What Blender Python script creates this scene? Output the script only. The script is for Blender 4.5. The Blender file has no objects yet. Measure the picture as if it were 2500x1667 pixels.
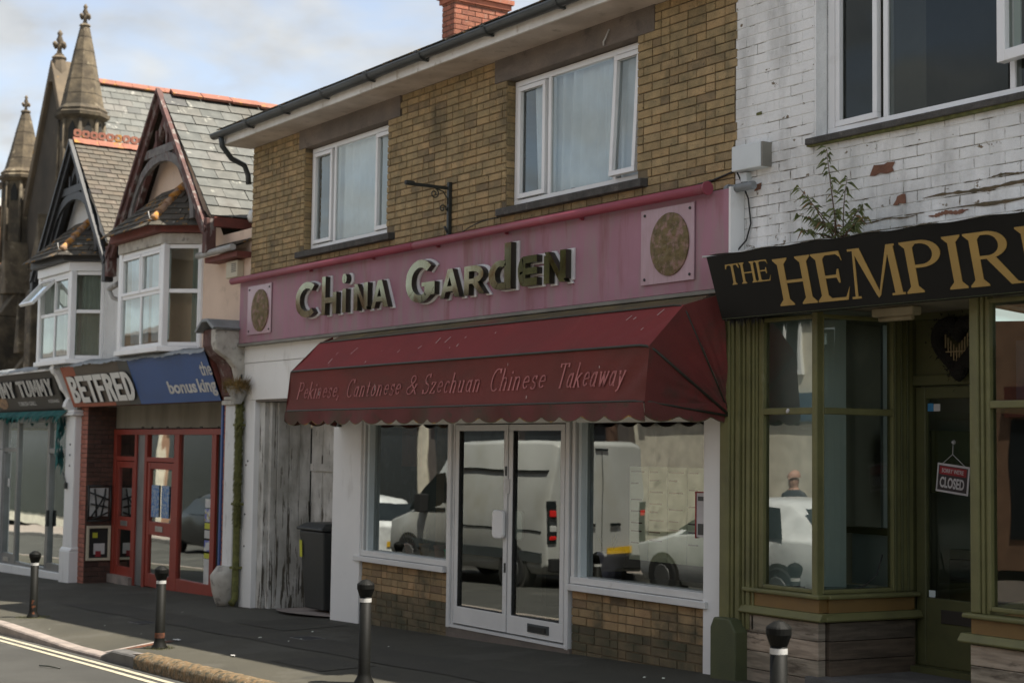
import bpy, bmesh, math, random
from mathutils import Vector, Matrix, Euler
random.seed(7)
S = bpy.context.scene
COL = S.collection
R = math.radians
# ---------------------------------------------------------------- camera
CAM = Vector((0.0, -8.4, 1.75))
YAW, PITCH, ROLL = -0.97708668, 0.06893371, 0.0138529
def cam_axes():
    F = Vector((math.sin(YAW)*math.cos(PITCH), math.cos(YAW)*math.cos(PITCH), math.sin(PITCH)))
    Rr = Vector((math.cos(YAW), -math.sin(YAW), 0)); U = Rr.cross(F)
    R2 = Rr*math.cos(ROLL)+U*math.sin(ROLL); U2 = U*math.cos(ROLL)-Rr*math.sin(ROLL)
    return R2, U2, F
_r, _u, _f = cam_axes()
cd = bpy.data.cameras.new('camera'); cam = bpy.data.objects.new('camera', cd); COL.objects.link(cam)
cd.lens = 55; cd.sensor_width = 36; cd.clip_end = 2000; cd.clip_start = 0.05
m = Matrix((( _r.x, _u.x, -_f.x, CAM.x), (_r.y, _u.y, -_f.y, CAM.y), (_r.z, _u.z, -_f.z, CAM.z), (0,0,0,1)))
cam.matrix_world = m
cd.dof.use_dof = True; cd.dof.focus_distance = 12.5; cd.dof.aperture_fstop = 2.6
S.camera = cam
# ---------------------------------------------------------------- sky, sun, exposure
SUN_EL, SUN_AZ = 62.0, 55.0          # azimuth from +Y towards +X
W = bpy.data.worlds.new('World'); S.world = W; W.use_nodes = True
nt = W.node_tree; nt.nodes.clear()
def N(t, tree=nt, **k):
    n = tree.nodes.new(t)
    for a, b in k.items(): setattr(n, a, b)
    return n
sky = N('ShaderNodeTexSky', sky_type='NISHITA', sun_disc=False, sun_elevation=R(SUN_EL), sun_rotation=R(SUN_AZ), air_density=1.0, dust_density=0.9, ozone_density=1.2)
tc = N('ShaderNodeTexCoord')
sep = N('ShaderNodeSeparateXYZ'); nt.links.new(tc.outputs['Generated'], sep.inputs[0])
zc = N('ShaderNodeMath', operation='ADD'); nt.links.new(sep.outputs[2], zc.inputs[0]); zc.inputs[1].default_value = 0.22
dx = N('ShaderNodeMath', operation='DIVIDE'); nt.links.new(sep.outputs[0], dx.inputs[0]); nt.links.new(zc.outputs[0], dx.inputs[1])
dy = N('ShaderNodeMath', operation='DIVIDE'); nt.links.new(sep.outputs[1], dy.inputs[0]); nt.links.new(zc.outputs[0], dy.inputs[1])
cmb = N('ShaderNodeCombineXYZ'); nt.links.new(dx.outputs[0], cmb.inputs[0]); nt.links.new(dy.outputs[0], cmb.inputs[1])
n1 = N('ShaderNodeTexNoise'); nt.links.new(cmb.outputs[0], n1.inputs['Vector']); n1.inputs['Scale'].default_value = 3.6; n1.inputs['Detail'].default_value = 7; n1.inputs['Roughness'].default_value = 0.5; n1.inputs['Distortion'].default_value = 0.35
cr = N('ShaderNodeValToRGB'); nt.links.new(n1.outputs['Fac'], cr.inputs[0])
cr.color_ramp.elements[0].position = 0.40; cr.color_ramp.elements[0].color = (0,0,0,1)
cr.color_ramp.elements[1].position = 0.57; cr.color_ramp.elements[1].color = (0.92,0.92,0.92,1)
n2 = N('ShaderNodeTexNoise'); nt.links.new(cmb.outputs[0], n2.inputs['Vector']); n2.inputs['Scale'].default_value = 6.0; n2.inputs['Detail'].default_value = 6
cr2 = N('ShaderNodeValToRGB'); nt.links.new(n2.outputs['Fac'], cr2.inputs[0])
cr2.color_ramp.elements[0].position = 0.3; cr2.color_ramp.elements[0].color = (2.7,2.82,2.95,1)
cr2.color_ramp.elements[1].position = 0.7; cr2.color_ramp.elements[1].color = (4.15,4.2,4.15,1)
hz = N('ShaderNodeHueSaturation'); nt.links.new(sky.outputs[0], hz.inputs['Color']); hz.inputs['Saturation'].default_value = 0.62; hz.inputs['Value'].default_value = 1.0
mx = N('ShaderNodeMix', data_type='RGBA'); nt.links.new(cr.outputs[0], mx.inputs[0]); nt.links.new(hz.outputs[0], mx.inputs[6]); nt.links.new(cr2.outputs[0], mx.inputs[7])
bg = N('ShaderNodeBackground'); nt.links.new(mx.outputs[2], bg.inputs[0]); bg.inputs[1].default_value = 0.076
wo = N('ShaderNodeOutputWorld'); nt.links.new(bg.outputs[0], wo.inputs[0])
sd = bpy.data.lights.new('sun', 'SUN'); sd.energy = 3.9; sd.angle = R(0.53); sd.color = (1.0, 0.93, 0.82)
so = bpy.data.objects.new('sun', sd); COL.objects.link(so)
sdir = Vector((math.sin(R(SUN_AZ))*math.cos(R(SUN_EL)), math.cos(R(SUN_AZ))*math.cos(R(SUN_EL)), math.sin(R(SUN_EL))))
so.rotation_euler = sdir.to_track_quat('Z', 'Y').to_euler(); so.location = (0, 0, 40)
S.view_settings.view_transform = 'Standard'; S.view_settings.look = 'None'; S.view_settings.gamma = 1.0
S.view_settings.use_curve_mapping = False; S.view_settings.exposure = 1.45
# ---------------------------------------------------------------- helpers
def G(x, y=0.0):                      # pavement level
    return 0.03*(max(-70, min(25, x))+9.4) + 0.025*max(-3.1, min(0, y))
MATS = {}
def lin(c): return tuple(list(c)+[1.0])[:4]
def mat(name, col, rough=0.7, col2=None, scale=4.0, amt=1.0, stretch=(1,1,1), lo=0.35, hi=0.65, bump=0.0, bscale=60.0, metal=0.0,
        island=0.0, dirt=None, spec=0.5, grain=0.0, dirt2=None, emit=None, alpha=None, sheen=0.0, transl=0.0, disp=None):
    M = bpy.data.materials.new(name); M.use_nodes = True; t = M.node_tree; nd = t.nodes; nd.clear()
    out = nd.new('ShaderNodeOutputMaterial'); p = nd.new('ShaderNodeBsdfPrincipled'); t.links.new(p.outputs[0], out.inputs[0])
    p.inputs['Roughness'].default_value = rough; p.inputs['Metallic'].default_value = metal
    p.inputs['Specular IOR Level'].default_value = spec
    geo = nd.new('ShaderNodeNewGeometry')
    def noise(sc, st=(1,1,1), det=4, off=0.0, rgh=.55):
        mp = nd.new('ShaderNodeMapping'); t.links.new(geo.outputs['Position'], mp.inputs[0]); mp.inputs['Scale'].default_value = st; mp.inputs['Location'].default_value = (off, off*1.7, off*.6)
        n = nd.new('ShaderNodeTexNoise'); t.links.new(mp.outputs[0], n.inputs['Vector']); n.inputs['Scale'].default_value = sc; n.inputs['Detail'].default_value = det; n.inputs['Roughness'].default_value = rgh
        return n.outputs['Fac']
    def mr(sock, a, b, c=0.0, d=1.0):
        r = nd.new('ShaderNodeMapRange'); t.links.new(sock, r.inputs[0]); r.inputs[1].default_value = a; r.inputs[2].default_value = b; r.inputs[3].default_value = c; r.inputs[4].default_value = d; return r.outputs[0]
    def mix(f, a, b, blend='MIX'):
        x = nd.new('ShaderNodeMix'); x.data_type = 'RGBA'; x.blend_type = blend
        if hasattr(f, 'links') or not isinstance(f, (int, float)): t.links.new(f, x.inputs[0])
        else: x.inputs[0].default_value = f
        for s_, v in ((6, a), (7, b)):
            if isinstance(v, tuple): x.inputs[s_].default_value = lin(v)
            else: t.links.new(v, x.inputs[s_])
        return x.outputs[2]
    c = None
    if col2 is None: col2 = tuple(v*0.75 for v in col)
    c = mix(mr(noise(scale, stretch, 5, 3.1), lo, hi, 0, amt), col, col2)
    if grain: c = mix(1.0, c, mix(mr(noise(180, (1,1,1), 2, 9), .3, .7), (1-grain,)*3, (1+grain,)*3), 'MULTIPLY')
    if island:
        oi = nd.new('ShaderNodeObjectInfo'); a = nd.new('ShaderNodeMath'); a.operation = 'ADD'
        t.links.new(oi.outputs['Random'], a.inputs[0]); t.links.new(geo.outputs['Random Per Island'], a.inputs[1])
        fr = nd.new('ShaderNodeMath'); fr.operation = 'FRACT'; t.links.new(a.outputs[0], fr.inputs[0])
        rp = nd.new('ShaderNodeValToRGB'); t.links.new(fr.outputs[0], rp.inputs[0]); e = rp.color_ramp.elements
        e[0].position = 0; e[0].color = (1-island*1.15, 1-island*1.2, 1-island*1.05, 1); e[1].position = 1; e[1].color = (1+island*.9, 1+island*.6, 1+island*.45, 1)
        for ps, cc in ((.12, (1-island*.5, 1-island*.45, 1-island*.55)), (.35, (1.0, 1.02, 1.0)), (.6, (1.06, 1.0, .92)), (.8, (1+island*.3, 1+island*.35, 1+island*.3))):
            q = e.new(ps); q.color = lin(cc)
        c = mix(1.0, c, rp.outputs[0], 'MULTIPLY')
    for k, dd in enumerate((dirt, dirt2)):
        if dd:
            nz = noise(dd.get('s', 3), dd.get('st', (1,1,1)), 6, 17.3+k*9, .62)
            if 'zg' in dd:      # more wear towards the ground
                sx_ = nd.new('ShaderNodeSeparateXYZ'); t.links.new(geo.outputs['Position'], sx_.inputs[0]); ad = nd.new('ShaderNodeMath'); ad.operation = 'ADD'
                t.links.new(nz, ad.inputs[0]); t.links.new(mr(sx_.outputs[2], dd['zg'][0], dd['zg'][1], dd['zg'][2], 0.0), ad.inputs[1]); nz = ad.outputs[0]
            c = mix(mr(nz, dd['lo'], dd['hi'], 0, dd.get('a', 1)), c, dd['c'])
    t.links.new(c, p.inputs['Base Color'])
    if bump:
        b = nd.new('ShaderNodeBump'); b.inputs['Strength'].default_value = bump; b.inputs['Distance'].default_value = 0.01
        t.links.new(noise(bscale, (1,1,1), 4, 1.0), b.inputs['Height']); t.links.new(b.outputs[0], p.inputs['Normal'])
    if emit: p.inputs['Emission Color'].default_value = lin(emit[0]); p.inputs['Emission Strength'].default_value = emit[1]
    if transl:
        tr = nd.new('ShaderNodeBsdfTranslucent'); t.links.new(c, tr.inputs[0]); ms = nd.new('ShaderNodeMixShader'); ms.inputs[0].default_value = transl
        t.links.new(p.outputs[0], ms.inputs[1]); t.links.new(tr.outputs[0], ms.inputs[2]); t.links.new(ms.outputs[0], out.inputs[0])
    if alpha is not None:
        tp = nd.new('ShaderNodeBsdfTransparent'); ms = nd.new('ShaderNodeMixShader'); ms.inputs[0].default_value = alpha
        t.links.new(tp.outputs[0], ms.inputs[1]); t.links.new(p.outputs[0], ms.inputs[2]); t.links.new(ms.outputs[0], out.inputs[0])
    MATS[name] = M; return M
def glassmat(name, tint=(.8,.86,.84), refl=1.0, ior=1.55, wav=0.02):
    M = bpy.data.materials.new(name); M.use_nodes = True; t = M.node_tree; nd = t.nodes; nd.clear()
    out = nd.new('ShaderNodeOutputMaterial'); tp = nd.new('ShaderNodeBsdfTransparent'); tp.inputs[0].default_value = lin(tint)
    gl = nd.new('ShaderNodeBsdfGlossy'); gl.inputs['Roughness'].default_value = 0.0; gl.inputs[0].default_value = (.95,1,.97,1)
    geo = nd.new('ShaderNodeNewGeometry'); n = nd.new('ShaderNodeTexNoise'); t.links.new(geo.outputs['Position'], n.inputs['Vector']); n.inputs['Scale'].default_value = 1.3; n.inputs['Detail'].default_value = 1
    b = nd.new('ShaderNodeBump'); b.inputs['Strength'].default_value = wav; b.inputs['Distance'].default_value = .1; t.links.new(n.outputs[0], b.inputs['Height']); t.links.new(b.outputs[0], gl.inputs['Normal'])
    fr = nd.new('ShaderNodeFresnel'); fr.inputs[0].default_value = ior
    mu = nd.new('ShaderNodeMath'); mu.operation = 'MULTIPLY'; mu.use_clamp = True; mu.inputs[1].default_value = refl; t.links.new(fr.outputs[0], mu.inputs[0])
    ms = nd.new('ShaderNodeMixShader'); t.links.new(mu.outputs[0], ms.inputs[0]); t.links.new(tp.outputs[0], ms.inputs[1]); t.links.new(gl.outputs[0], ms.inputs[2]); t.links.new(ms.outputs[0], out.inputs[0])
    MATS[name] = M; return M
class MB:
    def __init__(s, T=None): s.v = []; s.f = []; s.m = []; s.T = T or Matrix.Identity(4); s.cur = 0; s.sm = []
    def vt(s, p):
        s.v.append(tuple(s.T @ Vector(p))); return len(s.v)-1
    def face(s, ids, smooth=False): s.f.append(tuple(ids)); s.m.append(s.cur); s.sm.append(smooth)
    def poly(s, pts, smooth=False): s.face([s.vt(p) for p in pts], smooth)
    def box(s, x0, x1, y0, y1, z0, z1):
        i = [s.vt(p) for p in ((x0,y0,z0),(x1,y0,z0),(x1,y1,z0),(x0,y1,z0),(x0,y0,z1),(x1,y0,z1),(x1,y1,z1),(x0,y1,z1))]
        for q in ((0,3,2,1),(4,5,6,7),(0,1,5,4),(1,2,6,5),(2,3,7,6),(3,0,4,7)): s.face([i[k] for k in q])
        return s
    def prism(s, pts, a, b, axis='y', front=None):
        """pts 2-D outline (u, z) counter-clockwise; extruded from a to b along axis"""
        def P(p, d): return (p[0], d, p[1]) if axis == 'y' else ((d, p[0], p[1]) if axis == 'x' else (p[0], p[1], d))
        n = len(pts); A = [s.vt(P(p, a)) for p in pts]; B = [s.vt(P(p, b)) for p in pts]
        c = s.cur
        if front is not None: s.cur = front
        s.face(A); s.cur = c; s.face(B[::-1])
        for k in range(n): s.face((A[k], B[k], B[(k+1)%n], A[(k+1)%n]))
        return s
    def tube(s, pts, r, n=8, closed=False, caps=True):
        pts = [Vector(p) for p in pts]; rings = []
        rr = r if isinstance(r, (list, tuple)) else [r]*len(pts)
        up = None
        for i, p in enumerate(pts):
            if closed: d = (pts[(i+1)%len(pts)]-pts[i-1])
            else: d = pts[min(i+1, len(pts)-1)]-pts[max(i-1, 0)]
            d.normalize()
            if up is None:
                up = Vector((0,0,1)) if abs(d.z) < .9 else Vector((1,0,0))
            a = d.cross(up); a.normalize(); b = a.cross(d); b.normalize(); up = b
            rings.append([s.vt(p+(a*math.cos(2*math.pi*k/n)+b*math.sin(2*math.pi*k/n))*rr[i]) for k in range(n)])
        m_ = len(rings) if closed else len(rings)-1
        for i in range(m_):
            A, B = rings[i], rings[(i+1)%len(rings)]
            for k in range(n): s.face((A[k], A[(k+1)%n], B[(k+1)%n], B[k]), True)
        if caps and not closed: s.face(rings[0][::-1]); s.face(rings[-1])
        return s
    def lathe(s, prof, cx=0, cy=0, n=16, smooth=True, a0=0.0, caps=True):
        rings = []
        for r, z in prof: rings.append([s.vt((cx+r*math.cos(a0+2*math.pi*k/n), cy+r*math.sin(a0+2*math.pi*k/n), z)) for k in range(n)])
        for i in range(len(rings)-1):
            A, B = rings[i], rings[i+1]
            for k in range(n): s.face((A[k], A[(k+1)%n], B[(k+1)%n], B[k]), smooth)
        if caps: s.face(rings[0][::-1]); s.face(rings[-1])
        return s
    def grid(s, fn, nu, nv, smooth=True):
        ids = [[s.vt(fn(i/nu, j/nv)) for j in range(nv+1)] for i in range(nu+1)]
        for i in range(nu):
            for j in range(nv): s.face((ids[i][j], ids[i+1][j], ids[i+1][j+1], ids[i][j+1]), smooth)
        return s
    def mesh(s, name, mats):
        me = bpy.data.meshes.new(name); me.from_pydata(s.v, [], s.f)
        if not isinstance(mats, (list, tuple)): mats = [mats]
        for x in mats: me.materials.append(MATS[x] if isinstance(x, str) else x)
        me.polygons.foreach_set('material_index', s.m); me.polygons.foreach_set('use_smooth', s.sm)
        me.update(); return me
    def build(s, name, mats, parent=None, bevel=0.0, local=False, sub=0, solid=0.0):
        o = bpy.data.objects.new(name, s.mesh(name, mats)); link(o, parent, local)
        if solid: md = o.modifiers.new('solid', 'SOLIDIFY'); md.thickness = solid; md.offset = 0
        if bevel: md = o.modifiers.new('bevel', 'BEVEL'); md.width = bevel; md.segments = 2; md.limit_method = 'ANGLE'; md.angle_limit = R(40)
        if sub: md = o.modifiers.new('sub', 'SUBSURF'); md.levels = sub; md.render_levels = sub
        return o
def wmat(p):
    M = Matrix.Identity(4)
    while p is not None:
        M = p.matrix_parent_inverse.copy() @ p.matrix_basis.copy() @ M if p.parent else p.matrix_basis.copy() @ M
        p = p.parent
    return M
def link(o, parent=None, local=False):
    COL.objects.link(o)
    if parent is not None:
        o.parent = parent
        if not local: o.matrix_parent_inverse = wmat(parent).inverted()
    return o
def tag(o, label=None, cat=None, group=None, kind=None):
    if label: o['label'] = label
    if cat: o['category'] = cat
    if group: o['group'] = group
    if kind: o['kind'] = kind
    return o
def thing(name, loc, label, cat, group=None, rz=0.0):
    o = bpy.data.objects.new(name, None); o.empty_display_size = 0.2; COL.objects.link(o)
    o.location = loc; o.rotation_euler = (0, 0, rz); return tag(o, label, cat, group)
def clone(root, loc, label=None, rz=None, group=None):
    r = root.copy(); COL.objects.link(r); r.location = loc
    if rz is not None: r.rotation_euler = (0, 0, rz)
    if label: r['label'] = label
    if group: r['group'] = group
    for ch in list(root.children):
        c = ch.copy(); COL.objects.link(c); c.parent = r
        for g in list(ch.children):
            d = g.copy(); COL.objects.link(d); d.parent = c
    return r
def TR(o, ux, uy=None, uz=(0,0,1)):
    """frame: local x = ux, local z = uz, local y = uz x ux"""
    X = Vector(ux).normalized(); Z = Vector(uz).normalized(); Y = Z.cross(X).normalized(); Z = X.cross(Y).normalized()
    return Matrix(((X.x, Y.x, Z.x, o[0]), (X.y, Y.y, Z.y, o[1]), (X.z, Y.z, Z.z, o[2]), (0,0,0,1)))
# brick and slate meshes shared between alike pieces
def brick_mesh(name, L, H, D, mt, ch=0.004):
    b = MB(); x0, x1, z0, z1 = 0, L, 0, H
    A = [b.vt(p) for p in ((x0,0,z0),(x1,0,z0),(x1,0,z1),(x0,0,z1))]
    B = [b.vt(p) for p in ((x0,-D+ch,z0),(x1,-D+ch,z0),(x1,-D+ch,z1),(x0,-D+ch,z1))]
    C = [b.vt(p) for p in ((x0+ch,-D,z0+ch),(x1-ch,-D,z0+ch),(x1-ch,-D,z1-ch),(x0+ch,-D,z1-ch))]
    for k in range(4):
        j = (k+1) % 4; b.face((A[k], A[j], B[j], B[k])); b.face((B[k], B[j], C[j], C[k]))
    b.face(C); return b.mesh(name, mt)
def sub_iv(iv, cuts):
    out = [iv]
    for a, c in cuts:
        nw = []
        for p, q in out:
            if c <= p or a >= q: nw.append((p, q)); continue
            if a > p: nw.append((p, a))
            if c < q: nw.append((c, q))
        out = nw
    return out
def lay_bricks(parent, O, ux, W_, Z0, Z1, holes, mt, course=0.075, L=0.225, D=0.012, joint=0.009, jit=0.002, maxn=300, bond='stretcher', seed=1, used=None, wonk=0.3):
    """bricks on the vertical plane through O (3-D, at u=0), u axis ux; -y local points out"""
    rnd = random.Random(seed); T = TR(O, ux)
    H = course-joint; rows = int(round((Z1-Z0)/course)); items = []
    for r in range(rows):
        z = Z0+r*course; off = (r % 2)*L/2
        cuts = [(h[0], h[1]) for h in holes if h[2] < z+H*0.6 and h[3] > z+H*0.4]
        u = -off
        k = 0
        while u < W_:
            w = L
            if bond == 'flemish' and (k+r) % 2: w = L/2+0.0
            if bond == 'english' and r % 2: w = L/2
            if bond == 'mixed' and rnd.random() < .30: w = L/2
            for a, c in sub_iv((max(0, u+joint/2), min(W_, u+w-joint/2)), cuts):
                if c-a > 0.035: items.append((a, z+joint/2, c-a))
            u += w; k += 1
    me = brick_mesh('brick', L-joint, H, D, mt); L0 = L-joint
    def key(it): return ((T @ Vector((it[0], 0, it[1])))-CAM).length
    items.sort(key=key)
    n = maxn if used is None else max(0, min(maxn, 300-used[0]))
    if used is not None: used[0] += min(n, len(items))
    PI_ = wmat(parent).inverted()
    for a, z, w in items[:n]:
        o = bpy.data.objects.new('brick', me); COL.objects.link(o); o.parent = parent; o.matrix_parent_inverse = PI_
        o.matrix_basis = T @ Matrix.Translation((a+rnd.uniform(-1,1)*.001, -rnd.uniform(0,1)*jit, z+rnd.uniform(-1,1)*.001*wonk*3)) @ Matrix.Rotation(R(rnd.uniform(-1,1)*wonk), 4, 'Y') @ Matrix.Diagonal((w/L0, 1, 1, 1))
    rest = items[n:]
    if rest:
        b = MB()
        for a, z, w in rest:
            ch = .004; d = D+rnd.uniform(0,1)*jit
            b.T = T @ Matrix.Translation((a, 0, z))
            A = [b.vt(p) for p in ((0,0,0),(w,0,0),(w,0,H),(0,0,H))]
            C = [b.vt(p) for p in ((ch,-d,ch),(w-ch,-d,ch),(w-ch,-d,H-ch),(ch,-d,H-ch))]
            for k in range(4): b.face((A[k], A[(k+1)%4], C[(k+1)%4], C[k]))
            b.face(C)
        o = b.build('brickwork', mt, parent); tag(o, kind='stuff')
def wall_sheet(b, x0, x1, z0, z1, y, holes, depth=0.0, ax='x'):
    """wall slab with rectangular openings; front at y, thickness depth going +y, with reveals"""
    xs = sorted({x0, x1} | {h[0] for h in holes} | {h[1] for h in holes}); zs = sorted({z0, z1} | {h[2] for h in holes} | {h[3] for h in holes})
    xs = [x for x in xs if x0 <= x <= x1]; zs = [z for z in zs if z0 <= z <= z1]
    for i in range(len(xs)-1):
        for j in range(len(zs)-1):
            cx, cz = (xs[i]+xs[i+1])/2, (zs[j]+zs[j+1])/2
            if any(h[0] < cx < h[1] and h[2] < cz < h[3] for h in holes): continue
            b.poly(((xs[i],y,zs[j]),(xs[i+1],y,zs[j]),(xs[i+1],y,zs[j+1]),(xs[i],y,zs[j+1])))
    for h in holes:
        a0, a1, c0, c1 = h; d = depth
        b.poly(((a0,y,c0),(a0,y,c1),(a0,y+d,c1),(a0,y+d,c0))); b.poly(((a1,y,c0),(a1,y+d,c0),(a1,y+d,c1),(a1,y,c1)))
        b.poly(((a0,y,c1),(a1,y,c1),(a1,y+d,c1),(a0,y+d,c1))); b.poly(((a0,y,c0),(a0,y+d,c0),(a1,y+d,c0),(a1,y,c0)))
def lay_slates(parent, P0, along, down, nA, nD, w, e, name, mt, maxn=300, seed=3, thick=0.008, lift=0.02, clip=None, jit=1.0, stagger=True):
    """slates/tiles over a slope; P0 = top corner, along = unit along ridge, down = unit down slope"""
    rnd = random.Random(seed); A = Vector(along).normalized(); Dn = Vector(down).normalized(); Nn = A.cross(Dn)
    if Nn.z < 0: Nn = -Nn
    items = []
    for j in range(nD):
        for i in range(-1, nA+1):
            a = (i+(0.5 if (j % 2 and stagger) else 0))*w; a1 = min(nA*w, a+w); a = max(0.0, a)
            if a1-a < w*.2: continue
            c = Vector(P0)+A*a+Dn*(j*e)
            if clip and not clip(c+A*w/2+Dn*e/2): continue
            items.append((c, (a1-a)/w))
    items.sort(key=lambda q: (q[0]-CAM).length)
    L = e*1.35
    def add(b, T):
        g = 0.004; b.T = T
        i = [b.vt(p) for p in ((g,0,0.0),(w-g,0,0.0),(w-g,L,0.0),(g,L,0.0),(g,0,thick),(w-g,0,thick),(w-g,L,thick),(g,L,thick))]
        for q in ((4,5,6,7),(0,1,5,4),(1,2,6,5),(2,3,7,6),(3,0,4,7)): b.face([i[k] for k in q])
    def TT(c, k):
        dn = (Dn - Nn*(-lift/e)*0 ).normalized()
        M_ = Matrix(((A.x, Dn.x, Nn.x, c.x), (A.y, Dn.y, Nn.y, c.y), (A.z, Dn.z, Nn.z, c.z), (0,0,0,1)))
        if M_.to_3x3().determinant() < 0:
            pass
        return M_ @ Matrix.Rotation(math.atan2(lift, L), 4, 'X') @ Matrix.Translation((rnd.uniform(-1,1)*.003*jit, rnd.uniform(-1,1)*.006*jit, rnd.uniform(0,1)*.004*jit)) @ Matrix.Rotation(R(rnd.uniform(-1,1)*.7*jit), 4, 'Z') @ Matrix.Diagonal((k, 1, 1, 1))
    b0 = MB(); add(b0, Matrix.Identity(4)); me = b0.mesh(name, mt); PI_ = wmat(parent).inverted()
    for c, k in items[:maxn]:
        o = bpy.data.objects.new(name, me); COL.objects.link(o); o.parent = parent; o.matrix_parent_inverse = PI_; o.matrix_basis = TT(c, k)
    if items[maxn:]:
        b = MB()
        for c, k in items[maxn:]: add(b, TT(c, k))
        tag(b.build(name+'_field', mt, parent), kind='stuff')
def text_obj(name, s, T, width=None, height=None, parent=None, mt='white_paint', depth=0.004, shear=0.0, off=0.0, space=1.0, res=3):
    cu = bpy.data.curves.new(name, 'FONT'); cu.body = s; cu.size = 1.0; cu.extrude = 0.5; cu.shear = shear; cu.offset = off; cu.space_character = space; cu.resolution_u = res
    o = bpy.data.objects.new(name, cu); COL.objects.link(o)
    dg = bpy.context.evaluated_depsgraph_get(); me = bpy.data.meshes.new_from_object(o.evaluated_get(dg)); bpy.data.objects.remove(o)
    xs = [v.co.x for v in me.vertices]; ys = [v.co.y for v in me.vertices]
    x0, x1, y0, y1 = min(xs), max(xs), min(ys), max(ys)
    sx = width/(x1-x0) if width else None; sy = height/(y1-y0) if height else None
    sx = sx or sy; sy = sy or sx
    for v in me.vertices:
        v.co = T @ Vector(((v.co.x-x0)*sx, -(v.co.z+0.5)*depth, (v.co.y-y0)*sy))
    me.materials.clear(); me.materials.append(MATS[mt]); me.name = name
    ob = bpy.data.objects.new(name, me); link(ob, parent); return ob
def letter_polys(ch, th=0.17, tv=0.12):
    """simple built letters, unit height; returns (polys, width); thickness th horizontally, tv vertically"""
    P = []
    def rect(x0, x1, y0, y1): P.append([(x0,y0),(x1,y0),(x1,y1),(x0,y1)])
    def band(cx, cy, rx, ry, a0, a1, n=18, tx=th, ty=tv):
        for k in range(n):
            a, b = R(a0+(a1-a0)*k/n), R(a0+(a1-a0)*(k+1)/n)
            P.append([(cx+rx*math.cos(a), cy+ry*math.sin(a)), (cx+rx*math.cos(b), cy+ry*math.sin(b)), (cx+(rx-tx)*math.cos(b), cy+(ry-ty)*math.sin(b)), (cx+(rx-tx)*math.cos(a), cy+(ry-ty)*math.sin(a))])
    return P, rect, band
# ---------------------------------------------------------------- materials
mat('asphalt_road', (0.047, 0.046, 0.04), .9, (0.036, 0.035, 0.03), 1.3, bump=.5, bscale=140, grain=.35, dirt=dict(c=(.12,.115,.10), lo=.56, hi=.75, s=.7, a=.6))
mat('asphalt_path', (.058,.053,.037), .9, (.044,.041,.029), .9, bump=.7, bscale=170, grain=.35, dirt=dict(c=(.072,.067,.052), lo=.52, hi=.56, s=.55, a=.7), dirt2=dict(c=(.026,.025,.02), lo=.60, hi=.68, s=2.1, a=.7))
mat('asphalt_patch', (.046,.042,.030), .9, (.037,.034,.025), 2.5, bump=.8, bscale=150, grain=.4)
mat('kerb_pale', (.30,.25,.215), .85, (.2,.17,.15), 5, bump=.6, bscale=70, grain=.25)
mat('kerb_grey', (.13,.125,.115), .85, (.085,.08,.075), 5, bump=.6, bscale=70, grain=.3)
mat('kerb_moss', (.19,.115,.05), .95, (.10,.075,.038), 18, bump=1.0, bscale=80, grain=.45, dirt=dict(c=(.24,.2,.14), lo=.55, hi=.63, s=38), dirt2=dict(c=(.04,.04,.025), lo=.5, hi=.62, s=16, a=.9))
mat('road_paint', (.40,.365,.27), .75, (.28,.25,.18), 14, lo=.45, hi=.7, dirt=dict(c=(.16,.15,.13), lo=.6, hi=.7, s=30, a=.8))
mat('ground_mat', (.08,.08,.06), .95, (.05,.06,.035), .2)
mat('mortar_brown', (.19,.145,.085), .95, (.12,.095,.058), 7, bump=.5)
mat('brick_ochre', (.375,.272,.14), .92, (.26,.198,.105), 9, bump=.9, bscale=80, island=.27, grain=.25, dirt=dict(c=(.075,.068,.042), lo=.54, hi=.72, s=1.9, st=(1.4,1,.6), a=.8), dirt2=dict(c=(.05,.045,.03), lo=.62, hi=.67, s=30, a=.75))
mat('brick_panel', (0.36, 0.25, 0.13), .92, (0.28, 0.19, 0.1), 9, bump=.7, bscale=90, island=.32, grain=.2, dirt=dict(c=(.07,.068,.042), lo=.5, hi=.66, s=2.0, a=.85))
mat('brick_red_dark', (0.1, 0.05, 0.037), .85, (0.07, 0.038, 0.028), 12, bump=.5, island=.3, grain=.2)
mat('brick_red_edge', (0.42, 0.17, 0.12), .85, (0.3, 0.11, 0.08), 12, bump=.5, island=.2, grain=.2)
mat('brick_chimney', (.33,.125,.075), .9, (.24,.085,.055), 8, bump=.6, island=.3, grain=.2, dirt=dict(c=(.34,.23,.17), lo=.6, hi=.7, s=10, a=.6))
mat('mortar_dark', (.07,.055,.045), .95, (.045,.038,.03), 10)
mat('mortar_grey', (.22,.18,.15), .95, (.16,.13,.1), 10)
mat('white_brick', (.80,.80,.78), .8, (.70,.705,.69), 1.4, bump=1.0, bscale=22, grain=.09, dirt=dict(c=(.16,.12,.07), lo=.675, hi=.69, s=7.5, st=(1,1,1.6), zg=(3.2,4.2,.035)), dirt2=dict(c=(.33,.33,.31), lo=.47, hi=.72, s=1.5, st=(2.2,1,.7), a=.75, zg=(3.2,4.4,.06)))
mat('white_mortar', (0.76, 0.76, 0.74), .8, (0.68, 0.68, 0.66), 3.0, bump=.6, bscale=40, dirt=dict(c=(.10,.085,.055), lo=.545, hi=.60, s=3.4, st=(1,1,1.8)))
mat('white_cracked', (.70,.70,.67), .85, (.58,.58,.54), 3.0, bump=.9, bscale=30, dirt=dict(c=(.10,.085,.05), lo=.52, hi=.57, s=3.2, st=(1,1,1.8)))
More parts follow.
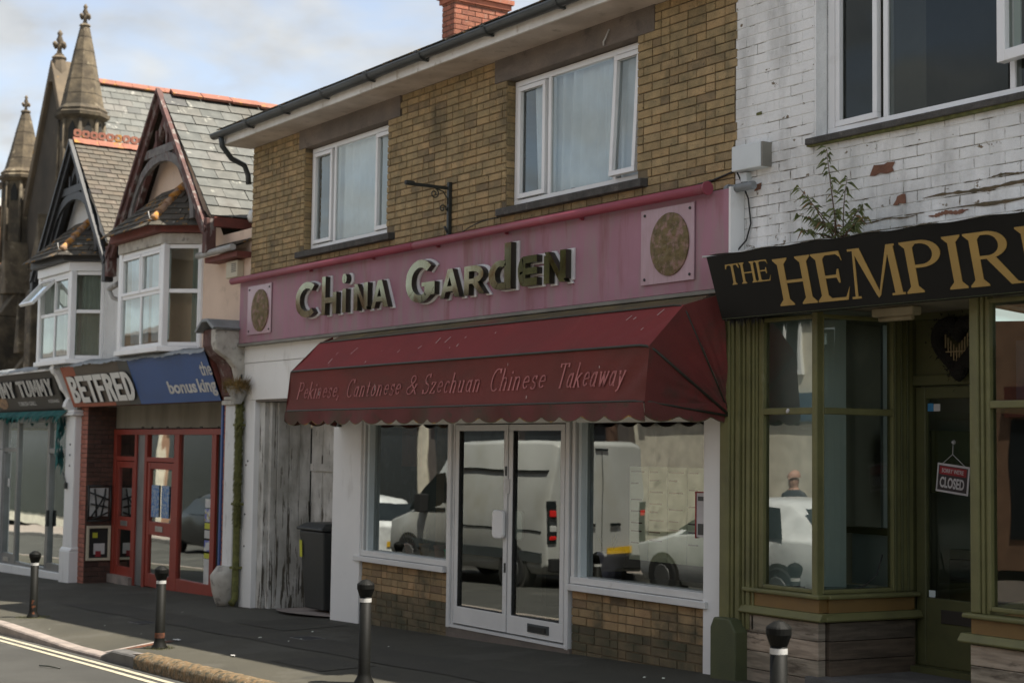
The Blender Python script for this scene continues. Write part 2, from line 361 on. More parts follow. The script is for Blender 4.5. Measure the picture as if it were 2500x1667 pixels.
mat('white_paint', (0.8, 0.8, 0.78), .5, (0.74, 0.74, 0.72), 1.2, bump=.06, bscale=30, dirt=dict(c=(.34,.32,.27), lo=.6, hi=.8, s=2.2, st=(1.6,1,.5), a=.5))
mat('white_upvc', (0.82, 0.82, 0.81), .32, (0.78, 0.78, 0.77), 1.5, dirt=dict(c=(.45,.43,.38), lo=.6, hi=.85, s=5, a=.4))
mat('panel_white', (0.8, 0.79, 0.75), .55, (0.72, 0.71, 0.67), 1.0, dirt=dict(c=(.30,.26,.19), lo=.6, hi=.82, s=2.6, st=(1.4,1,.5), a=.55))
mat('alu_white', (0.7, 0.7, 0.68), .38, (0.62, 0.62, 0.6), 2.0, spec=.6, dirt=dict(c=(.25,.22,.17), lo=.62, hi=.8, s=4, a=.5))
mat('peeling', (.68,.67,.63), .85, (.42,.41,.37), 3, bump=.8, bscale=35, dirt=dict(c=(.075,.066,.05), lo=.615, hi=.64, s=2.2, st=(11,11,1.3), zg=(-.1,1.1,.11)), dirt2=dict(c=(.16,.15,.12), lo=.56, hi=.72, s=1.2, st=(5,5,.9), a=.6, zg=(-.1,1.4,.10)))
mat('peeling_heavy', (.62,.61,.57), .85, (.38,.37,.33), 3, bump=.8, bscale=35, dirt=dict(c=(.09,.08,.06), lo=.60, hi=.625, s=1.9, st=(15,15,1.1), zg=(-.1,1.2,.10)), dirt2=dict(c=(.14,.135,.10), lo=.55, hi=.72, s=1.2, st=(5,5,.9), a=.6))
mat('room_mid', (.34,.34,.28), .95, (.26,.26,.21), 1.0)
mat('brick_mossy', (.17,.13,.075), .95, (.11,.09,.055), 6, bump=.7, bscale=90, island=.25, grain=.2, dirt=dict(c=(.06,.062,.035), lo=.45, hi=.65, s=2.6, a=.85))
mat('soffit', (0.62, 0.55, 0.48), .85, (0.46, 0.4, 0.34), 2.5, bump=.4, dirt=dict(c=(.18,.14,.10), lo=.58, hi=.75, s=7, a=.6))
mat('fascia_white', (0.78, 0.77, 0.73), .6, (0.62, 0.6, 0.55), 3, dirt=dict(c=(.32,.25,.16), lo=.6, hi=.72, s=9, st=(1,1,.6), a=.6))
mat('gutter_grey', (.055,.065,.068), .45, (.04,.046,.046), 3, dirt=dict(c=(.13,.14,.13), lo=.6, hi=.8, s=6, a=.5))
mat('gutter_pale', (.42,.42,.40), .6, (.3,.29,.27), 6, dirt=dict(c=(.12,.11,.09), lo=.55, hi=.7, s=8, a=.7))
mat('concrete_lintel', (0.19, 0.155, 0.125), .92, (0.13, 0.112, 0.095), 2.6, bump=.5, bscale=50, grain=.18, dirt=dict(c=(.25,.20,.165), lo=.55, hi=.72, s=2.0, st=(1,1,2.5), a=.6), dirt2=dict(c=(.05,.045,.04), lo=.6, hi=.7, s=5, a=.5))
mat('sill_dark', (.085,.08,.072), .92, (.05,.047,.042), 8, bump=.8, bscale=50, grain=.3, dirt=dict(c=(.17,.16,.14), lo=.6, hi=.7, s=11, a=.6))
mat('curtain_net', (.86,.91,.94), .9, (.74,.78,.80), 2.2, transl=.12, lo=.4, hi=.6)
mat('curtain_grey', (.42,.46,.42), .9, (.34,.38,.34), 2.2, transl=.15)  # grey net, a duller cloth than the white curtains
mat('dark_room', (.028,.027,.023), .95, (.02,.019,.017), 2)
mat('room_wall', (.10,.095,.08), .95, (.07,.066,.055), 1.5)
mat('room_pale', (.62,.68,.68), .9, (.5,.56,.56), 1.0)
mat('sign_pink', (.36,.175,.225), .65, (.29,.14,.175), 1.1, bump=.05, grain=.07, dirt=dict(c=(.27,.215,.20), lo=.46, hi=.74, s=2.3, st=(2.8,1,.55), a=.85), dirt2=dict(c=(.22,.07,.075), lo=.57, hi=.69, s=1.6, st=(2.4,1,.35), a=.65))
mat('pipe_red', (.31,.058,.085), .5, (.25,.05,.07), 2.2, dirt=dict(c=(.32,.18,.18), lo=.58, hi=.8, s=4, a=.5))
mat('trim_grey', (.21,.20,.17), .6, (.14,.13,.11), 3)
mat('plaque_clear', (.46,.32,.36), .2, (.42,.28,.31), 5, spec=.6, dirt=dict(c=(.34,.24,.25), lo=.5, hi=.7, s=5, st=(8,1,.5), a=.6))
mat('medallion', (.165,.12,.045), .7, (.11,.08,.03), 12, bump=1.6, bscale=26, lo=.4, hi=.6, dirt=dict(c=(.30,.17,.15), lo=.50, hi=.60, s=13, a=.7))
mat('gold_mirror', (.29,.285,.20), .08, (.21,.20,.12), 3.5, metal=1.0, dirt=dict(c=(.13,.075,.03), lo=.54, hi=.64, s=2.5, a=.8))
mat('letter_side', (.030,.028,.018), .3, (.02,.019,.012), 3)
mat('letter_white', (.78,.77,.76), .5)
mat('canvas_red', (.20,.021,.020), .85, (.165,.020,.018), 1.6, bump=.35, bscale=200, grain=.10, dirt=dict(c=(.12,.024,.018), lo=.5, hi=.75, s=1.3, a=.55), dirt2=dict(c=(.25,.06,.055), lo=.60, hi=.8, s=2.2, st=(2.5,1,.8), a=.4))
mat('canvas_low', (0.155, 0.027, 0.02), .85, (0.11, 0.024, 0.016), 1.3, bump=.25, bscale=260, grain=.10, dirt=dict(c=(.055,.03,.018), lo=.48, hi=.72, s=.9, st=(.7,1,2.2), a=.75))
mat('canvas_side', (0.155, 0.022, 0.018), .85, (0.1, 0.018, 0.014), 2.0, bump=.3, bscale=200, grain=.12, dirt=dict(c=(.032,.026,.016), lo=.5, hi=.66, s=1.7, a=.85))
mat('canvas_algae', (.12,.085,.032), .9, (.075,.06,.03), 3, bump=.3, dirt=dict(c=(.17,.12,.03), lo=.55, hi=.7, s=7, a=.8), dirt2=dict(c=(.16,.03,.03), lo=.56, hi=.68, s=.55, a=.9))
mat('valance', (.135,.03,.028), .88, (.10,.027,.022), 2.2, bump=.3, dirt=dict(c=(.06,.045,.025), lo=.46, hi=.64, s=1.2, a=.8), dirt2=dict(c=(.04,.04,.02), lo=.6, hi=.68, s=6, a=.6))
mat('trim_yellow', (.075,.055,.025), .85, (.34,.20,.035), 7, lo=.54, hi=.62)
mat('rib_black', (.022,.024,.018), .55, (.03,.034,.022), 5)
mat('print_pink', (.46,.17,.16), .85, (.38,.13,.12), 5, dirt=dict(c=(.24,.075,.065), lo=.55, hi=.7, s=16, a=.6))
mat('droppings', (.55,.42,.38), .9)
mat('bin_black', (.021,.023,.022), .5, (.028,.03,.028), 2, bump=.1)
mat('sticker_yellow', (.55,.55,.04), .6)
mat('bollard_black', (.0045,.0048,.004), .6, (.008,.008,.007), 5, bump=.08, spec=.15)
mat('bollard_worn', (.008,.0082,.0065), .6, (.005,.005,.004), 2.5, bump=.1, spec=.15, dirt=dict(c=(.10,.035,.015), lo=.68, hi=.72, s=9, a=.8))
mat('reflective_white', (.52,.51,.49), .5, (.4,.4,.38), 20)
mat('rust_orange', (.13,.045,.018), .9, (.06,.022,.012), 14, lo=.45, hi=.55)
mat('cable', (.02,.02,.018), .6)
mat('iron_black', (.018,.022,.020), .5, (.03,.034,.03), 12)
mat('box_white', (.62,.66,.66), .4, (.55,.58,.58), 2)
mat('box_cream', (.58,.52,.38), .5, (.5,.45,.33), 2)
mat('render_cream', (0.7, 0.54, 0.42), .9, (0.62, 0.47, 0.36), 1.6, bump=.35, bscale=40, grain=.06, dirt=dict(c=(.33,.25,.18), lo=.6, hi=.75, s=3, a=.5))
mat('render_white', (0.72, 0.72, 0.7), .85, (0.62, 0.62, 0.6), 2.0, bump=.3, dirt=dict(c=(.25,.25,.23), lo=.58, hi=.72, s=5, st=(2,2,.6), a=.6))
mat('render_grime', (.26,.235,.185), .9, (.19,.17,.13), 1.3, stretch=(2.5,1,.6), bump=.3)
mat('slate', (.108,.11,.102), .62, (.07,.073,.067), 6, bump=.3, bscale=40, island=.36, grain=.12, spec=.4, dirt=dict(c=(.40,.39,.34), lo=.62, hi=.68, s=5.5, a=.5), dirt2=dict(c=(.075,.068,.055), lo=.54, hi=.68, s=1.3, a=.85))
mat('slate_far', (.10,.103,.094), .65, (.072,.074,.067), 4, bump=.2, island=.38, dirt=dict(c=(.36,.35,.31), lo=.62, hi=.68, s=4, a=.8), dirt2=dict(c=(.09,.085,.07), lo=.55, hi=.7, s=.9, a=.6))
mat('roof_tile', (.108,.092,.073), .9, (.085,.073,.058), 7, bump=.4, island=.24, grain=.2, dirt=dict(c=(.10,.09,.07), lo=.5, hi=.7, s=2.2, a=.7), dirt2=dict(c=(.27,.25,.2), lo=.66, hi=.7, s=10, a=.8))
mat('lead', (.22,.235,.24), .5, (.16,.17,.17), 5, bump=.5, bscale=18, dirt=dict(c=(.42,.42,.39), lo=.6, hi=.7, s=9, a=.7))
mat('terracotta', (.29,.115,.075), .85, (.22,.085,.055), 6, bump=.4, dirt=dict(c=(.36,.18,.035), lo=.57, hi=.61, s=5, a=.9), dirt2=dict(c=(.36,.33,.27), lo=.64, hi=.67, s=7, a=.8))
mat('lichen_roof', (.075,.065,.05), .92, (.05,.045,.036), 6, bump=.5, island=.3, dirt=dict(c=(.36,.18,.03), lo=.58, hi=.62, s=6, a=.85), dirt2=dict(c=(.30,.27,.22), lo=.63, hi=.67, s=8, a=.8))
mat('hip_tile', (.38,.25,.17), .9, (.30,.18,.1), 8, bump=.4, dirt=dict(c=(.45,.2,.03), lo=.52, hi=.58, s=9, a=.9))
mat('barge_red', (.115,.05,.042), .8, (.075,.036,.03), 7, bump=.4, dirt=dict(c=(.24,.22,.2), lo=.52, hi=.60, s=9, st=(1,1,.5), a=.7))
mat('barge_grey', (.19,.18,.17), .85, (.12,.11,.105), 9, bump=.4, dirt=dict(c=(.11,.05,.04), lo=.58, hi=.66, s=9, a=.8))
mat('barge_black', (.018,.019,.02), .5, (.03,.031,.032), 9, bump=.2)
mat('red_fascia', (.19,.05,.035), .7, (.13,.04,.03), 8)
mat('frieze_white', (.50,.48,.42), .8, (.38,.35,.3), 8, bump=.4, dirt=dict(c=(.16,.15,.14), lo=.56, hi=.66, s=9, a=.7))
mat('stone_church', (.165,.13,.083), .95, (.078,.061,.041), 3.2, bump=1.0, bscale=12, grain=.3, dirt=dict(c=(.30,.25,.17), lo=.60, hi=.66, s=3.5, a=.75), dirt2=dict(c=(.035,.03,.022), lo=.48, hi=.62, s=.9, a=.8))
mat('stone_dark', (.075,.06,.042), .95, (.042,.035,.026), 1.2, bump=.6, bscale=10, dirt=dict(c=(.15,.12,.085), lo=.6, hi=.7, s=1.6, a=.6))
mat('stone_light', (.155,.12,.08), .95, (.105,.083,.058), 2, bump=.5, bscale=14, dirt=dict(c=(.36,.2,.04), lo=.64, hi=.68, s=3, a=.7))
mat('brick_far', (.34,.18,.10), .9, (.26,.14,.08), 3)
mat('sign_blue', (0.04, 0.1, 0.28), .5, (0.035, 0.09, 0.25), 1.5, dirt=dict(c=(.035,.05,.085), lo=.5, hi=.8, s=1.1, st=(1,1,2), a=.4))
mat('sign_orange', (.37,.085,.032), .5, (.32,.075,.03), 2)
mat('sign_umber', (.095,.075,.055), .5, (.08,.062,.045), 2)
mat('sign_slate', (.062,.066,.062), .5)
mat('sign_black', (.010,.010,.009), .5, (.014,.014,.012), 2, spec=.12)
mat('sign_brown', (.032,.028,.022), .5, (.024,.022,.018), 2)
mat('acrylic_white', (.74,.73,.70), .35, (.66,.66,.63), 3)
mat('acrylic_dark', (.03,.03,.03), .4)
mat('metal_letters', (.62,.63,.64), .22, (.45,.46,.47), 7, metal=.75)
mat('print_white', (.62,.61,.58), .6)
mat('print_food', (.40,.24,.13), .6, (.16,.10,.06), 22, lo=.45, hi=.55)
mat('teal_fabric', (.012,.14,.125), .8, (.008,.09,.085), 5, transl=.15)
mat('alu_grey', (.26,.27,.27), .35, (.2,.205,.2), 3, metal=.5)
mat('red_frame', (.30,.042,.024), .5, (.25,.038,.022), 3, dirt=dict(c=(.14,.03,.02), lo=.6, hi=.75, s=5, a=.5))
mat('steel', (.50,.50,.48), .3, metal=.8)
mat('gold_letter', (.39,.25,.065), .45, (.33,.21,.055), 3)
mat('green_paint', (.155,.148,.055), .55, (.122,.118,.045), 4, bump=.15, bscale=30, dirt=dict(c=(.20,.20,.11), lo=.64, hi=.72, s=9, st=(1,1,.3), a=.6), dirt2=dict(c=(.06,.058,.028), lo=.52, hi=.75, s=2, a=.6))
mat('green_shaded', (.085,.088,.032), .55, (.065,.068,.026), 4, bump=.12)  # same green paint darkened, the doorway's shade is in the colour
mat('green_base', (.075,.085,.035), .6, (.06,.068,.03), 4, bump=.2)
mat('ochre_paint', (.20,.115,.032), .55, (.165,.098,.03), 4, bump=.1)
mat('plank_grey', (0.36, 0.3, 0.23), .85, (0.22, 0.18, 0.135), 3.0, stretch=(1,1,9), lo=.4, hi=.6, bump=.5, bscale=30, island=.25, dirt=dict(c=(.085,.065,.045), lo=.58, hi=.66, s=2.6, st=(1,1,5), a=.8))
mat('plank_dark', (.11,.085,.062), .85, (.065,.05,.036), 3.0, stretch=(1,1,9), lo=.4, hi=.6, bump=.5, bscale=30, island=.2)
mat('frosting', (0.6, 0.68, 0.68), .7, (0.5, 0.58, 0.58), .8)
mat('heart_dark', (.012,.011,.009), .95, bump=1, bscale=60)
mat('twig', (.34,.27,.15), .8)
mat('lamp_cream', (.42,.36,.24), .6)
mat('leaf', (.16,.185,.065), .65, (.09,.115,.04), 14, island=.4, transl=.4, dirt=dict(c=(.26,.17,.06), lo=.60, hi=.68, s=5, a=.7))
mat('leaf_dry', (.20,.11,.05), .85, (.13,.08,.035), 12, island=.3)
mat('stem_brown', (.11,.06,.04), .9)
mat('exposed_brick', (.21,.10,.06), .95, (.15,.07,.045), 12, bump=.8)
mat('crack_dark', (.075,.062,.035), .95, (.12,.085,.045), 12, bump=.8)
mat('moss', (0.16, 0.16, 0.05), .98, (0.09, 0.095, 0.03), 20, bump=1.2, bscale=60)
mat('grass_dry', (.27,.17,.06), .95, (.16,.12,.04), 20, island=.3)
mat('blueled', (.05,.25,.5), .5)
mat('poster_blue', (.05,.17,.42), .5, (.35,.42,.48), 26, lo=.47, hi=.53)
mat('poster_mix', (.58,.58,.54), .5, (.10,.12,.40), 9, lo=.5, hi=.54, dirt=dict(c=(.55,.45,.03), lo=.56, hi=.58, s=6))
mat('paper', (0.8, 0.82, 0.72), .8, (0.72, 0.74, 0.64), 4)
mat('paper_green', (0.72, 0.74, 0.58), .8, (0.62, 0.66, 0.5), 6)
mat('menu_text', (.12,.05,.03), .8)
mat('pot_terracotta', (0.5, 0.22, 0.17), .8, (0.42, 0.18, 0.14), 5)
mat('pot_green', (.03,.62,.30), .5)
mat('pot_lilac', (.62,.60,.86), .5, (.54,.52,.76), 3)
mat('poster_red', (.15,.035,.02), .8)
mat('timber_post', (.16,.09,.035), .8, (.11,.06,.025), 4, stretch=(4,4,.6))
mat('closed_red', (.32,.03,.035), .6)
mat('closed_dark', (.05,.04,.042), .6)
mat('card_white', (.6,.58,.58), .6)
mat('blind_slat', (.10,.095,.06), .6, (.08,.075,.05), 3)
mat('van_white', (.46,.46,.44), .25, (.38,.38,.36), 1, dirt=dict(c=(.30,.27,.19), lo=.5, hi=.8, s=1.2, a=.5))
mat('car_silver', (.34,.34,.32), .3, metal=.3)
mat('car_white', (.72,.73,.73), .22)
mat('car_dark', (.02,.022,.025), .25)
mat('car_glass', (.02,.025,.025), .08)
mat('tyre', (.015,.015,.015), .9)
mat('wheel_rim', (.10,.10,.10), .5, metal=.3)
mat('tail_red', (.5,.012,.01), .3, emit=((1,.03,.02), .12))
mat('plate_yellow', (.75,.45,.02), .5)
mat('skin', (.48,.27,.20), .6); mat('cloth_dark', (.03,.032,.04), .9); mat('cloth_pale', (.52,.52,.50), .9); mat('hair_dark', (.03,.02,.015), .8)
mat('opp_cream', (.72,.66,.54), .9); mat('opp_brick', (.42,.24,.15), .9); mat('opp_white', (.76,.76,.72), .9); mat('opp_roof', (.13,.11,.10), .9); mat('opp_window', (.03,.035,.04), .15)
mat('opp_blue', (.04,.09,.15), .6)
glassmat('glass_shop', (.74,.80,.76), refl=3.3, ior=1.55, wav=.015)
glassmat('glass_upper', (.90,.95,.95), refl=1.9, ior=1.52, wav=.02)
glassmat('glass_dark', (.6,.66,.62), refl=1.5, ior=1.52, wav=.02)
glassmat('glass_side', (.75,.8,.76), refl=.9, ior=1.5)
# ---------------------------------------------------------------- ground, road, pavement, kerb
b = MB()
gx = [-900,-300,-120,-70,-40,-20,0,25,60,300,900]; gy = [-900,-200,-60,-30,-13,-3,2,12,40,200,900]
def GB(x, y): return 0.03*(max(-70, min(25, x))+9.4) - 0.42
ids = [[b.vt((x, y, GB(x, y))) for y in gy] for x in gx]
for i in range(len(gx)-1):
    for j in range(len(gy)-1): b.face((ids[i][j], ids[i+1][j], ids[i+1][j+1], ids[i][j+1]))
tag(b.build('ground', 'ground_mat'), kind='structure')
def dip(x, y):
    s_ = max(0, min(1, (x+18.6)/2.6)) if x < -15.05 else max(0, 1-(x+15.05)/0.12)
    return 0.075*s_*max(0, min(1, (-2.35-y)/.65))
def pave(x, y): return G(x, y) - dip(x, y)
def road(x, y):
    return 0.03*(max(-70, min(25, x))+9.4) - 0.075 - 0.105 + 0.012*min(2.6, (-3.05-y))
b = MB(); xs = []; x = -70.0
while x < 14: xs.append(x); x += 0.12 if -22 < x < -8 else 0.8
xs.append(14)
ys = [-2.93,-2.7,-2.5,-2.3,-2.1,-1.6,-1.1,-.6,-.1,.35,.9,1.6]
ids = [[b.vt((x, y, pave(x, y))) for y in ys] for x in xs]
for i in range(len(xs)-1):
    for j in range(len(ys)-1): b.face((ids[i][j], ids[i+1][j], ids[i+1][j+1], ids[i][j+1]), True)
pavement = tag(b.build('pavement', 'asphalt_path'), kind='structure')
b = MB(); ys = [-8.75,-7,-5.6,-4.3,-3.6,-3.05]
ids = [[b.vt((x, y, road(x, y))) for y in ys] for x in (-70,-40,-25,-15,-8,0,14)]
for i in range(6):
    for j in range(len(ys)-1): b.face((ids[i][j], ids[i+1][j], ids[i+1][j+1], ids[i][j+1]))
tag(b.build('road', 'asphalt_road'), kind='structure')
b = MB(); ids = [[b.vt((x, y, 0.03*(x+9.4)-0.06)) for y in (-13,-8.9)] for x in (-70,-40,-15,14)]
for i in range(3): b.face((ids[i][0], ids[i+1][0], ids[i+1][1], ids[i][1]))
tag(b.build('far_pavement', 'kerb_pale'), kind='structure')
b = MB()
for x in range(-70, 14, 2):
    b.T = Matrix.Translation((x, -8.82, 0.03*(x+10.4)-0.06)) @ Matrix.Rotation(math.atan(-.03), 4, 'Y'); b.box(0, 1.98, -.08, .07, -.15, 0)
tag(b.build('far_kerb', 'kerb_grey', bevel=.01), kind='structure')
# double yellow lines, worn pale
dl = thing('double_yellow_lines', (-16, -3.27, road(-16,-3.27)), 'pair of worn cream-yellow lines painted along the road beside the kerb', 'road marking')
for off in (0.0, 0.125):
    b = MB(); pts = []
    for k in range(0, 60):
        x = -48+k*1.0; y = -3.17-off-0.004*(x+18) + (0.0 if x < -14 else -.012*(x+14)); pts.append((x, y))
    for (xa, ya), (xb, yb) in zip(pts[:-1], pts[1:]):
        b.poly(((xa, ya-.03, road(xa, ya)+.004), (xb, yb-.03, road(xb, yb)+.004), (xb, yb+.03, road(xb, yb)+.004), (xa, ya+.03, road(xa, ya)+.004)))
    b.build('painted_line', 'road_paint', dl)
# kerb stones
kerb = thing('kerb', (-16, -3.0, G(-16,-3)-.1), 'kerb of concrete stones at the edge of the pavement, dropped between two bollards', 'kerb')
kerb['kind'] = 'structure'
del kerb['category']; del kerb['label']
x = -46.0; kr = random.Random(4)
while x < 8:
    L = 0.9
    if x < -15.05 < x+L: L = -15.05-x
    elif x < -14.12 < x+L: L = -14.12-x
    if L < .15: x += L; continue
    moss = x > -14.15
    nx = 10 if moss else 3
    def kf(u, v, x=x, L=L, moss=moss):
        xx = x+.004+u*(L-.008)
        topz = pave(xx, -2.98)+(.012 if x < -15 else .018)
        prof = [(-2.905,-.2),(-2.905,0),(-2.925,.002),(-3.02,0),(-3.035,-.006),(-3.045,-.02),(-3.05,-.3)]
        if moss: prof = [(-2.87,-.2),(-2.86,-.002),(-2.92,.012),(-2.99,.012),(-3.035,-.008),(-3.06,-.04),(-3.06,-.3)]
        p = prof[min(6, int(round(v*6)))]
        j = 0.0
        if moss: j = .004*math.sin(xx*41+v*9)+.003*math.sin(xx*97+v*21)
        return (xx, p[0]-j*.5, topz+p[1]+(j if p[1] > -.1 else 0))
    b = MB(); b.grid(kf, nx, 6, moss)
    for u in (0, 1): b.face([b.vt(kf(u, v/6)) for v in range(7)])
    o = b.build('kerbstone', 'kerb_moss' if moss else ('kerb_grey' if x > -15.1 else 'kerb_pale'), kerb); x += L
# pale top skin of the single grey stone and the rusty channel across the pavement
b = MB(); b.T = Matrix.Translation((0,0,0))
b.poly([(xx, yy, pave(xx, -2.98)+.024) for xx, yy in ((-15.04,-3.02),(-14.13,-3.02),(-14.13,-2.91),(-15.04,-2.91))]); b.build('worn_top', 'kerb_pale', kerb)
ch = thing('drain_channel', (-15.1, -2.7, G(-15.1,-2.7)), 'narrow rusty drain channel cover crossing the pavement to the kerb by a bollard', 'drain cover')
b = MB()
for k in range(4):
    y0 = -2.9+k*.16
    b.poly([(xx, yy, pave(xx-.05, yy)+.008) for xx, yy in ((-15.2,y0),(-15.09,y0),(-15.09,y0+.15),(-15.2,y0+.15))])
b.build('cover_plate', 'rust_orange', ch)
b = MB(); b.poly([(xx, yy, pave(-15.15, yy)+.011) for xx, yy in ((-15.26,-2.93),(-15.2,-2.93),(-15.2,-2.3),(-15.26,-2.3))]); b.build('edging', 'kerb_pale', ch)
# small covers in the pavement
for k, (x, y, w_, lab) in enumerate(((-17.3,-1.75,.30,'small dark service cover in the shaded pavement nearest the leftmost bollard'), (-14.35,-1.15,.3,'small dark service cover in the shaded pavement in front of the wheelie bin'))):
    t = thing('service_cover', (x, y, G(x, y)), lab, 'cover'); b = MB(); b.T = Matrix.Translation((x, y, G(x, y)+.006)) @ Matrix.Rotation(math.atan(-.03), 4, 'Y')
    b.box(-w_/2, w_/2, -.1, .1, -.01, .004); b.build('lid', 'tyre', t, bevel=.003); b = MB(); b.T = Matrix.Translation((x, y, G(x, y)+.004)) @ Matrix.Rotation(math.atan(-.03), 4, 'Y')
    for q in ((-w_/2-.03,w_/2+.03,.1,.125),(-w_/2-.03,w_/2+.03,-.125,-.1),(-w_/2-.03,-w_/2,-.1,.1),(w_/2,w_/2+.03,-.1,.1)): b.box(*q, -.01, .004)
    b.build('rim', 'kerb_grey', t)
# reinstated tarmac patches, each a thin sheet with its own edge
for (x0, x1, y0, y1) in ((-20.6,-9.9,-1.62,-1.05),(-16.4,-15.2,-1.0,-.25),(-12.9,-11.9,-2.25,-1.75)):
    b = MB(); n = int((x1-x0)/.25)
    b.grid(lambda u, v: (x0+(x1-x0)*u, y0+(y1-y0)*v+.02*math.sin(u*37+v*3), pave(x0+(x1-x0)*u, y0+(y1-y0)*v)+.005), n, 6)
    tag(b.build('tarmac_patch', 'asphalt_patch'), kind='structure')
# litter
lit = random.Random(11)
b = MB()
for k in range(11):
    x = lit.uniform(-19, -9.5); y = lit.uniform(-2.8, -.5); s_ = lit.uniform(.008, .02)
    b.T = Matrix.Translation((x, y, pave(x, y)+.012)) @ Matrix.Rotation(lit.uniform(0, 3), 4, 'Z')
    b.poly(((-s_,-s_*.6,0),(s_,-s_*.5,.003),(s_*.8,s_*.7,.006),(-s_*.7,s_*.6,.001)))
tag(b.build('litter_flecks', 'paper'), kind='stuff')
for x, y, s_, lab in ((-13.45,-2.36,.035,'crumpled white scrap of paper on the sunlit pavement near the kerb'), (-15.15,-2.22,.06,'thin white scrap lying in the shade left of the second bollard')):
    b = MB(); g0 = pave(x, y)
    b.grid(lambda u, v: (x+(u-.5)*s_*1.6, y+(v-.5)*s_, g0+.008+.012*abs(math.sin(u*7+v*5))), 5, 4, False)
    tag(b.build('paper_scrap', 'print_white'), lab, 'litter')
b = MB(); x, y = -14.55, -3.72; b.tube([(x-.12, y-.04, road(x,y)+.012), (x, y, road(x,y)+.02), (x+.14, y+.07, road(x,y)+.012)], .007, 5)
tag(b.build('fallen_twig', 'rib_black'), 'short dark stick lying on the road beyond the double lines', 'stick')
# moss and weeds at the foot of the bollards
def tuft(name, x, y, n, rad, mt, lab, h=.04):
    b = MB(); rn = random.Random(int(abs(x*10)))
    for k in range(n):
        a = rn.uniform(0, 6.28); r_ = rad*math.sqrt(rn.random()); px, py = x+r_*math.cos(a)*1.4, y+r_*math.sin(a); g0 = pave(px, py); hh = h*rn.uniform(.3, 1); w_ = .004
        dx_, dy_ = rn.uniform(-.02, .02), rn.uniform(-.02, .02)
        b.poly(((px-w_, py, g0), (px+w_, py, g0), (px+dx_, py+dy_, g0+hh)))
    return tag(b.build(name, mt), lab, 'weeds', kind='stuff')
tuft('weeds', -19.05, -2.47, 500, .2, 'moss', None, .02); tuft('weeds', -14.65, -2.6, 300, .14, 'moss', None, .03)
# ================================================================ the ochre brick shop with the red awning
shop = thing('brick_shop_building', (-13.9, 1.5, G(-13.9)), 'ochre brick shop building with white glazed shopfront, two upstairs windows and a grey gutter', 'building')
WL = (-16.97, -14.93, 4.10, 5.36); WR = (-12.58, -10.53, 4.10, 5.36)
b = MB(); wall_sheet(b, -18.45, -9.28, 3.0, 5.62, 0.0, [WL, WR], 0.16)
b.box(-18.45, -18.2, .01, 4.0, 3.0, 5.6); b.build('wall', 'mortar_brown', shop)
HL = [(-17.12+18.45, -14.66+18.45, 5.35, 5.7), (-12.79+18.45, -10.30+18.45, 5.35, 5.7)]
holes = [(WL[0]+18.45, WL[1]+18.45, WL[2]-.1, WL[3]), (WR[0]+18.45, WR[1]+18.45, WR[2]-.1, WR[3])]+HL+[(-17.06+18.45, -14.75+18.45, 3.99, 4.12), (-12.66+18.45, -10.38+18.45, 3.99, 4.12)]
used = [0]
lay_bricks(shop, (-18.45, 0, 0), (1,0,0), 9.19, 3.72, 5.63, holes, 'brick_ochre', course=.0745, L=.232, used=used, maxn=215, seed=2, D=.011, joint=.009, bond='mixed', jit=.005, wonk=.5)
# brick reveals of the two windows (left sides are the ones seen)
for xh in (WL[0], WR[0]):
    lay_bricks(shop, (xh, 0.0, 0), (0,1,0), 0.12, 4.12, 5.34, [], 'brick_ochre', course=.0745, L=.232, used=used, maxn=0, seed=5, D=.003)
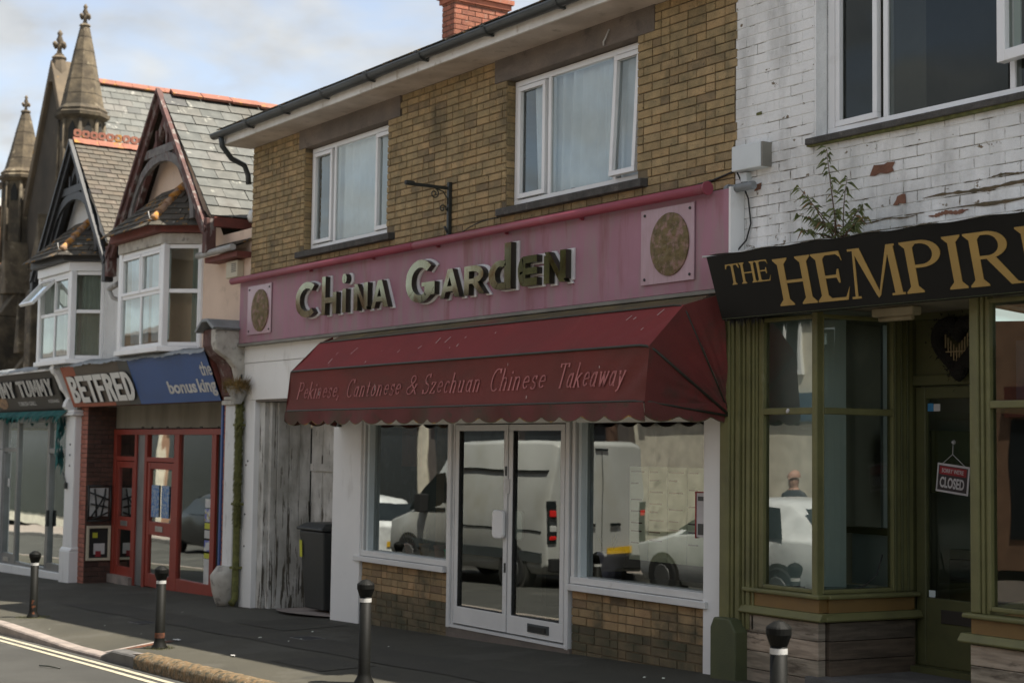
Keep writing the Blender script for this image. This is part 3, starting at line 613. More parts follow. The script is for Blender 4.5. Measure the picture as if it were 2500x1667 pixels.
# lintels
for x0, x1 in ((-17.12,-14.66), (-12.79,-10.30)):
    b = MB(); b.box(x0, x1, -.02, .16, 5.355, 5.60); b.build('lintel', 'concrete_lintel', shop, bevel=.006)
for x0, x1 in ((-17.05,-14.76), (-12.65,-10.39)):
    b = MB(); b.T = Matrix.Identity(4); b.prism([(-.085,4.012),(.12,4.012),(.12,4.105),(-.085,4.085)], x0, x1, 'x'); b.build('window_sill', 'sill_dark', shop, bevel=.008)
def upvc(parent, x0, x1, z0, z1, y, cells, glass, frame='white_upvc', fw=.055, T=None, fd=.07, name='window'):
    """cells: (u0,u1,z0,z1, sash, open deg). Outer frame joined to bars; each sash and pane a sub-part"""
    b = MB(T); b.box(x0, x1, y, y+fd, z0, z0+fw); b.box(x0, x1, y, y+fd, z1-fw, z1)
    b.box(x0, x0+fw, y+.001, y+fd, z0+fw, z1-fw); b.box(x1-fw, x1, y+.001, y+fd, z0+fw, z1-fw)
    for cu_ in sorted({c[0] for c in cells}):
        if cu_ > x0+fw+.01: b.box(cu_-.022, cu_+.022, y+.002, y+fd, z0+fw, z1-fw)
    w = b.build(name, frame, parent, bevel=.004)
    for c in cells:
        u0, u1, a0, a1, sash = c[:5]; s_ = .045 if sash else 0.0
        u0 += .012; u1 -= .012; a0 += .012; a1 -= .012
        TT = T or Matrix.Identity(4)
        if len(c) > 5:
            hz_ = c[6] if len(c) > 6 else 'top'
            if hz_ == 'top': TT = TT @ Matrix.Translation((0, y, a1)) @ Matrix.Rotation(R(c[5]), 4, 'X') @ Matrix.Translation((0, -y, -a1))
            else: TT = TT @ Matrix.Translation((u1, y, 0)) @ Matrix.Rotation(R(c[5]), 4, 'Z') @ Matrix.Translation((-u1, -y, 0))
        if sash:
            b = MB(TT); yy = y-.018
            b.box(u0, u1, yy, y+.03, a0, a0+s_); b.box(u0, u1, yy, y+.03, a1-s_, a1); b.box(u0, u0+s_, yy+.001, y+.03, a0+s_, a1-s_); b.box(u1-s_, u1, yy+.001, y+.03, a0+s_, a1-s_)
            b.build('sash', frame, w, bevel=.004)
            b = MB(TT); b.cur = 0
            for q in ((u0+s_,u1-s_,a0+s_-.006,a0+s_),(u0+s_,u1-s_,a1-s_,a1-s_+.006)): b.box(q[0], q[1], yy+.006, y, q[2], q[3])
            b.build('gasket', 'cable', w)
        b = MB(TT); g_ = .012 if not sash else 0
        b.poly(((u0+s_-.004, y+.02, a0+s_-.004), (u1-s_+.004, y+.02, a0+s_-.004), (u1-s_+.004, y+.02, a1-s_+.004), (u0+s_-.004, y+.02, a1-s_+.004)))
        b.build('pane', glass, w)
    return w
fw = .055
upvc(shop, WL[0]+.02, WL[1]-.005, 4.115, 5.345, .085, [(WL[0]+.075, -16.40, 4.17, 5.29, True), (-16.36, -15.40, 4.17, 5.29, False), (-15.36, WL[1]-.06, 4.17, 5.29, True)], 'glass_upper')
upvc(shop, WR[0]+.01, WR[1]-.005, 4.115, 5.345, .085, [(WR[0]+.065, -12.03, 4.17, 5.29, True), (-11.99, -11.02, 4.17, 5.29, False), (-10.98, WR[1]-.06, 4.17, 5.29, True, -3.0)], 'glass_upper')
# rooms behind the upper windows
def room(parent, x0, x1, y0, y1, z0, z1, mt='dark_room', name='interior'):
    b = MB()
    b.poly(((x0,y1,z0),(x1,y1,z0),(x1,y1,z1),(x0,y1,z1))); b.poly(((x0,y0,z0),(x0,y1,z0),(x0,y1,z1),(x0,y0,z1))); b.poly(((x1,y0,z0),(x1,y0,z1),(x1,y1,z1),(x1,y1,z0)))
    b.poly(((x0,y0,z0),(x1,y0,z0),(x1,y1,z0),(x0,y1,z0))); b.poly(((x0,y0,z1),(x0,y1,z1),(x1,y1,z1),(x1,y0,z1))); return b.build(name, mt, parent)
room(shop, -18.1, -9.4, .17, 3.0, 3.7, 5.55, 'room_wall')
def curtain(x0, x1, z0, z1, y, amp, k, lab, ph=0.0, mt='curtain_net', sway=0.0, T=None):
    b = MB(T)
    def f(u, v):
        x = x0+(x1-x0)*u+sway*(1-v)*math.sin(u*5+ph)
        a = amp*(.55+.45*math.sin(u*7+ph*2))*(.6+.4*v)
        return (x, y+a*math.sin(u*k*6.283+ph+.8*math.sin(u*9+v*1.5)), z0+(z1-z0)*v)
    b.grid(f, int(k*8), 5); return tag(b.build('net_curtain', mt), lab, 'curtain', 'net curtains behind the upstairs windows')
curtain(-16.72, -15.0, 4.2, 5.34, .20, .05, 10, 'pale net curtain hanging straight in the upstairs window left of the iron bracket', .4)
curtain(-12.40, -11.62, 4.2, 5.34, .20, .055, 5, 'bunched net curtain at the left of the upstairs window above the name board', 1.1, sway=.05)
curtain(-11.72, -11.1, 4.2, 5.34, .21, .012, 4, 'flat thin stretch of net curtain in the middle of the right upstairs window', 2.1, 'curtain_net')
curtain(-11.30, -10.55, 4.2, 5.34, .20, .03, 6, 'loosely gathered net curtain behind the right casement of the upstairs window', 2.7, sway=.12)
# eaves
b = MB(); b.box(-18.55, -9.15, -.395, .0, 5.585, 5.60); b.build('soffit', 'soffit', shop)
b = MB(); b.box(-18.56, -9.14, -.425, -.397, 5.578, 5.70); b.build('fascia_board', 'fascia_white', shop, bevel=.004)
b = MB()
def gut(u, v):
    a = math.pi*(1+v); x = -18.62+9.5*u
    return (x, -.492+.062*math.cos(a)*1.0, 5.712+.062*math.sin(a)+.004*math.sin(x*1.3))
b.grid(gut, 40, 8)
b.grid(lambda u, v: (-18.62+9.5*u, -.492+.056*math.cos(math.pi*(1+v)), 5.712+.056*math.sin(math.pi*(1+v))+.004*math.sin((-18.62+9.5*u)*1.3)), 40, 8)
b.box(-18.62, -9.12, -.556, -.547, 5.705, 5.722)
gt = b.build('gutter', 'gutter_grey', shop)
for x in (-17.55, -16.55, -15.55, -14.5, -13.4, -12.2, -11.05, -9.9):
    b = MB(); b.grid(lambda u, v: (x-.035+.07*u, -.492+.071*math.cos(math.pi*(1+v)), 5.712+.071*math.sin(math.pi*(1+v))), 1, 8); b.box(x-.015, x+.015, -.50, -.42, 5.64, 5.655); b.box(x-.03, x+.03, -.57, -.42, 5.72, 5.728)
    b.build('gutter_joint', 'gutter_grey', gt)
b = MB(); b.tube([(-18.40,-.49,5.66),(-18.42,-.46,5.55),(-18.49,-.3,5.42),(-18.53,-.1,5.36),(-18.54,-.04,5.24),(-18.54,-.03,5.12)], .036, 10); b.build('downpipe', 'gutter_grey', shop)
# roof
b = MB(); b.poly(((-18.6,-.5,5.735),(-9.1,-.5,5.735),(-9.1,4.2,7.75),(-18.6,4.2,7.75))); b.poly(((-18.6,4.2,7.75),(-9.1,4.2,7.75),(-9.1,9,5.7),(-18.6,9,5.7))); b.build('roof', 'slate_far', shop)
lay_slates(shop, (-18.6, 1.0, 6.395), (1,0,0), (0,-1.5,-.655), 30, 8, .32, .19, 'roof_slate', 'lichen_roof', maxn=0, thick=.012)
# chimney
ch = MB(); ch.box(-18.80, -18.48, 3.02, 3.92, 5.5, 8.55); cho = ch.build('chimney', 'mortar_grey', shop)
lay_bricks(cho, (-18.48, 3.02, 0), (0,1,0), .90, 6.6, 8.5, [], 'brick_chimney', course=.075, L=.225, maxn=120, seed=8, joint=.01)
lay_bricks(cho, (-18.80, 3.02, 0), (1,0,0), .335, 6.6, 8.5, [], 'brick_chimney', course=.075, L=.225, maxn=0, seed=9, joint=.01)
b = MB(); b.box(-18.84, -18.44, 2.98, 3.96, 8.06, 8.13); b.box(-18.87, -18.41, 2.95, 3.99, 8.135, 8.2); b.build('chimney_cap', 'brick_chimney', cho)
# white board above the shopfront
b = MB(); b.box(-18.50, -15.2, -.06, .16, 2.80, 3.04); b.build('fascia_panel', 'panel_white', shop, bevel=.004)
b = MB(); b.box(-18.20, -15.2, -.055, .16, 2.33, 2.795); b.build('fascia_panel', 'panel_white', shop, bevel=.004)
b = MB(); b.box(-18.50, -18.205, -.055, .16, 2.33, 2.795); b.build('fascia_panel', 'panel_white', shop, bevel=.004)
b = MB(); b.box(-15.2, -9.24, -.05, .16, 2.03, 3.04); b.build('head_board', 'panel_white', shop)
b = MB(); b.box(-18.2, -16.0, -.04, .9, 2.305, 2.328); b.build('alcove_ceiling', 'concrete_lintel', shop)
b = MB(); b.box(-18.48, -18.13, -.05, .14, G(-18.3)-.05, 2.33); b.build('post', 'white_paint', shop, bevel=.006)
b = MB()
for z in (1.55, 1.50, .88, .48): b.box(-18.36+.05*(z > 1.52), -18.34+.05*(z > 1.52), -.058, -.05, z, z+.02)
b.build('fixing', 'cable', shop)
b = MB(); b.box(-18.13, -17.98, .02, .12, G(-18)-.02, 2.30); b.box(-17.98,-17.9,.08,.16,G(-18)-.02,2.30); b.build('door_frame', 'peeling_heavy', shop, bevel=.004)
# alcove: peeling board wall on its far side and back
k = 0
x = -17.86
for w_ in (.30, .16, .30, .30, .30, .30, .30, .26):
    if x+w_ > -15.98: w_ = -15.98-x
    if w_ <= .02: break
    b = MB(); y_ = .62 if True else 0; b.box(x+.003, x+w_-.003, y_+.004*(k % 2), y_+.03, G(x)-.03, 2.3); b.build('board', 'peeling', shop, bevel=.003); x += w_; k += 1
y = .16
for w_ in (.15,.15,.15):
    b = MB(); b.box(-17.9, -17.87, y+.003, y+w_-.003, G(-18)-.03, 2.3); b.build('board', 'peeling_heavy', shop); y += w_
b = MB()
for z in (.62, 1.45): b.box(-17.84, -17.2, .595, .615, z, z+.09)
b.build('ledge', 'peeling', shop)
b = MB(); b.box(-16.02, -15.98, .12, .65, G(-16)-.03, 2.3); b.build('alcove_side', 'panel_white', shop)
st = MB(); st.grid(lambda u, v: (-17.7+1.75*u, .1+.5*v-.28*math.sin(u*3.14)*(1-v)*1.0, G(-17.7+1.75*u)+.012+.02*math.sin(u*3.14)), 10, 5); st.build('concrete_step', 'kerb_pale', shop)
# the two white piers
for x0, x1 in ((-16.0, -15.34), (-9.60, -9.235)):
    b = MB(); b.box(x0, x1, -.045, .14, G((x0+x1)/2)-.02, 2.34 if x0 < -12 else 3.0); b.build('pier', 'white_paint', shop, bevel=.008)
# low brick panels and sills
for x0, x1, mxn in ((-15.34, -13.52, 42), (-11.42, -9.60, 42)):
    zt = .50; zb = G(x0)-.08
    b = MB(); b.box(x0, x1, .004, .14, zb, zt+.02); b.build('panel_backing', 'mortar_brown', shop)
    lay_bricks(shop, (x0, .004, 0), (1,0,0), x1-x0, zt-4*.075, zt+.001, [], 'brick_panel', course=.075, L=.225, used=used, maxn=mxn, seed=12, joint=.008, D=.01, bond='mixed', jit=.004)
    lay_bricks(shop, (x0, .004, 0), (1,0,0), x1-x0, zt-9*.075 if x0 > -12 else zt-10*.075, zt-4*.075+.001, [], 'brick_mossy', course=.075, L=.225, used=used, maxn=mxn, seed=13, joint=.008, D=.009, jit=.006, bond='mixed')
    b = MB(); b.box(x0-(.09 if x0 < -12 else .0), x1+(.06 if x0 > -12 else -.02), -.075, .10, .505, .562); b.build('shop_sill', 'alu_white', shop, bevel=.006)
    b = MB(); b.box(x0, x1, -.03, .10, .566, .625); b.build('bottom_rail', 'alu_white', shop, bevel=.004)
    b = MB(); b.poly(((x0,.07,.62),(x1,.07,.62),(x1,.07,2.05),(x0,.07,2.05))); b.build('shop_glass', 'glass_shop', shop)
for x in (-15.34, -15.27, -13.56, -11.42, -11.35): 
    b = MB(); b.box(x, x+.045, -.02+.02*(x in (-15.27,-11.35)), .10, .56, 2.05); b.build('window_bar', 'alu_white' if x not in (-15.27,-11.35) else 'room_pale', shop, bevel=.003)
b = MB(); b.box(-15.34, -13.5, -.01, .10, 2.0, 2.06); b.build('window_head', 'alu_white', shop); b = MB(); b.box(-11.42, -9.6, -.01, .10, 2.0, 2.06); b.build('window_head', 'alu_white', shop)
# door frame and pair of doors
df = MB(); zb = G(-12.5)-.01+.10
for x in (-13.52, -11.50): df.box(x, x+.055, -.035, .10, zb-.03, 2.06); df.box(x+.058 if x < -12 else x-.035, x+.09 if x < -12 else x-.003, -.012, .10, zb-.03, 2.06)
df.box(-13.46, -11.5, -.03, .10, 2.0, 2.06); dfo = df.build('door_frame', 'alu_white', shop, bevel=.004)
b = MB(); b.prism([(-13.52, G(-13.5)-.05), (-11.42, G(-11.4)-.05), (-11.42, zb-.02), (-13.52, zb-.02)], -.03, .1); b.build('threshold', 'concrete_lintel', shop)
b = MB(); b.box(-13.5, -11.46, -.04, .10, zb-.02, zb+.005); b.build('threshold_bar', 'alu_white', shop)
for x0, x1, right in ((-13.42, -12.475, False), (-12.455, -11.545, True)):
    d = MB(); z0, z1 = zb+.02, 1.99
    d.box(x0, x1, -.012, .05, z0, z0+.17); d.box(x0, x1, -.012, .05, z1-.06, z1); d.box(x0, x0+.065, -.011, .05, z0+.17, z1-.06); d.box(x1-.065, x1, -.011, .05, z0+.17, z1-.06)
    do = d.build('door', 'alu_white', shop, bevel=.004)
    b = MB(); b.poly(((x0+.06,.02,z0+.16),(x1-.06,.02,z0+.16),(x1-.06,.02,z1-.05),(x0+.06,.02,z1-.05))); b.build('glass', 'glass_shop', do)
    b = MB()
    for q in ((x0+.065,x0+.073,z0+.17,z1-.06),(x1-.073,x1-.065,z0+.17,z1-.06),(x0+.065,x1-.065,z0+.17,z0+.178)): b.box(q[0], q[1], -.005, .02, q[2], q[3])
    b.build('gasket', 'cable', do)
    if right:
        b = MB(); b.box(-12.10, -11.76, -.022, .0, z0+.045, z0+.125); lp = b.build('letter_plate', 'gutter_grey', do, bevel=.004)
        b = MB(); b.box(-12.07, -11.80, -.030, -.02, z0+.06, z0+.105); b.build('flap', 'cable', lp)
hx = -12.465
b = MB()
def rbox(b, x0, x1, y0, y1, z0, z1, r=.03, n=5):
    pts = []
    for cx, cz, a0 in ((x1-r, z0+r, -90), (x1-r, z1-r, 0), (x0+r, z1-r, 90), (x0+r, z0+r, 180)):
        for k in range(n+1): a = R(a0+90*k/n); pts.append((cx+r*math.cos(a), cz+r*math.sin(a)))
    b.prism(pts, y0, y1, 'y')
rbox(b, hx-.20, hx-.01, -.06, -.02, .90, 1.17, .045); b.build('push_plate', 'white_upvc', shop, bevel=.012)
b = MB(); rbox(b, hx+.015, hx+.19, .03, .05, .90, 1.17, .045); b.build('push_plate', 'room_pale', shop)
b = MB()
for z in (.58, 1.50): b.box(hx-.045, hx-.02, -.018, -.01, z, z+.09)
b.build('keyhole_plate', 'iron_black', shop)
b = MB(); b.box(hx-.03, hx+.035, -.02, -.014, 1.33, 1.47); b.build('sticker', 'print_white', shop)
# shop room seen dimly through the glass
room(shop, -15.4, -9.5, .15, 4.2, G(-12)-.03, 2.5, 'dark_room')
b = MB(); b.box(-15.2, -13.62, .16, .95, .3, .60); b.box(-11.3, -9.62, .16, .95, .3, .58); b.build('display_shelf', 'room_mid', shop)
b = MB(); b.box(-13.15, -12.75, .6, .65, zb, .72); b.build('counter_panel', 'room_wall', shop)
# ---------------------------------------------------------------- name board
sg = thing('name_board', (-13.8, -.1, 3.03), 'faded pink shop name board with gold mirrored letters above the red awning', 'shop sign')
b = MB(); b.box(-18.45, -9.19, -.15, -.02, 3.045, 3.83); b.build('board', 'sign_pink', sg, bevel=.004)
b = MB(); b.box(-18.47, -9.2, -.17, -.02, 3.008, 3.04); b.build('bottom_trim', 'trim_grey', sg, bevel=.003)
b = MB(); b.box(-9.188, -9.165, -.155, -.01, 3.03, 3.84); b.build('end_trim', 'white_paint', sg)
b = MB(); b.tube([(-18.55,-.22,3.845),(-13.97,-.22,3.845)], .043, 12); b.tube([(-13.93,-.22,3.846),(-9.37,-.22,3.846)], .043, 12); b.tube([(-13.97,-.22,3.845),(-13.93,-.22,3.845)], .039, 12)
b.tube([(-9.38,-.22,3.846),(-9.36,-.22,3.846)], .056, 12); b.build('roller_tube', 'pipe_red', sg)
for x in (-13.55, -12.3, -11.1, -14.9, -16.4):
    b = MB(); b.box(x-.01, x+.01, -.20, -.16, 3.79, 3.83); b.build('tube_clip', 'pipe_red', sg)
# letters built from flat slabs: gold mirror face, dark edge, white backing
def arcband(cx, cy, rx, ry, a0, a1, tx, ty, n=16):
    P = []
    for k in range(n):
        a, c = R(a0+(a1-a0)*k/n), R(a0+(a1-a0)*(k+1)/n)
        P.append([(cx+(rx-tx)*math.cos(a), cy+(ry-ty)*math.sin(a)), (cx+rx*math.cos(a), cy+ry*math.sin(a)), (cx+rx*math.cos(c), cy+ry*math.sin(c)), (cx+(rx-tx)*math.cos(c), cy+(ry-ty)*math.sin(c))])
    return P
def rc(x0, x1, y0, y1): return [(x0,y0),(x1,y0),(x1,y1),(x0,y1)]
def art_letter(ch, w, h):
    t = .088
    if ch == 'C':
        return arcband(w*.56, h/2, w*.56, h/2, 50, 310, t*1.25, .075, 22)
    if ch == 'G':
        return arcband(w*.50, h/2, w*.50, h/2, 42, 352, t*1.35, .08, 26)+[rc(w*.66, w, h*.16, h*.46), rc(w*.56, w*.7, h*.37, h*.46)]
    if ch == 'h': return [rc(0, t, 0, h)]+[rc(w-t, w, 0, h*.56)]+[rc(t*.9, w-t*.9, h*.30, h*.44)]
    if ch == 'i': return [rc(w*.2, w*.2+t, 0, h*.60)]+arcband(w*.2+t/2, h*.86, t*.62, h*.125, 0, 360, t*.60, h*.12, 12)
    if ch == 'N': return [rc(0, t, 0, h*.9)]+[[(t*.1, h), (t*.9, h), (w-t*.1, 0), (w-t*1.05, 0)]]+[rc(w-t, w, .03, h)]
    if ch == 'A': return [[(0,0),(t*.85,0),(w*.5+t*.35,h),(w*.5-t*.5,h)]]+[[(w-t*1.05,0),(w,0),(w*.5+t*.5,h),(w*.5-t*.5,h)]]+[rc(w*.28, w*.72, h*.22, h*.40)]
    if ch == 'R': return [rc(0, t, 0, h)]+arcband(w*.48, h*.69, w*.46, h*.31, -90, 90, t*.95, .06, 12)+[rc(t*.5, w*.5, h*.81, h), rc(t*.5, w*.5, h*.38, h*.55)]+[[(w-t*1.1,0),(w,0),(w*.62,h*.46),(w*.34,h*.46)]]
    if ch == 'd': return [rc(w-t*1.25, w, 0, h)]+arcband(w*.52, h*.32, w*.52, h*.32, 60, 300, t*1.25, .06, 18)+[rc(w*.55, w-t, 0, h*.13), rc(w*.55, w-t, h*.50, h*.63)]
    if ch == 'E': return arcband(t, h*.5, t, h*.5, 90, 270, t*.9, .10, 10)+[rc(t*.35, t*1.35, .02, h-.02)]+[rc(t, w, 0, h*.26), rc(t, w, h*.38, h*.60), rc(t, w, h*.76, h)]
def put_letter(ch, x0, x1, z0, z1):
    w, h = x1-x0-.02, z1-z0-.015
    ps = art_letter(ch, w, h); b = MB()
    for j, p in enumerate(ps):
        q = [(x0+u, z0+.015+v) for u, v in p]; fy = -.232-.0006*(j % 5)
        b.cur = 1; b.prism(q, fy, -.172, 'y', front=0)
    b.cur = 2
    for j, p in enumerate(ps):
        cx = sum(u for u, v in p)/len(p); cz = sum(v for u, v in p)/len(p)
        q = []
        for u, v in p: q.append((x0+u+.026+(.012 if u > cx else -.006), z0+.015+v+(.012 if v > cz else -.014)))
        b.prism(q, -.168-.0005*(j % 5), -.152, 'y')
    return b.build('letter', ['gold_mirror', 'letter_side', 'letter_white'], sg)
for ch_, x0, x1, z0, z1 in (('C',-16.68,-16.14,3.235,3.665),('h',-16.01,-15.63,3.235,3.69),('i',-15.55,-15.33,3.235,3.69),('N',-15.24,-14.90,3.235,3.545),('A',-14.84,-14.45,3.235,3.545),
                        ('G',-14.10,-13.50,3.225,3.685),('A',-13.41,-13.02,3.235,3.54),('R',-12.96,-12.57,3.235,3.535),('d',-12.52,-12.12,3.245,3.70),('E',-12.02,-11.69,3.245,3.54),('N',-11.60,-11.24,3.24,3.545)):
    put_letter(ch_, x0, x1, z0, z1)
for x0, x1, z0, z1, mx_, mz in ((-18.17,-17.49,3.14,3.75,-17.79,3.43), (-10.27,-9.59,3.14,3.77,-9.89,3.455)):
    b = MB(); b.box(x0, x1, -.168, -.158, z0, z1); pl = b.build('plaque', 'plaque_clear', sg)
    b = MB(); n = 32
    def med(u, v, mx_=mx_, mz=mz):
        a = u*6.28318; r_ = .001+.999*v
        return (mx_+.245*r_*math.cos(a), -.180-.018*math.sqrt(max(0, 1-r_*r_))-.006*math.sin(a*5+r_*9)*r_*(1-r_)*4, mz+.262*r_*math.sin(a))
    b.grid(med, n, 8); b.grid(lambda u, v: (mx_+.245*math.cos(u*6.28318), -.180+.018*v, mz+.262*math.sin(u*6.28318)), n, 1); b.build('medallion', 'medallion', pl)
    b = MB()
    for x in (x0+.05, x1-.05):
        for z in (z0+.045, z1-.045):
            b.T = Matrix.Translation((x, -.168, z)) @ Matrix.Rotation(R(90), 4, 'X'); b.lathe([(.013,0),(.011,.008)], n=8)
    b.build('screw', 'cable', pl)
# ---------------------------------------------------------------- awning
aw = thing('awning', (-12.4, -.1, 2.1), 'dark red canvas shop awning with black ribs, scalloped valance and faded pink lettering', 'awning')
XL, XR = -15.68, -9.41
H1 = (-.42, 2.905); H2 = (-.765, 2.57); H3 = (-.81, 2.135); PV = (-.06, 2.03)
def sag(u, k, a): return a*math.sin(u*math.pi)*k
def panel(P, Q, n, name, mt, wrinkle=0.0, xl=XL, xr=XR, off=0.0):
    b = MB()
    def f(u, v):
        x = xl+(xr-xl)*u; yy = P[0]+(Q[0]-P[0])*v; zz = P[1]+(Q[1]-P[1])*v
        s_ = math.sin(v*math.pi)*.018
        wr = wrinkle*math.exp(-(1-u)*9)*math.sin(v*3.1)*math.sin(u*120+v*9)*1.0 + wrinkle*.12*math.exp(-u*14)*math.sin(v*3.1)*math.sin(u*90-v*7)
        return (x, yy+s_+wr-off, zz-s_*.3)
    b.grid(f, 110, 8); return b.build(name, mt, aw)
# back strip from the wall to the upper hoop, stained with algae
panel((-.16, 3.0), H1, 3, 'back_panel', 'canvas_algae')
panel(H1, H2, 6, 'upper_panel', 'canvas_red', .012)
panel(H2, H3, 6, 'lower_panel', 'canvas_low', .02)
for (x, sgn) in ((XR, 1), (XL, -1)):
    xw = x+sgn*.16; b = MB()
    ring = [(-.16,3.0),H1,H2,H3]
    pv = Vector((xw, PV[0], PV[1]+.02))
    for (p, q) in zip(ring[:-1], ring[1:]):
        def f(u, v, p=p, q=q):
            a = Vector((x if p != ring[0] else xw, p[0], p[1])); c = Vector((x if q != ring[0] else xw, q[0], q[1]))
            e = a.lerp(c, u); r_ = e.lerp(pv, v)
            w_ = .012*math.sin(v*3.14)*(math.sin(u*3.14)*-1.6+.5*math.sin(u*17+v*8)+.35*math.sin(v*23+u*5))
            return (r_.x+sgn*w_, r_.y, r_.z)
        b.grid(f, 14, 14)
    # closing triangle against the wall, hanging down to the lower edge
    b.grid(lambda u, v: (xw+sgn*.01*math.sin(u*14), PV[0]-.02-(.10+.78*0)*u*0, 0) if False else (Vector((x, H3[0], H3[1])).lerp(Vector((xw, -.05, 2.14)), u).x, Vector((x, H3[0], H3[1])).lerp(Vector((xw, -.05, 2.14)), u).y, 2.14-.06*v), 6, 1)
    b.build('side_panel', 'canvas_side', aw)
def hoop(H, name='rib', r=.012):
    b = MB(); pts = []
    P = Vector((XL-.16, PV[0], PV[1])); Q = Vector((XL, H[0], H[1])); pts.append(P); pts.append(P.lerp(Q, .93)); pts.append(Q+Vector((.05,0,0)))
    Q2 = Vector((XR, H[0], H[1])); P2 = Vector((XR+.16, PV[0], PV[1])); pts += [Q2-Vector((.12,0,0)), Q2-Vector((.03,-.005,.01)), P2.lerp(Q2, .93), P2]
    b.tube([p+Vector((0,-.008,.004)) for p in pts], r, 6); b.build(name, 'rib_black', aw)
hoop(H1, r=.007); hoop(H2, r=.011); hoop(H3, r=.009)
b = MB(); b.box(XR+.13, XR+.19, -.075, -.04, 1.98, 2.33); b.box(XL-.19, XL-.13, -.075, -.04, 1.98, 2.3); b.build('wall_bracket', 'rib_black', aw)
# scalloped valance
def valance(P, Q, n, wave, mt, name, ztop, drop, sc):
    L_ = (Q-P).length; b = MB(); N_ = int(L_/sc*12)
    for k in range(N_):
        for j, (a0, a1) in enumerate(((0, .5), (.5, 1))):
            pass
    def zb_(s_): return ztop-drop+sc*.11-abs(math.sin(math.pi*s_/sc))**.8*sc*.16
    def W_(s_, v): return .012*math.sin(s_*9+1)*v+.02*math.sin(s_*3.1)*v
    ids = []
    Nn = Vector((-(Q-P).y, (Q-P).x, 0)).normalized()
    for k in range(N_+1):
        s_ = L_*k/N_; p = P.lerp(Q, k/N_); col = []
        for v in (0, .35, .7, .93, 1.0):
            z = ztop+(zb_(s_)-ztop)*v; q = p+Nn*W_(s_, v); col.append(b.vt((q.x, q.y, z)))
        ids.append(col)
    for k in range(N_):
        for v in range(4):
            b.cur = 1 if v == 3 else 0
            b.face((ids[k][v], ids[k+1][v], ids[k+1][v+1], ids[k][v+1]), True)
    b.build(name, [mt, 'trim_yellow'], aw)
valance(Vector((XL, H3[0]-.012, 0)), Vector((XR, H3[0]-.012, 0)), 8, 0, 'valance', 'valance', 2.13, .135, .305)
valance(Vector((XR+.012, H3[0]-.005, 0)), Vector((XR+.15, -.08, 0)), 8, 0, 'valance', 'valance', 2.13, .135, .30)
valance(Vector((XL-.012, H3[0]-.005, 0)), Vector((XL-.15, -.08, 0)), 8, 0, 'valance', 'valance', 2.13, .135, .30)
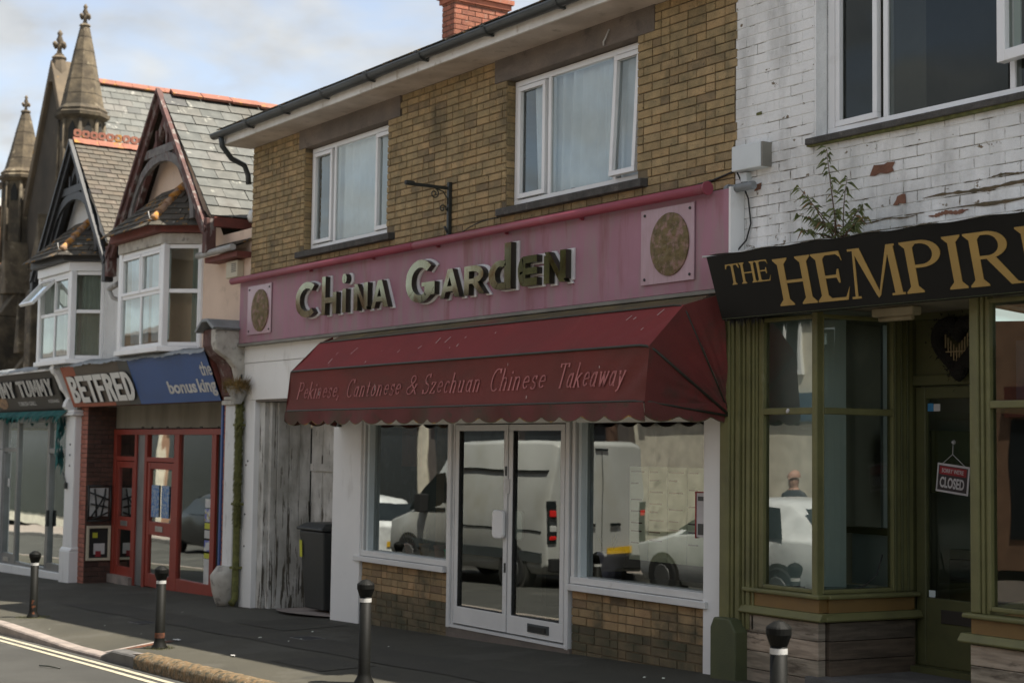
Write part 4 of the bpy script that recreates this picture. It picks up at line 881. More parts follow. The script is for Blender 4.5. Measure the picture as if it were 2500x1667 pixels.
# lettering on the lower panel
lowN = Vector((0, H3[0]-H2[0], H3[1]-H2[1])).normalized()
def onlow(x, z):
    f_ = (H2[1]-z)/(H2[1]-H3[1]); return Vector((x, H2[0]+(H3[0]-H2[0])*f_+math.sin(f_*math.pi)*.018-.005, z))
up = (onlow(0, 2.5)-onlow(0, 2.2)).normalized()
def EL(cx, cy, rx, ry, a0, a1, n=12): return [(cx+rx*math.cos(R(a0+(a1-a0)*k/n)), cy+ry*math.sin(R(a0+(a1-a0)*k/n))) for k in range(n+1)]
SF = .055
def ser(x, y): return [(x-SF, y), (x+SF, y)]
def glyph(c):
    X = .43
    if c == 'P': return .42, [[(0,0),(0,.75)], [(0,.75)]+EL(.18,.565,.17,.185,90,-90)+[(0,.38)], ser(0,0), ser(-.02,.75)]
    if c == 'T': return .50, [[(.25,0),(.25,.75)], [(0,.66),(0,.75),(.5,.75),(.5,.66)], ser(.25,0)]
    if c == 'C': return .46, [EL(.26,.375,.25,.385,52,305,18), [(.42,.75),(.42,.62)]]
    if c == 'S': return .38, [EL(.19,.57,.16,.18,40,230,12)+EL(.19,.19,.17,.19,80,-150,14), [(.32,.76),(.32,.64)], [(.03,.0),(.03,.13)]]
    if c == 'e': return .32, [[(.03,.24),(.28,.26)]+EL(.155,.24,.135,.20,10,315,16)]
    if c == 'k': return .34, [[(0,0),(0,.75)], [(.25,.42),(.02,.20)], [(.09,.26),(.29,0)], ser(0,0), [(-SF,.75),(0,.75)], ser(.27,.42), ser(.30,0)]
    if c == 'i': return .10, [[(.02,0),(.02,.43)], ser(.02,0), [(-.03,.43),(.02,.43)], [(.02,.58),(.02,.63)]]
    if c in 'nhu':
        if c == 'u': return .36, [[(.02,.43),(.02,.14)]+EL(.13,.13,.11,.13,180,350,8)+[(.26,.2)], [(.26,.43),(.26,0)], ser(.0,.43), ser(.24,.43), [(.26,0),(.32,0)]]
        return .36, [[(.02,0),(.02,.75 if c == 'h' else .43)], [(.02,.30)]+EL(.15,.30,.11,.14,160,0,8)+[(.26,0)], ser(.02,0), ser(.26,0), [(-.04,.75 if c == 'h' else .43),(.02,.75 if c == 'h' else .43)]]
    if c == 's': return .27, [EL(.12,.33,.095,.105,30,220,10)+EL(.12,.11,.105,.11,75,-150,12), [(.21,.44),(.21,.35)]]
    if c == 'z': return .32, [[(.02,.36),(.02,.43),(.28,.43),(.0,0),(.29,0),(.29,.08)]]
    if c == 'c': return .29, [EL(.15,.22,.13,.215,50,310,14)]
    if c == 'o': return .34, [EL(.16,.22,.14,.215,0,360,18)]
    if c == 'a': return .35, [EL(.13,.21,.12,.20,60,330,14), [(.26,.43),(.26,.05),(.31,0)], EL(.15,.30,.11,.13,150,20,6)]
    if c == 't': return .22, [[(.06,.60),(.06,.10)]+EL(.13,.08,.07,.08,180,320,6), [(-.03,.43),(.17,.43)]]
    if c == 'w': return .48, [[(.0,.43),(.11,0),(.22,.40),(.33,0),(.44,.43)], ser(0,.43), ser(.44,.43), ser(.22,.43)]
    if c == 'y': return .34, [[(.0,.43),(.14,.02)], [(.29,.43),(.11,-.12),(.02,-.17)], ser(0,.43), ser(.29,.43)]
    if c == '&': return .56, [[(.50,.0),(.14,.50)]+EL(.22,.60,.11,.14,200,-40,12)+[(.12,.30)]+EL(.16,.17,.15,.17,150,330,12)+[(.44,.34)], [(.38,.38),(.50,.38)]]
    if c == ',': return .14, [[(.04,.05),(.04,-.02),(-.01,-.12)]]
    return .2, []
def italic(word, x0, x1, z0, hh, asc=.75):
    strokes = []; x = 0; gap = .15
    for c in word:
        w_, st = glyph(c)
        strokes.append([[(x+u, v) for u, v in p] for p in st])
        x += w_+gap
    tot = x-gap; sc = hh/asc; shear = .30; kx = ((x1-x0)-shear*hh)/tot
    P0 = onlow(x0, z0); T = TR(P0, (1,0,0), (0,0,1), up)
    for j, p in [(j, p) for letter in strokes for j, p in enumerate(letter+[None])]:
        if j == 0: b = MB(T)
        if p is None: b.build('letter', 'print_pink', aw); continue
        q = [Vector((u*kx+shear*v*sc, v*sc)) for u, v in p]; dd = .0006*(j % 4)
        for a, c in zip(q[:-1], q[1:]):
            d = c-a; L_ = d.length
            if L_ < 1e-5: continue
            hw = .0034+.0060*abs(d.y)/L_; n_ = Vector((-d.y, d.x))/L_*hw; e_ = d/L_*hw*.5
            b.poly([(r_.x, -.002-dd, r_.y) for r_ in (a-e_+n_, c+e_+n_, c+e_-n_, a-e_-n_)][::-1])
for s_, x0, x1, hh in (('Pekinese,',-15.25,-14.24,.175),('Cantonese',-14.14,-13.01,.175),('&',-12.93,-12.68,.18),('Szechuan',-12.63,-11.60,.18),('Chinese',-11.48,-10.60,.19),('Takeaway',-10.48,-9.53,.20)):
    italic(s_, x0*1.013, x1*1.013, 2.268, hh)
for k in range(26):
    rn = random.Random(k+50); x = rn.uniform(XL+.3, XR-.1); f_ = rn.uniform(.1, .9)
    P, Q = (H1, H2) if k < 18 else (H2, H3); s_ = rn.uniform(.006, .016); l_ = s_*rn.choice((1,1,1.5,3))
    if k == 3: x = -14.6; f_ = .42; s_ = .012; l_ = .055
    if k == 7: x = -13.2; f_ = .5; s_ = .012; l_ = .025
    b = MB(); yy = P[0]+(Q[0]-P[0])*f_+math.sin(f_*math.pi)*.018-.006; zz = P[1]+(Q[1]-P[1])*f_; d = Vector((0, Q[0]-P[0], Q[1]-P[1])).normalized()
    b.T = TR((x, yy, zz), (1,0,0), (0,0,1), -d) @ Matrix.Rotation(R(18 if k == 3 else rn.uniform(-30, 30)), 4, 'Y')
    b.poly(((-s_*.4,-.002,-l_),(s_*.5,-.002,-l_*.9),(s_*.45,-.002,l_),(-s_*.3,-.002,l_*.9))); b.build('bird_dropping', 'droppings', aw)
# ---------------------------------------------------------------- things at the shop
bn = thing('wheelie_bin', (-16.72, .34, G(-16.7)), 'black wheelie bin with a yellow sticker standing in the alcove with peeling boards', 'bin', rz=0.0)
b = MB()
def binf(w0, d0, z0, w1, d1, z1): return [(-w0/2,-d0/2,z0),(w0/2,-d0/2,z0),(w0/2,d0/2,z0),(-w0/2,d0/2,z0),(-w1/2,-d1/2,z1),(w1/2,-d1/2,z1),(w1/2,d1/2,z1),(-w1/2,d1/2,z1)]
def hexa(b, v):
    i = [b.vt(p) for p in v]
    for q in ((0,3,2,1),(4,5,6,7),(0,1,5,4),(1,2,6,5),(2,3,7,6),(3,0,4,7)): b.face([i[k] for k in q])
hexa(b, binf(.50,.44,.06,.64,.56,.98)); bb = b.build('body', 'bin_black', bn, bevel=.02, local=True)
b = MB(); hexa(b, binf(.68,.62,.985,.68,.62,1.02)); hexa(b, binf(.66,.60,1.02,.52,.44,1.07)); b.build('lid', 'bin_black', bn, bevel=.012, local=True)
b = MB(); b.tube([(-.27,.34,1.0),(-.27,.37,.98),(.27,.37,.98),(.27,.34,1.0)], .014, 6); b.build('handle', 'bin_black', bn, local=True)
for sx in (-.27, .27):
    b = MB(); b.T = Matrix.Translation((sx,.2,.1)) @ Matrix.Rotation(R(90), 4, 'Y'); b.lathe([(.1,-.025),(.1,.025)], n=16); b.build('wheel', 'tyre', bn, local=True)
b = MB(); b.poly(((-.30,-.274,.66),(-.23,-.274,.66),(-.225,-.285,.86),(-.295,-.285,.86))); b.build('sticker', 'sticker_yellow', bn, local=True)
br = thing('sign_bracket', (-13.58, -.02, 3.9), 'empty black wrought-iron hanging sign bracket with two scrolls between the upstairs windows', 'bracket')
b = MB(); b.box(-13.6, -13.56, -.055, -.015, 3.88, 4.48); b.build('upright', 'iron_black', br, bevel=.004)
b = MB(); b.box(-13.592, -13.568, -.56, -.05, 4.40, 4.432); b.box(-13.60, -13.56, -.56, -.46, 4.41, 4.445); b.build('arm', 'iron_black', br, bevel=.003)
b = MB(); b.tube([(-13.58,-.03,3.93),(-13.58,-.09,4.02)], .012, 6); b.build('stay', 'iron_black', br)
def spiral(cy, cz, r0, turns, a0, sgn=1, n=28):
    return [(-13.58, cy+sgn*(r0*(1-.8*k/n))*math.cos(a0+turns*6.283*k/n), cz+(r0*(1-.8*k/n))*math.sin(a0+turns*6.283*k/n)) for k in range(n+1)]
b = MB(); b.tube([(-13.58,-.055,4.25),(-13.58,-.06,4.31),(-13.58,-.11,4.375),(-13.58,-.19,4.40)]+spiral(-.215,4.345,.055,1.4,R(90),-1)[0:], .007, 6); b.build('scroll', 'iron_black', br)
b = MB(); b.tube([(-13.58,-.055,4.22),(-13.58,-.062,4.18)]+spiral(-.115,4.20,.045,1.3,R(-40),1)[2:], .007, 6); b.build('scroll', 'iron_black', br)
# cable dangling over the lintel, wall cables
b = MB(); b.tube([(-10.92,-.03,5.50),(-10.95,-.05,5.42),(-10.99,-.04,5.40),(-11.0,-.03,5.37)], .008, 5); tag(b.build('loose_cable', 'print_white'), 'short white cable end poking from the concrete lintel over the right upstairs window', 'cable')
b = MB(); pts = [(-13.5+.1*k, -.012-.004*(k % 2), 3.90+.012*k+.05*math.sin(k*.35)) for k in range(9)]; b.tube(pts, .006, 5); tag(b.build('wall_cable', 'cable'), 'thin black cable clipped to the brickwork just right of the iron bracket', 'cable')
b = MB(); b.tube([(-9.72,-.02,3.94),(-9.5,-.022,3.955),(-9.3,-.024,3.985),(-9.2,-.03,4.0)], .009, 5); tag(b.build('wall_cable', 'cable'), 'black cable running from the pink tube\'s end towards the white box', 'cable')
b = MB(); b.tube([(-9.24,-.1,3.83),(-8.98,-.08,3.835)], .034, 10); b.tube([(-9.27,-.1,3.83),(-9.23,-.1,3.83)], .042, 10); tag(b.build('duct_stub', 'lead', bevel=0), 'short grey pipe stub sticking out beside the top right corner of the pink board', 'pipe')
b = MB(); b.tube([(-9.20,-.06,3.97),(-9.165,-.05,3.90),(-9.10,-.03,3.75),(-9.08,-.02,3.55),(-9.12,-.03,3.42),(-9.18,-.08,3.33),(-9.27,-.2,3.27)], .007, 5); tag(b.build('wall_cable', 'cable'), 'loose black cable looping down the white wall to the black shop sign', 'cable')
b = MB(); b.tube([(-9.06,-.03,3.36),(-9.12,-.1,3.31),(-9.20,-.25,3.285),(-9.24,-.38,3.27)], .009, 5); tag(b.build('wall_cable', 'print_white'), 'pale cable lying over the left end of the black and gold sign', 'cable')
ab = thing('alarm_box', (-9.04, -.06, 3.96), 'plain pale white plastic box fixed where the brown and the white brick walls meet', 'box')
b = MB(); b.box(-9.21, -8.88, -.11, .0, 3.965, 4.165); b.build('cover', 'box_white', ab, bevel=.008); b = MB(); b.box(-8.879, -8.86, -.10, 0, 3.97, 4.16); b.build('side_panel', 'trim_grey', ab)
b = MB(); b.box(-9.16, -9.09, -.06, .0, 3.88, 3.955); b.build('junction', 'box_white', ab, bevel=.004)
# window displays
def pot(x, y, z, r, h, mt, lab, plant=None):
    t = thing('plant_pot', (x, y, z), lab, 'plant pot', None)
    b = MB(); b.lathe([(r*.68,0),(r*.95,h*.86),(r*1.08,h*.87),(r*1.08,h),(r*.98,h),(r*.9,h*.8)], n=16); b.build('pot', mt, t, local=True)
    if plant:
        b = MB(); rn = random.Random(int(x*100))
        for k in range(plant):
            a = rn.uniform(0, 6.28); l_ = rn.uniform(.08, .2); p = Vector((rn.uniform(-r,r)*.5, rn.uniform(-r,r)*.5, h)); q = p+Vector((math.cos(a)*l_*.5, math.sin(a)*l_*.5, l_)); w_ = Vector((-math.sin(a), math.cos(a), 0))*.012; mid = p.lerp(q, .5)
            b.poly((p, mid+w_, q, mid-w_))
        b.build('foliage', 'leaf', t, local=True)
    return t
pot(-13.98, .16, .62, .06, .13, 'pot_terracotta', 'small terracotta pot inside the left shop window beside the green pot')
pot(-13.77, .15, .62, .055, .10, 'pot_green', 'small bright green pot inside the left shop window next to the door')
pot(-14.30, .17, .62, .06, .13, 'hip_tile', 'brown pot with a leafy plant inside the left shop window', 14)
pot(-14.62, .17, .62, .05, .11, 'pot_terracotta', 'small pot with a yellow-green plant at the left end of the left shop window sill', 10)
pot(-11.13, .22, .62, .125, .235, 'pot_lilac', 'lilac plastic flower pot behind the glass right of the door', 6)
mn = thing('menu_sheet', (-10.2, .11, 1.2), 'large pale takeaway menu sheet in four columns taped inside the right shop window', 'menu')
for k in range(4):
    x0 = -10.74+.255*k; b = MB(); b.box(x0+.004, x0+.251, .105, .108, .82+.012*k*0, 1.62); sh = b.build('sheet', 'paper_green' if k != 0 else 'paper', mn)
    b = MB(); rn = random.Random(k)
    z = 1.57
    while z > .95:
        b.box(x0+.02, x0+.12+rn.uniform(0, .1), .1025, .1045, z, z+.012); z -= rn.choice((.07,.10,.14))
    b.build('text_line', 'menu_text', sh)
nt_ = thing('notice', (-9.72, .06, 1.25), 'small framed notice stuck to the glass at the right edge of the right shop window', 'notice')
b = MB(); b.box(-9.80,-9.60,.058,.066,1.06,1.42); b.build('sheet', 'card_white', nt_); b = MB(); b.box(-9.78,-9.62,.054,.0575,1.355,1.39); b.box(-9.78,-9.62,.054,.0575,1.08,1.17); b.build('print', 'sign_slate', nt_)
b = MB(); b.box(-9.81,-9.80,.05,.066,1.05,1.43); b.box(-9.8,-9.6,.05,.066,1.42,1.43); b.build('border', 'closed_red', nt_)
b = MB(); b.box(-15.12, -14.72, .35, .37, 1.55, 2.0); tag(b.build('wall_poster', 'poster_red', bevel=.002), 'dark red panel hanging high inside the left shop window', 'poster')
b = MB(); b.box(-14.62, -14.45, .5, .66, .6, 2.02); tag(b.build('timber_post', 'timber_post'), 'brown timber post standing inside the left shop window', 'post')
# ================================================================ the gabled houses on the left
def gable_house(lab, xr, xc, ridge_z, base_z, XL_, XR_, wallmt, barge, barge2, fascia, slatemt, kind, slate_w, slate_e, yback, tiles):
    h = thing('gabled_house', ((XL_+XR_)/2, 2, G((XL_+XR_)/2)), lab, 'building')
    b = MB(); half = xr-xc
    # front wall with gable above
    b.poly(((XL_,0,3.0),(XR_,0,3.0),(XR_,0,base_z),(xr-.15,0,base_z),(xc,0,ridge_z-.15),(2*xc-xr+.15,0,base_z),(XL_,0,base_z)))
    b.poly(((XR_,0,3.0),(XR_,6,3.0),(XR_,6,base_z),(XR_,0,base_z))); b.poly(((XL_,0,3.0),(XL_,0,base_z),(XL_,6,base_z),(XL_,6,3.0)))
    b.build('wall', wallmt, h)
    # roof slopes
    sl = Vector((xr-xc, 0, base_z+.22-ridge_z)); Ls = sl.length
    rf = MB(); rf.poly(((xc,-.25,ridge_z),(xr,-.25,base_z+.22),(xr,yback,base_z+.22),(xc,yback,ridge_z))); rf.poly(((xc,-.25,ridge_z),(xc,yback,ridge_z),(2*xc-xr,yback,base_z+.22),(2*xc-xr,-.25,base_z+.22)))
    rf.build('roof', 'mortar_dark', h)
    nD = int(Ls/slate_e); nA = int((yback+.3)/slate_w)
    lay_slates(h, (xc+.02,-.27,ridge_z+.0), (0,1,0), sl, nA, nD, slate_w, slate_e, tiles, slatemt, maxn=300, thick=.01, lift=.018)
    return h, Ls
H1_, L1 = gable_house('cream gabled house with dark red bargeboards, slate roof and bay window over the blue sign', -19.22, -21.1, 6.74, 4.55, -22.95, -18.47, 'render_cream', 0,0,0, 'slate', 'a', .33, .205, 9.0, 'roof_slate')
H2_, L2 = gable_house('white gabled house with black bargeboards, crested red ridge tiles and an open bay window casement', -23.05, -24.9, 6.62, 4.5, -26.6, -22.97, 'render_white', 0,0,0, 'roof_tile', 'b', .185, .118, 6.0, 'roof_tile')
# ridge tiles of house 1
b0 = MB(); b0.prism([(-.13,-.055),(0,.035),(.13,-.055),(.115,-.085),(0,0),(-.115,-.085)], 0, .44, 'y'); rm = b0.mesh('ridge_tile', 'terracotta'); PI_ = wmat(H1_).inverted(); rr = random.Random(5)
for k in range(20):
    o = bpy.data.objects.new('ridge_tile', rm); COL.objects.link(o); o.parent = H1_; o.matrix_parent_inverse = PI_; o.matrix_basis = Matrix.Translation((-21.1, -.12+k*.455, 6.80+rr.uniform(-1,1)*.006)) @ Matrix.Rotation(R(rr.uniform(-.8,.8)), 4, 'X')
b = MB(); b.poly(((-21.06,-.27,6.72),(-20.93,-.27,6.57),(-20.93,9,6.57),(-21.06,9,6.72))); b.build('lead_strip', 'slate_far', H1_)
# crested ridge tiles of house 2 (pierced)
def crest_mesh():
    b = MB(); b.prism([(-.10,-.08),(0,.03),(.10,-.08)], 0, .136, 'y')
    n = 12; cy, cz, ri = .068, .095, .026
    for k in range(n):
        a, c = 2*math.pi*k/n, 2*math.pi*(k+1)/n
        def O(t_): m_ = max(abs(math.cos(t_)), abs(math.sin(t_)), .80); return (cy+.064*math.cos(t_)/m_, cz+.060*math.sin(t_)/m_)
        b.prism([(cy+ri*math.cos(a), cz+ri*math.sin(a)), O(a), O(c), (cy+ri*math.cos(c), cz+ri*math.sin(c))], -.016, .016, 'x')
    return b.mesh('crest_tile', 'terracotta')
cm_ = crest_mesh(); PI2 = wmat(H2_).inverted()
for k in range(26):
    o = bpy.data.objects.new('crest_tile', cm_); COL.objects.link(o); o.parent = H2_; o.matrix_parent_inverse = PI2; o.matrix_basis = Matrix.Translation((-24.9, -.27+k*.138, 6.70+rr.uniform(-1,1)*.005)) @ Matrix.Rotation(R(rr.uniform(-2,2)), 4, 'X')
# bargeboards and gable timberwork
def barges(h, xc, half, rz, bz, m1, m2, y=-.30):
    w_ = .20; dx, dz = half, rz-bz; L_ = math.hypot(dx, dz); nx, nz = dz/L_, dx/L_
    for s_ in (-1, 1):
        b = MB(); A = (xc, rz+.06); B = (xc+s_*(dx+.02), bz-.02)
        q = [A, B, (B[0]-s_*nx*w_*.9, B[1]-nz*w_*.4), (A[0], A[1]-w_/nx*0.78)]
        b.prism(q, y, y+.05, 'y'); bo = b.build('bargeboard', m1, h, bevel=.006)
        b = MB(); b.prism([(A[0], A[1]+.02), (B[0]+s_*.03, B[1]), (B[0]+s_*.0, B[1]-.05), (A[0], A[1]-.05)], y-.04, y+.02, 'y'); b.build('capping', m1, bo)
        # inner rafter
        b = MB(); A2 = (xc, rz-.30); B2 = (xc+s_*(dx-.27), bz-.05)
        b.prism([A2, B2, (B2[0]-s_*.09, B2[1]), (A2[0], A2[1]-.15)], y+.08, y+.16, 'y'); b.build('inner_rafter', m1, h)
    # arched collar
    b = MB(); zc_ = bz+.30; r0 = dx*.62; hgt = .95; pr = []
    n = 16
    for k in range(n):
        a, c = math.pi*k/n, math.pi*(k+1)/n
        P = lambda t_, e: (xc+(r0+e)*math.cos(t_), zc_+(hgt+e)*math.sin(t_)-.1)
        b.prism([P(a,0), P(a,.13), P(c,.13), P(c,0)], y+.05, y+.11, 'y')
    b.build('arch_brace', m2, h)
    b = MB(); b.box(xc-r0*.55, xc+r0*.55, y+.045, y+.12, zc_+hgt+.0, zc_+hgt+.12); b.build('collar', m2, h)
    for x in (xc-.20, xc+.20):
        b = MB(); b.box(x-.035, x+.035, y+.06, y+.13, zc_+hgt+.12, rz-.5); b.build('strut', m1, h)
    for s_ in (-1, 1):
        b = MB(); b.box(xc+s_*dx-.09, xc+s_*dx+.05, y-.02, y+.12, bz-.34, bz+.12); b.build('bargeboard_foot', m1, h, bevel=.01)
barges(H1_, -21.1, 1.86, 6.74, 4.62, 'barge_red', 'barge_grey')
barges(H2_, -24.9, 1.80, 6.60, 4.55, 'barge_black', 'barge_black')
b = MB(); b.box(-19.27, -19.17, -.22, 6.0, 4.63, 4.76); b.build('eaves_board', 'red_fascia', H1_)
b = MB(); b.box(-23.10, -23.0, -.22, 4.0, 4.58, 4.70); b.build('eaves_board', 'barge_black', H2_)
# canted bays with little hipped roofs
def bay(h, x0, x1, yf, xw0, xw1, z0, z1, openc, fascia, friezemt, roofx, lab):
    """front from x0..x1 at y=yf; cants back to xw0/xw1 at y=0"""
    rootp = h
    def pan(p, q, n, opn=None):
        d = Vector((q[0]-p[0], q[1]-p[1], 0)); L_ = d.length; T = TR((p[0], p[1], 0), d)
        zt = z0+(z1-z0)*.53; cells = []
        if n == 2:
            m_ = L_/2
            cells = [(.06, m_-.0, z0+.06, zt, False), (m_, L_-.06, z0+.06, zt, False)]
            up1 = (.06, m_, zt+.03, z1-.05, True)+((opn,) if opn else ()); cells += [up1, (m_, L_-.06, zt+.03, z1-.05, True)]
        else: cells = [(.05, L_-.05, z0+.06, zt, False), (.05, L_-.05, zt+.03, z1-.05, False)]
        bb = MB(T); bb.box(.05, L_-.05, .003, .06, zt-.01, zt+.045); 
        w = upvc(rootp, 0, L_, z0, z1, 0, cells if n == 2 else cells, 'glass_upper' if n == 2 else 'glass_side', T=T, name='bay_window')
        bb.build('transom', 'white_upvc', w, bevel=.004)
        if n == 1: pass
    pan((x0, yf), (x1, yf), 2, openc); pan((x1, yf), (xw1, -.0), 1); pan((xw0, -.0), (x0, yf), 1)
    for x, y in ((x0, yf), (x1, yf)):
        b = MB(); b.T = Matrix.Translation((x, y, 0)) @ Matrix.Rotation(R(0), 4, 'Z'); b.box(-.065, .065, -.02, .07, z0-.02, z1+.01); b.build('corner_post', 'white_upvc', h, bevel=.012)
    b = MB(); b.box(xw1-.03, xw1+.06, -.03, .03, z0-.02, z1); b.build('wall_post', 'white_upvc', h, bevel=.004)
    o_ = .07
    b = MB(); b.prism([(xw0-.05,.02),(x0-.03,yf-o_),(x1+.03,yf-o_),(xw1+.05,.02)], z0-.075, z0-.005, 'z'); b.build('bay_sill', 'white_upvc', h, bevel=.006)
    # head frieze and eaves
    b = MB(); b.prism([(xw0-.04,.02),(x0-.02,yf-.05),(x1+.02,yf-.05),(xw1+.04,.02)], z1+.005, z1+.15, 'z'); b.build('frieze', friezemt, h, bevel=.006)
    e = .16
    b = MB(); b.prism([(xw0-.22,.02),(x0-.06,yf-e),(x1+.07,yf-e),(xw1+.22,.02)], z1+.155, z1+.27, 'z'); b.build('eaves_board', fascia, h, bevel=.006)
    # hipped roof
    ze = z1+.27; zr = ze+.62; e2 = e+.05
    a0, a1, a2, a3 = (xw0-.30,.0,ze), (x0-.09,yf-e2,ze), (x1+.10,yf-e2,ze), (xw1+.30,.0,ze); r0, r1 = (x0+.45,0,zr), (x1-.35,0,zr)
    b = MB(); b.poly((a1,a2,r1,r0)); b.poly((a2,a3,r1)); b.poly((a0,a1,r0)); b.poly((a0,a1,a2,a3)); b.build('bay_roof', 'mortar_dark', h)
    dn = Vector(a1)-Vector(r0); dn = Vector((0, a1[1]-0, ze-zr))
    lay_slates(h, (x0-.1, 0, zr+.004), (1,0,0), dn, int((x1-x0+.3)/.18), 7, .18, dn.length/6.6, 'bay_roof_slate', 'lichen_roof', maxn=300, seed=6, clip=lambda c: (c.x > (a1[0]+(r0[0]-a1[0])*((c.z-ze)/(zr-ze)))) and (c.x < (a2[0]+(r1[0]-a2[0])*((c.z-ze)/(zr-ze)))), thick=.012)
    al = (Vector(a3)-Vector(a2)); 
    nrm = al.cross(Vector(r1)-Vector(a2)); dn2 = nrm.cross(al).normalized(); dn2 = dn2 if dn2.z < 0 else -dn2
    Lr = (Vector(r1)-Vector(a2)).dot(-dn2); top = Vector(a2)-dn2*Lr
    uh = al.normalized(); ur = (Vector(r1)-Vector(a2)).dot(uh)
    def clip2(c):
        q = c-Vector(a2); v_ = q.dot(-dn2)/Lr; u_ = q.dot(uh); return u_ > ur*v_ and u_ < al.length+(ur-al.length)*v_
    lay_slates(h, top-uh*.2, uh, dn2, int((al.length+.4)/.18), 7, .18, Lr/6.6, 'bay_roof_slate', 'lichen_roof', maxn=60, seed=7, clip=clip2, thick=.012)
    b = MB()
    for k in range(5):
        p = Vector(r1).lerp(Vector(a2), k/5); q = Vector(r1).lerp(Vector(a2), (k+.96)/5); b.tube([p+Vector((0,0,.02)), q+Vector((0,0,.035))], [.055, .065], 8)
    b.build('hip_tiles', 'hip_tile', h)
    b = MB(); b.tube([Vector(a2)+Vector((0,0,.03)), Vector(a2)+Vector((.02,-.05,.05)), Vector(a2)+Vector((.0,-.06,.12)), Vector(a2)+Vector((-.03,-.05,.15))], .008, 5); b.build('hip_iron', 'gutter_pale', h)
    # room
    b = MB(); b.box(x0, x1, .9, .95, z0-.1, z1+.1); b.build('room_back', 'room_wall', h)
    room(h, xw0, xw1, -.0+.05, 2.2, z0-.05, z1+.1, 'room_wall')
bay(H1_, -22.05, -20.42, -.42, -22.42, -20.07, 3.10, 4.50, None, 'red_fascia', 'frieze_white', 0, '')
bay(H2_, -25.85, -24.28, -.42, -26.2, -23.96, 3.08, 4.46, -42, 'barge_black', 'white_upvc', 0, '')
curtain(-21.98, -21.3, 3.2, 4.45, -.28, .03, 6, 'white net curtain in the left half of the bay window with dark red eaves', .5)
curtain(-21.18, -20.5, 3.2, 4.45, -.28, .03, 6, 'white net curtain in the right half of the bay window with dark red eaves', 1.5)
curtain(-25.78, -25.1, 3.2, 4.4, -.26, .03, 6, 'grey net curtain behind the open casement of the far bay window', .8, 'curtain_grey')
curtain(-24.98, -24.35, 3.2, 4.4, -.26, .03, 6, 'grey net curtain in the right half of the far bay window', .2, 'curtain_grey')
cT = TR((-24.24,-.30,0), (.62,.82,0)); curtain(.02, .36, 3.15, 4.4, .06, .025, 4, 'grey curtain in the angled side light of the far bay window', .2, 'curtain_grey', T=cT)
cT = TR((-20.36,-.30,0), (.7,.72,0)); curtain(.26, .42, 3.15, 4.45, .06, .025, 2, 'pale curtain edge in the angled side light of the nearer bay window', .2, 'curtain_grey', T=cT)
# little lean-to roof and gutter beside the ochre brick wall
lt = MB(); lt.poly(((-19.55,-.2,4.30),(-18.46,-.2,4.30),(-18.46,.5,4.62),(-19.2,.5,4.62))); lt.build('lean_to_roof', 'mortar_dark', H1_)
lay_slates(H1_, (-19.45,.5,4.625), (1,0,0), (0,-.7,-.32), 5, 4, .2, .185, 'lean_to_slate', 'lichen_roof', maxn=40, seed=9, thick=.012)
b = MB(); b.tube([(-19.6,-.26,4.27),(-18.46,-.26,4.285)], .042, 10); b.build('gutter', 'gutter_pale', H1_)
b = MB(); b.box(-19.5, -18.47, -.20, -.0, 4.17, 4.24); b.build('eaves_board', 'red_fascia', H1_)
b = MB(); b.T = Matrix.Translation((-18.62,.1,4.72)); b.lathe([(.07,-.07),(.095,0),(.07,.08),(.02,.1)], n=12); tag(b.build('white_pipe_end', 'acrylic_white'), 'small white pipe end on the little roof beside the ochre brick wall', 'vent')  # white pipe end standing in for an unidentified bright spot
b = MB(); b.tube([(-22.88,-.3,4.08),(-22.50,-.3,4.13)], .042, 8); b.tube([(-22.86,-.3,4.06),(-22.84,-.26,3.95),(-22.62,-.05,3.84)], .032, 8); b.build('valley_gutter', 'gutter_pale', H1_)
vb = thing('vent_box', (-18.84,-.05,4.03), 'cream plastic louvred vent box on the cream wall just above the pink tube\'s left end', 'vent')
b = MB(); b.box(-19.03,-18.68,-.10,0,3.93,4.15); b.build('cover', 'box_cream', vb, bevel=.01)
b = MB()
for k in range(5): b.box(-18.85,-18.71,-.106,-.1,4.0+.025*k,4.012+.025*k)
b.build('louvre', 'trim_grey', vb)
# ================================================================ blue betting shop front
bs = thing('betting_shop_front', (-21.8, .3, G(-21.8)), 'recessed betting shop front with red door frames and dark brick piers under a blue sign', 'shop front')
PY = .46
def sidebricks(parent, O, ux, w_, z0, z1, mt, used_, seed, mxn=999):
    b = MB(TR(O, ux)); b.poly(((0,0,z0),(w_,0,z0),(w_,0,z1),(0,0,z1))); b.build('pier_backing', 'mortar_dark', parent)
    lay_bricks(parent, (O[0],O[1],O[2]), ux, w_, z0, z1, [], mt, course=.075, L=.225, used=used_, maxn=mxn, seed=seed, D=.008)
ub = [0]
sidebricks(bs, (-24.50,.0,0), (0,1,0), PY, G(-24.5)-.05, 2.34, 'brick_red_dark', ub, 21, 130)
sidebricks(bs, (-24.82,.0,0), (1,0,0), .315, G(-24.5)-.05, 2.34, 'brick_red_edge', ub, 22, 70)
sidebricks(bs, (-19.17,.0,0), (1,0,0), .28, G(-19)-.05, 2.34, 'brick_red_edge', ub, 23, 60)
b = MB(); b.box(-24.5,-19.1,PY+.0,PY+.05,2.0,2.40); b.build('render_panel', 'render_grime', bs)
b = MB()
rn = random.Random(2)
for k in range(14): x = -23.6+k*.32+rn.uniform(-.08,.08); b.box(x, x+rn.uniform(.04,.09), PY-.012, PY, 1.985, 1.985+rn.uniform(.015,.05))
b.build('plaster_remains', 'mortar_dark', bs)
b = MB(); b.box(-24.5,-19.1,.0,PY,2.36,2.4); b.build('soffit', 'render_grime', bs)
zr0 = G(-22)-.03
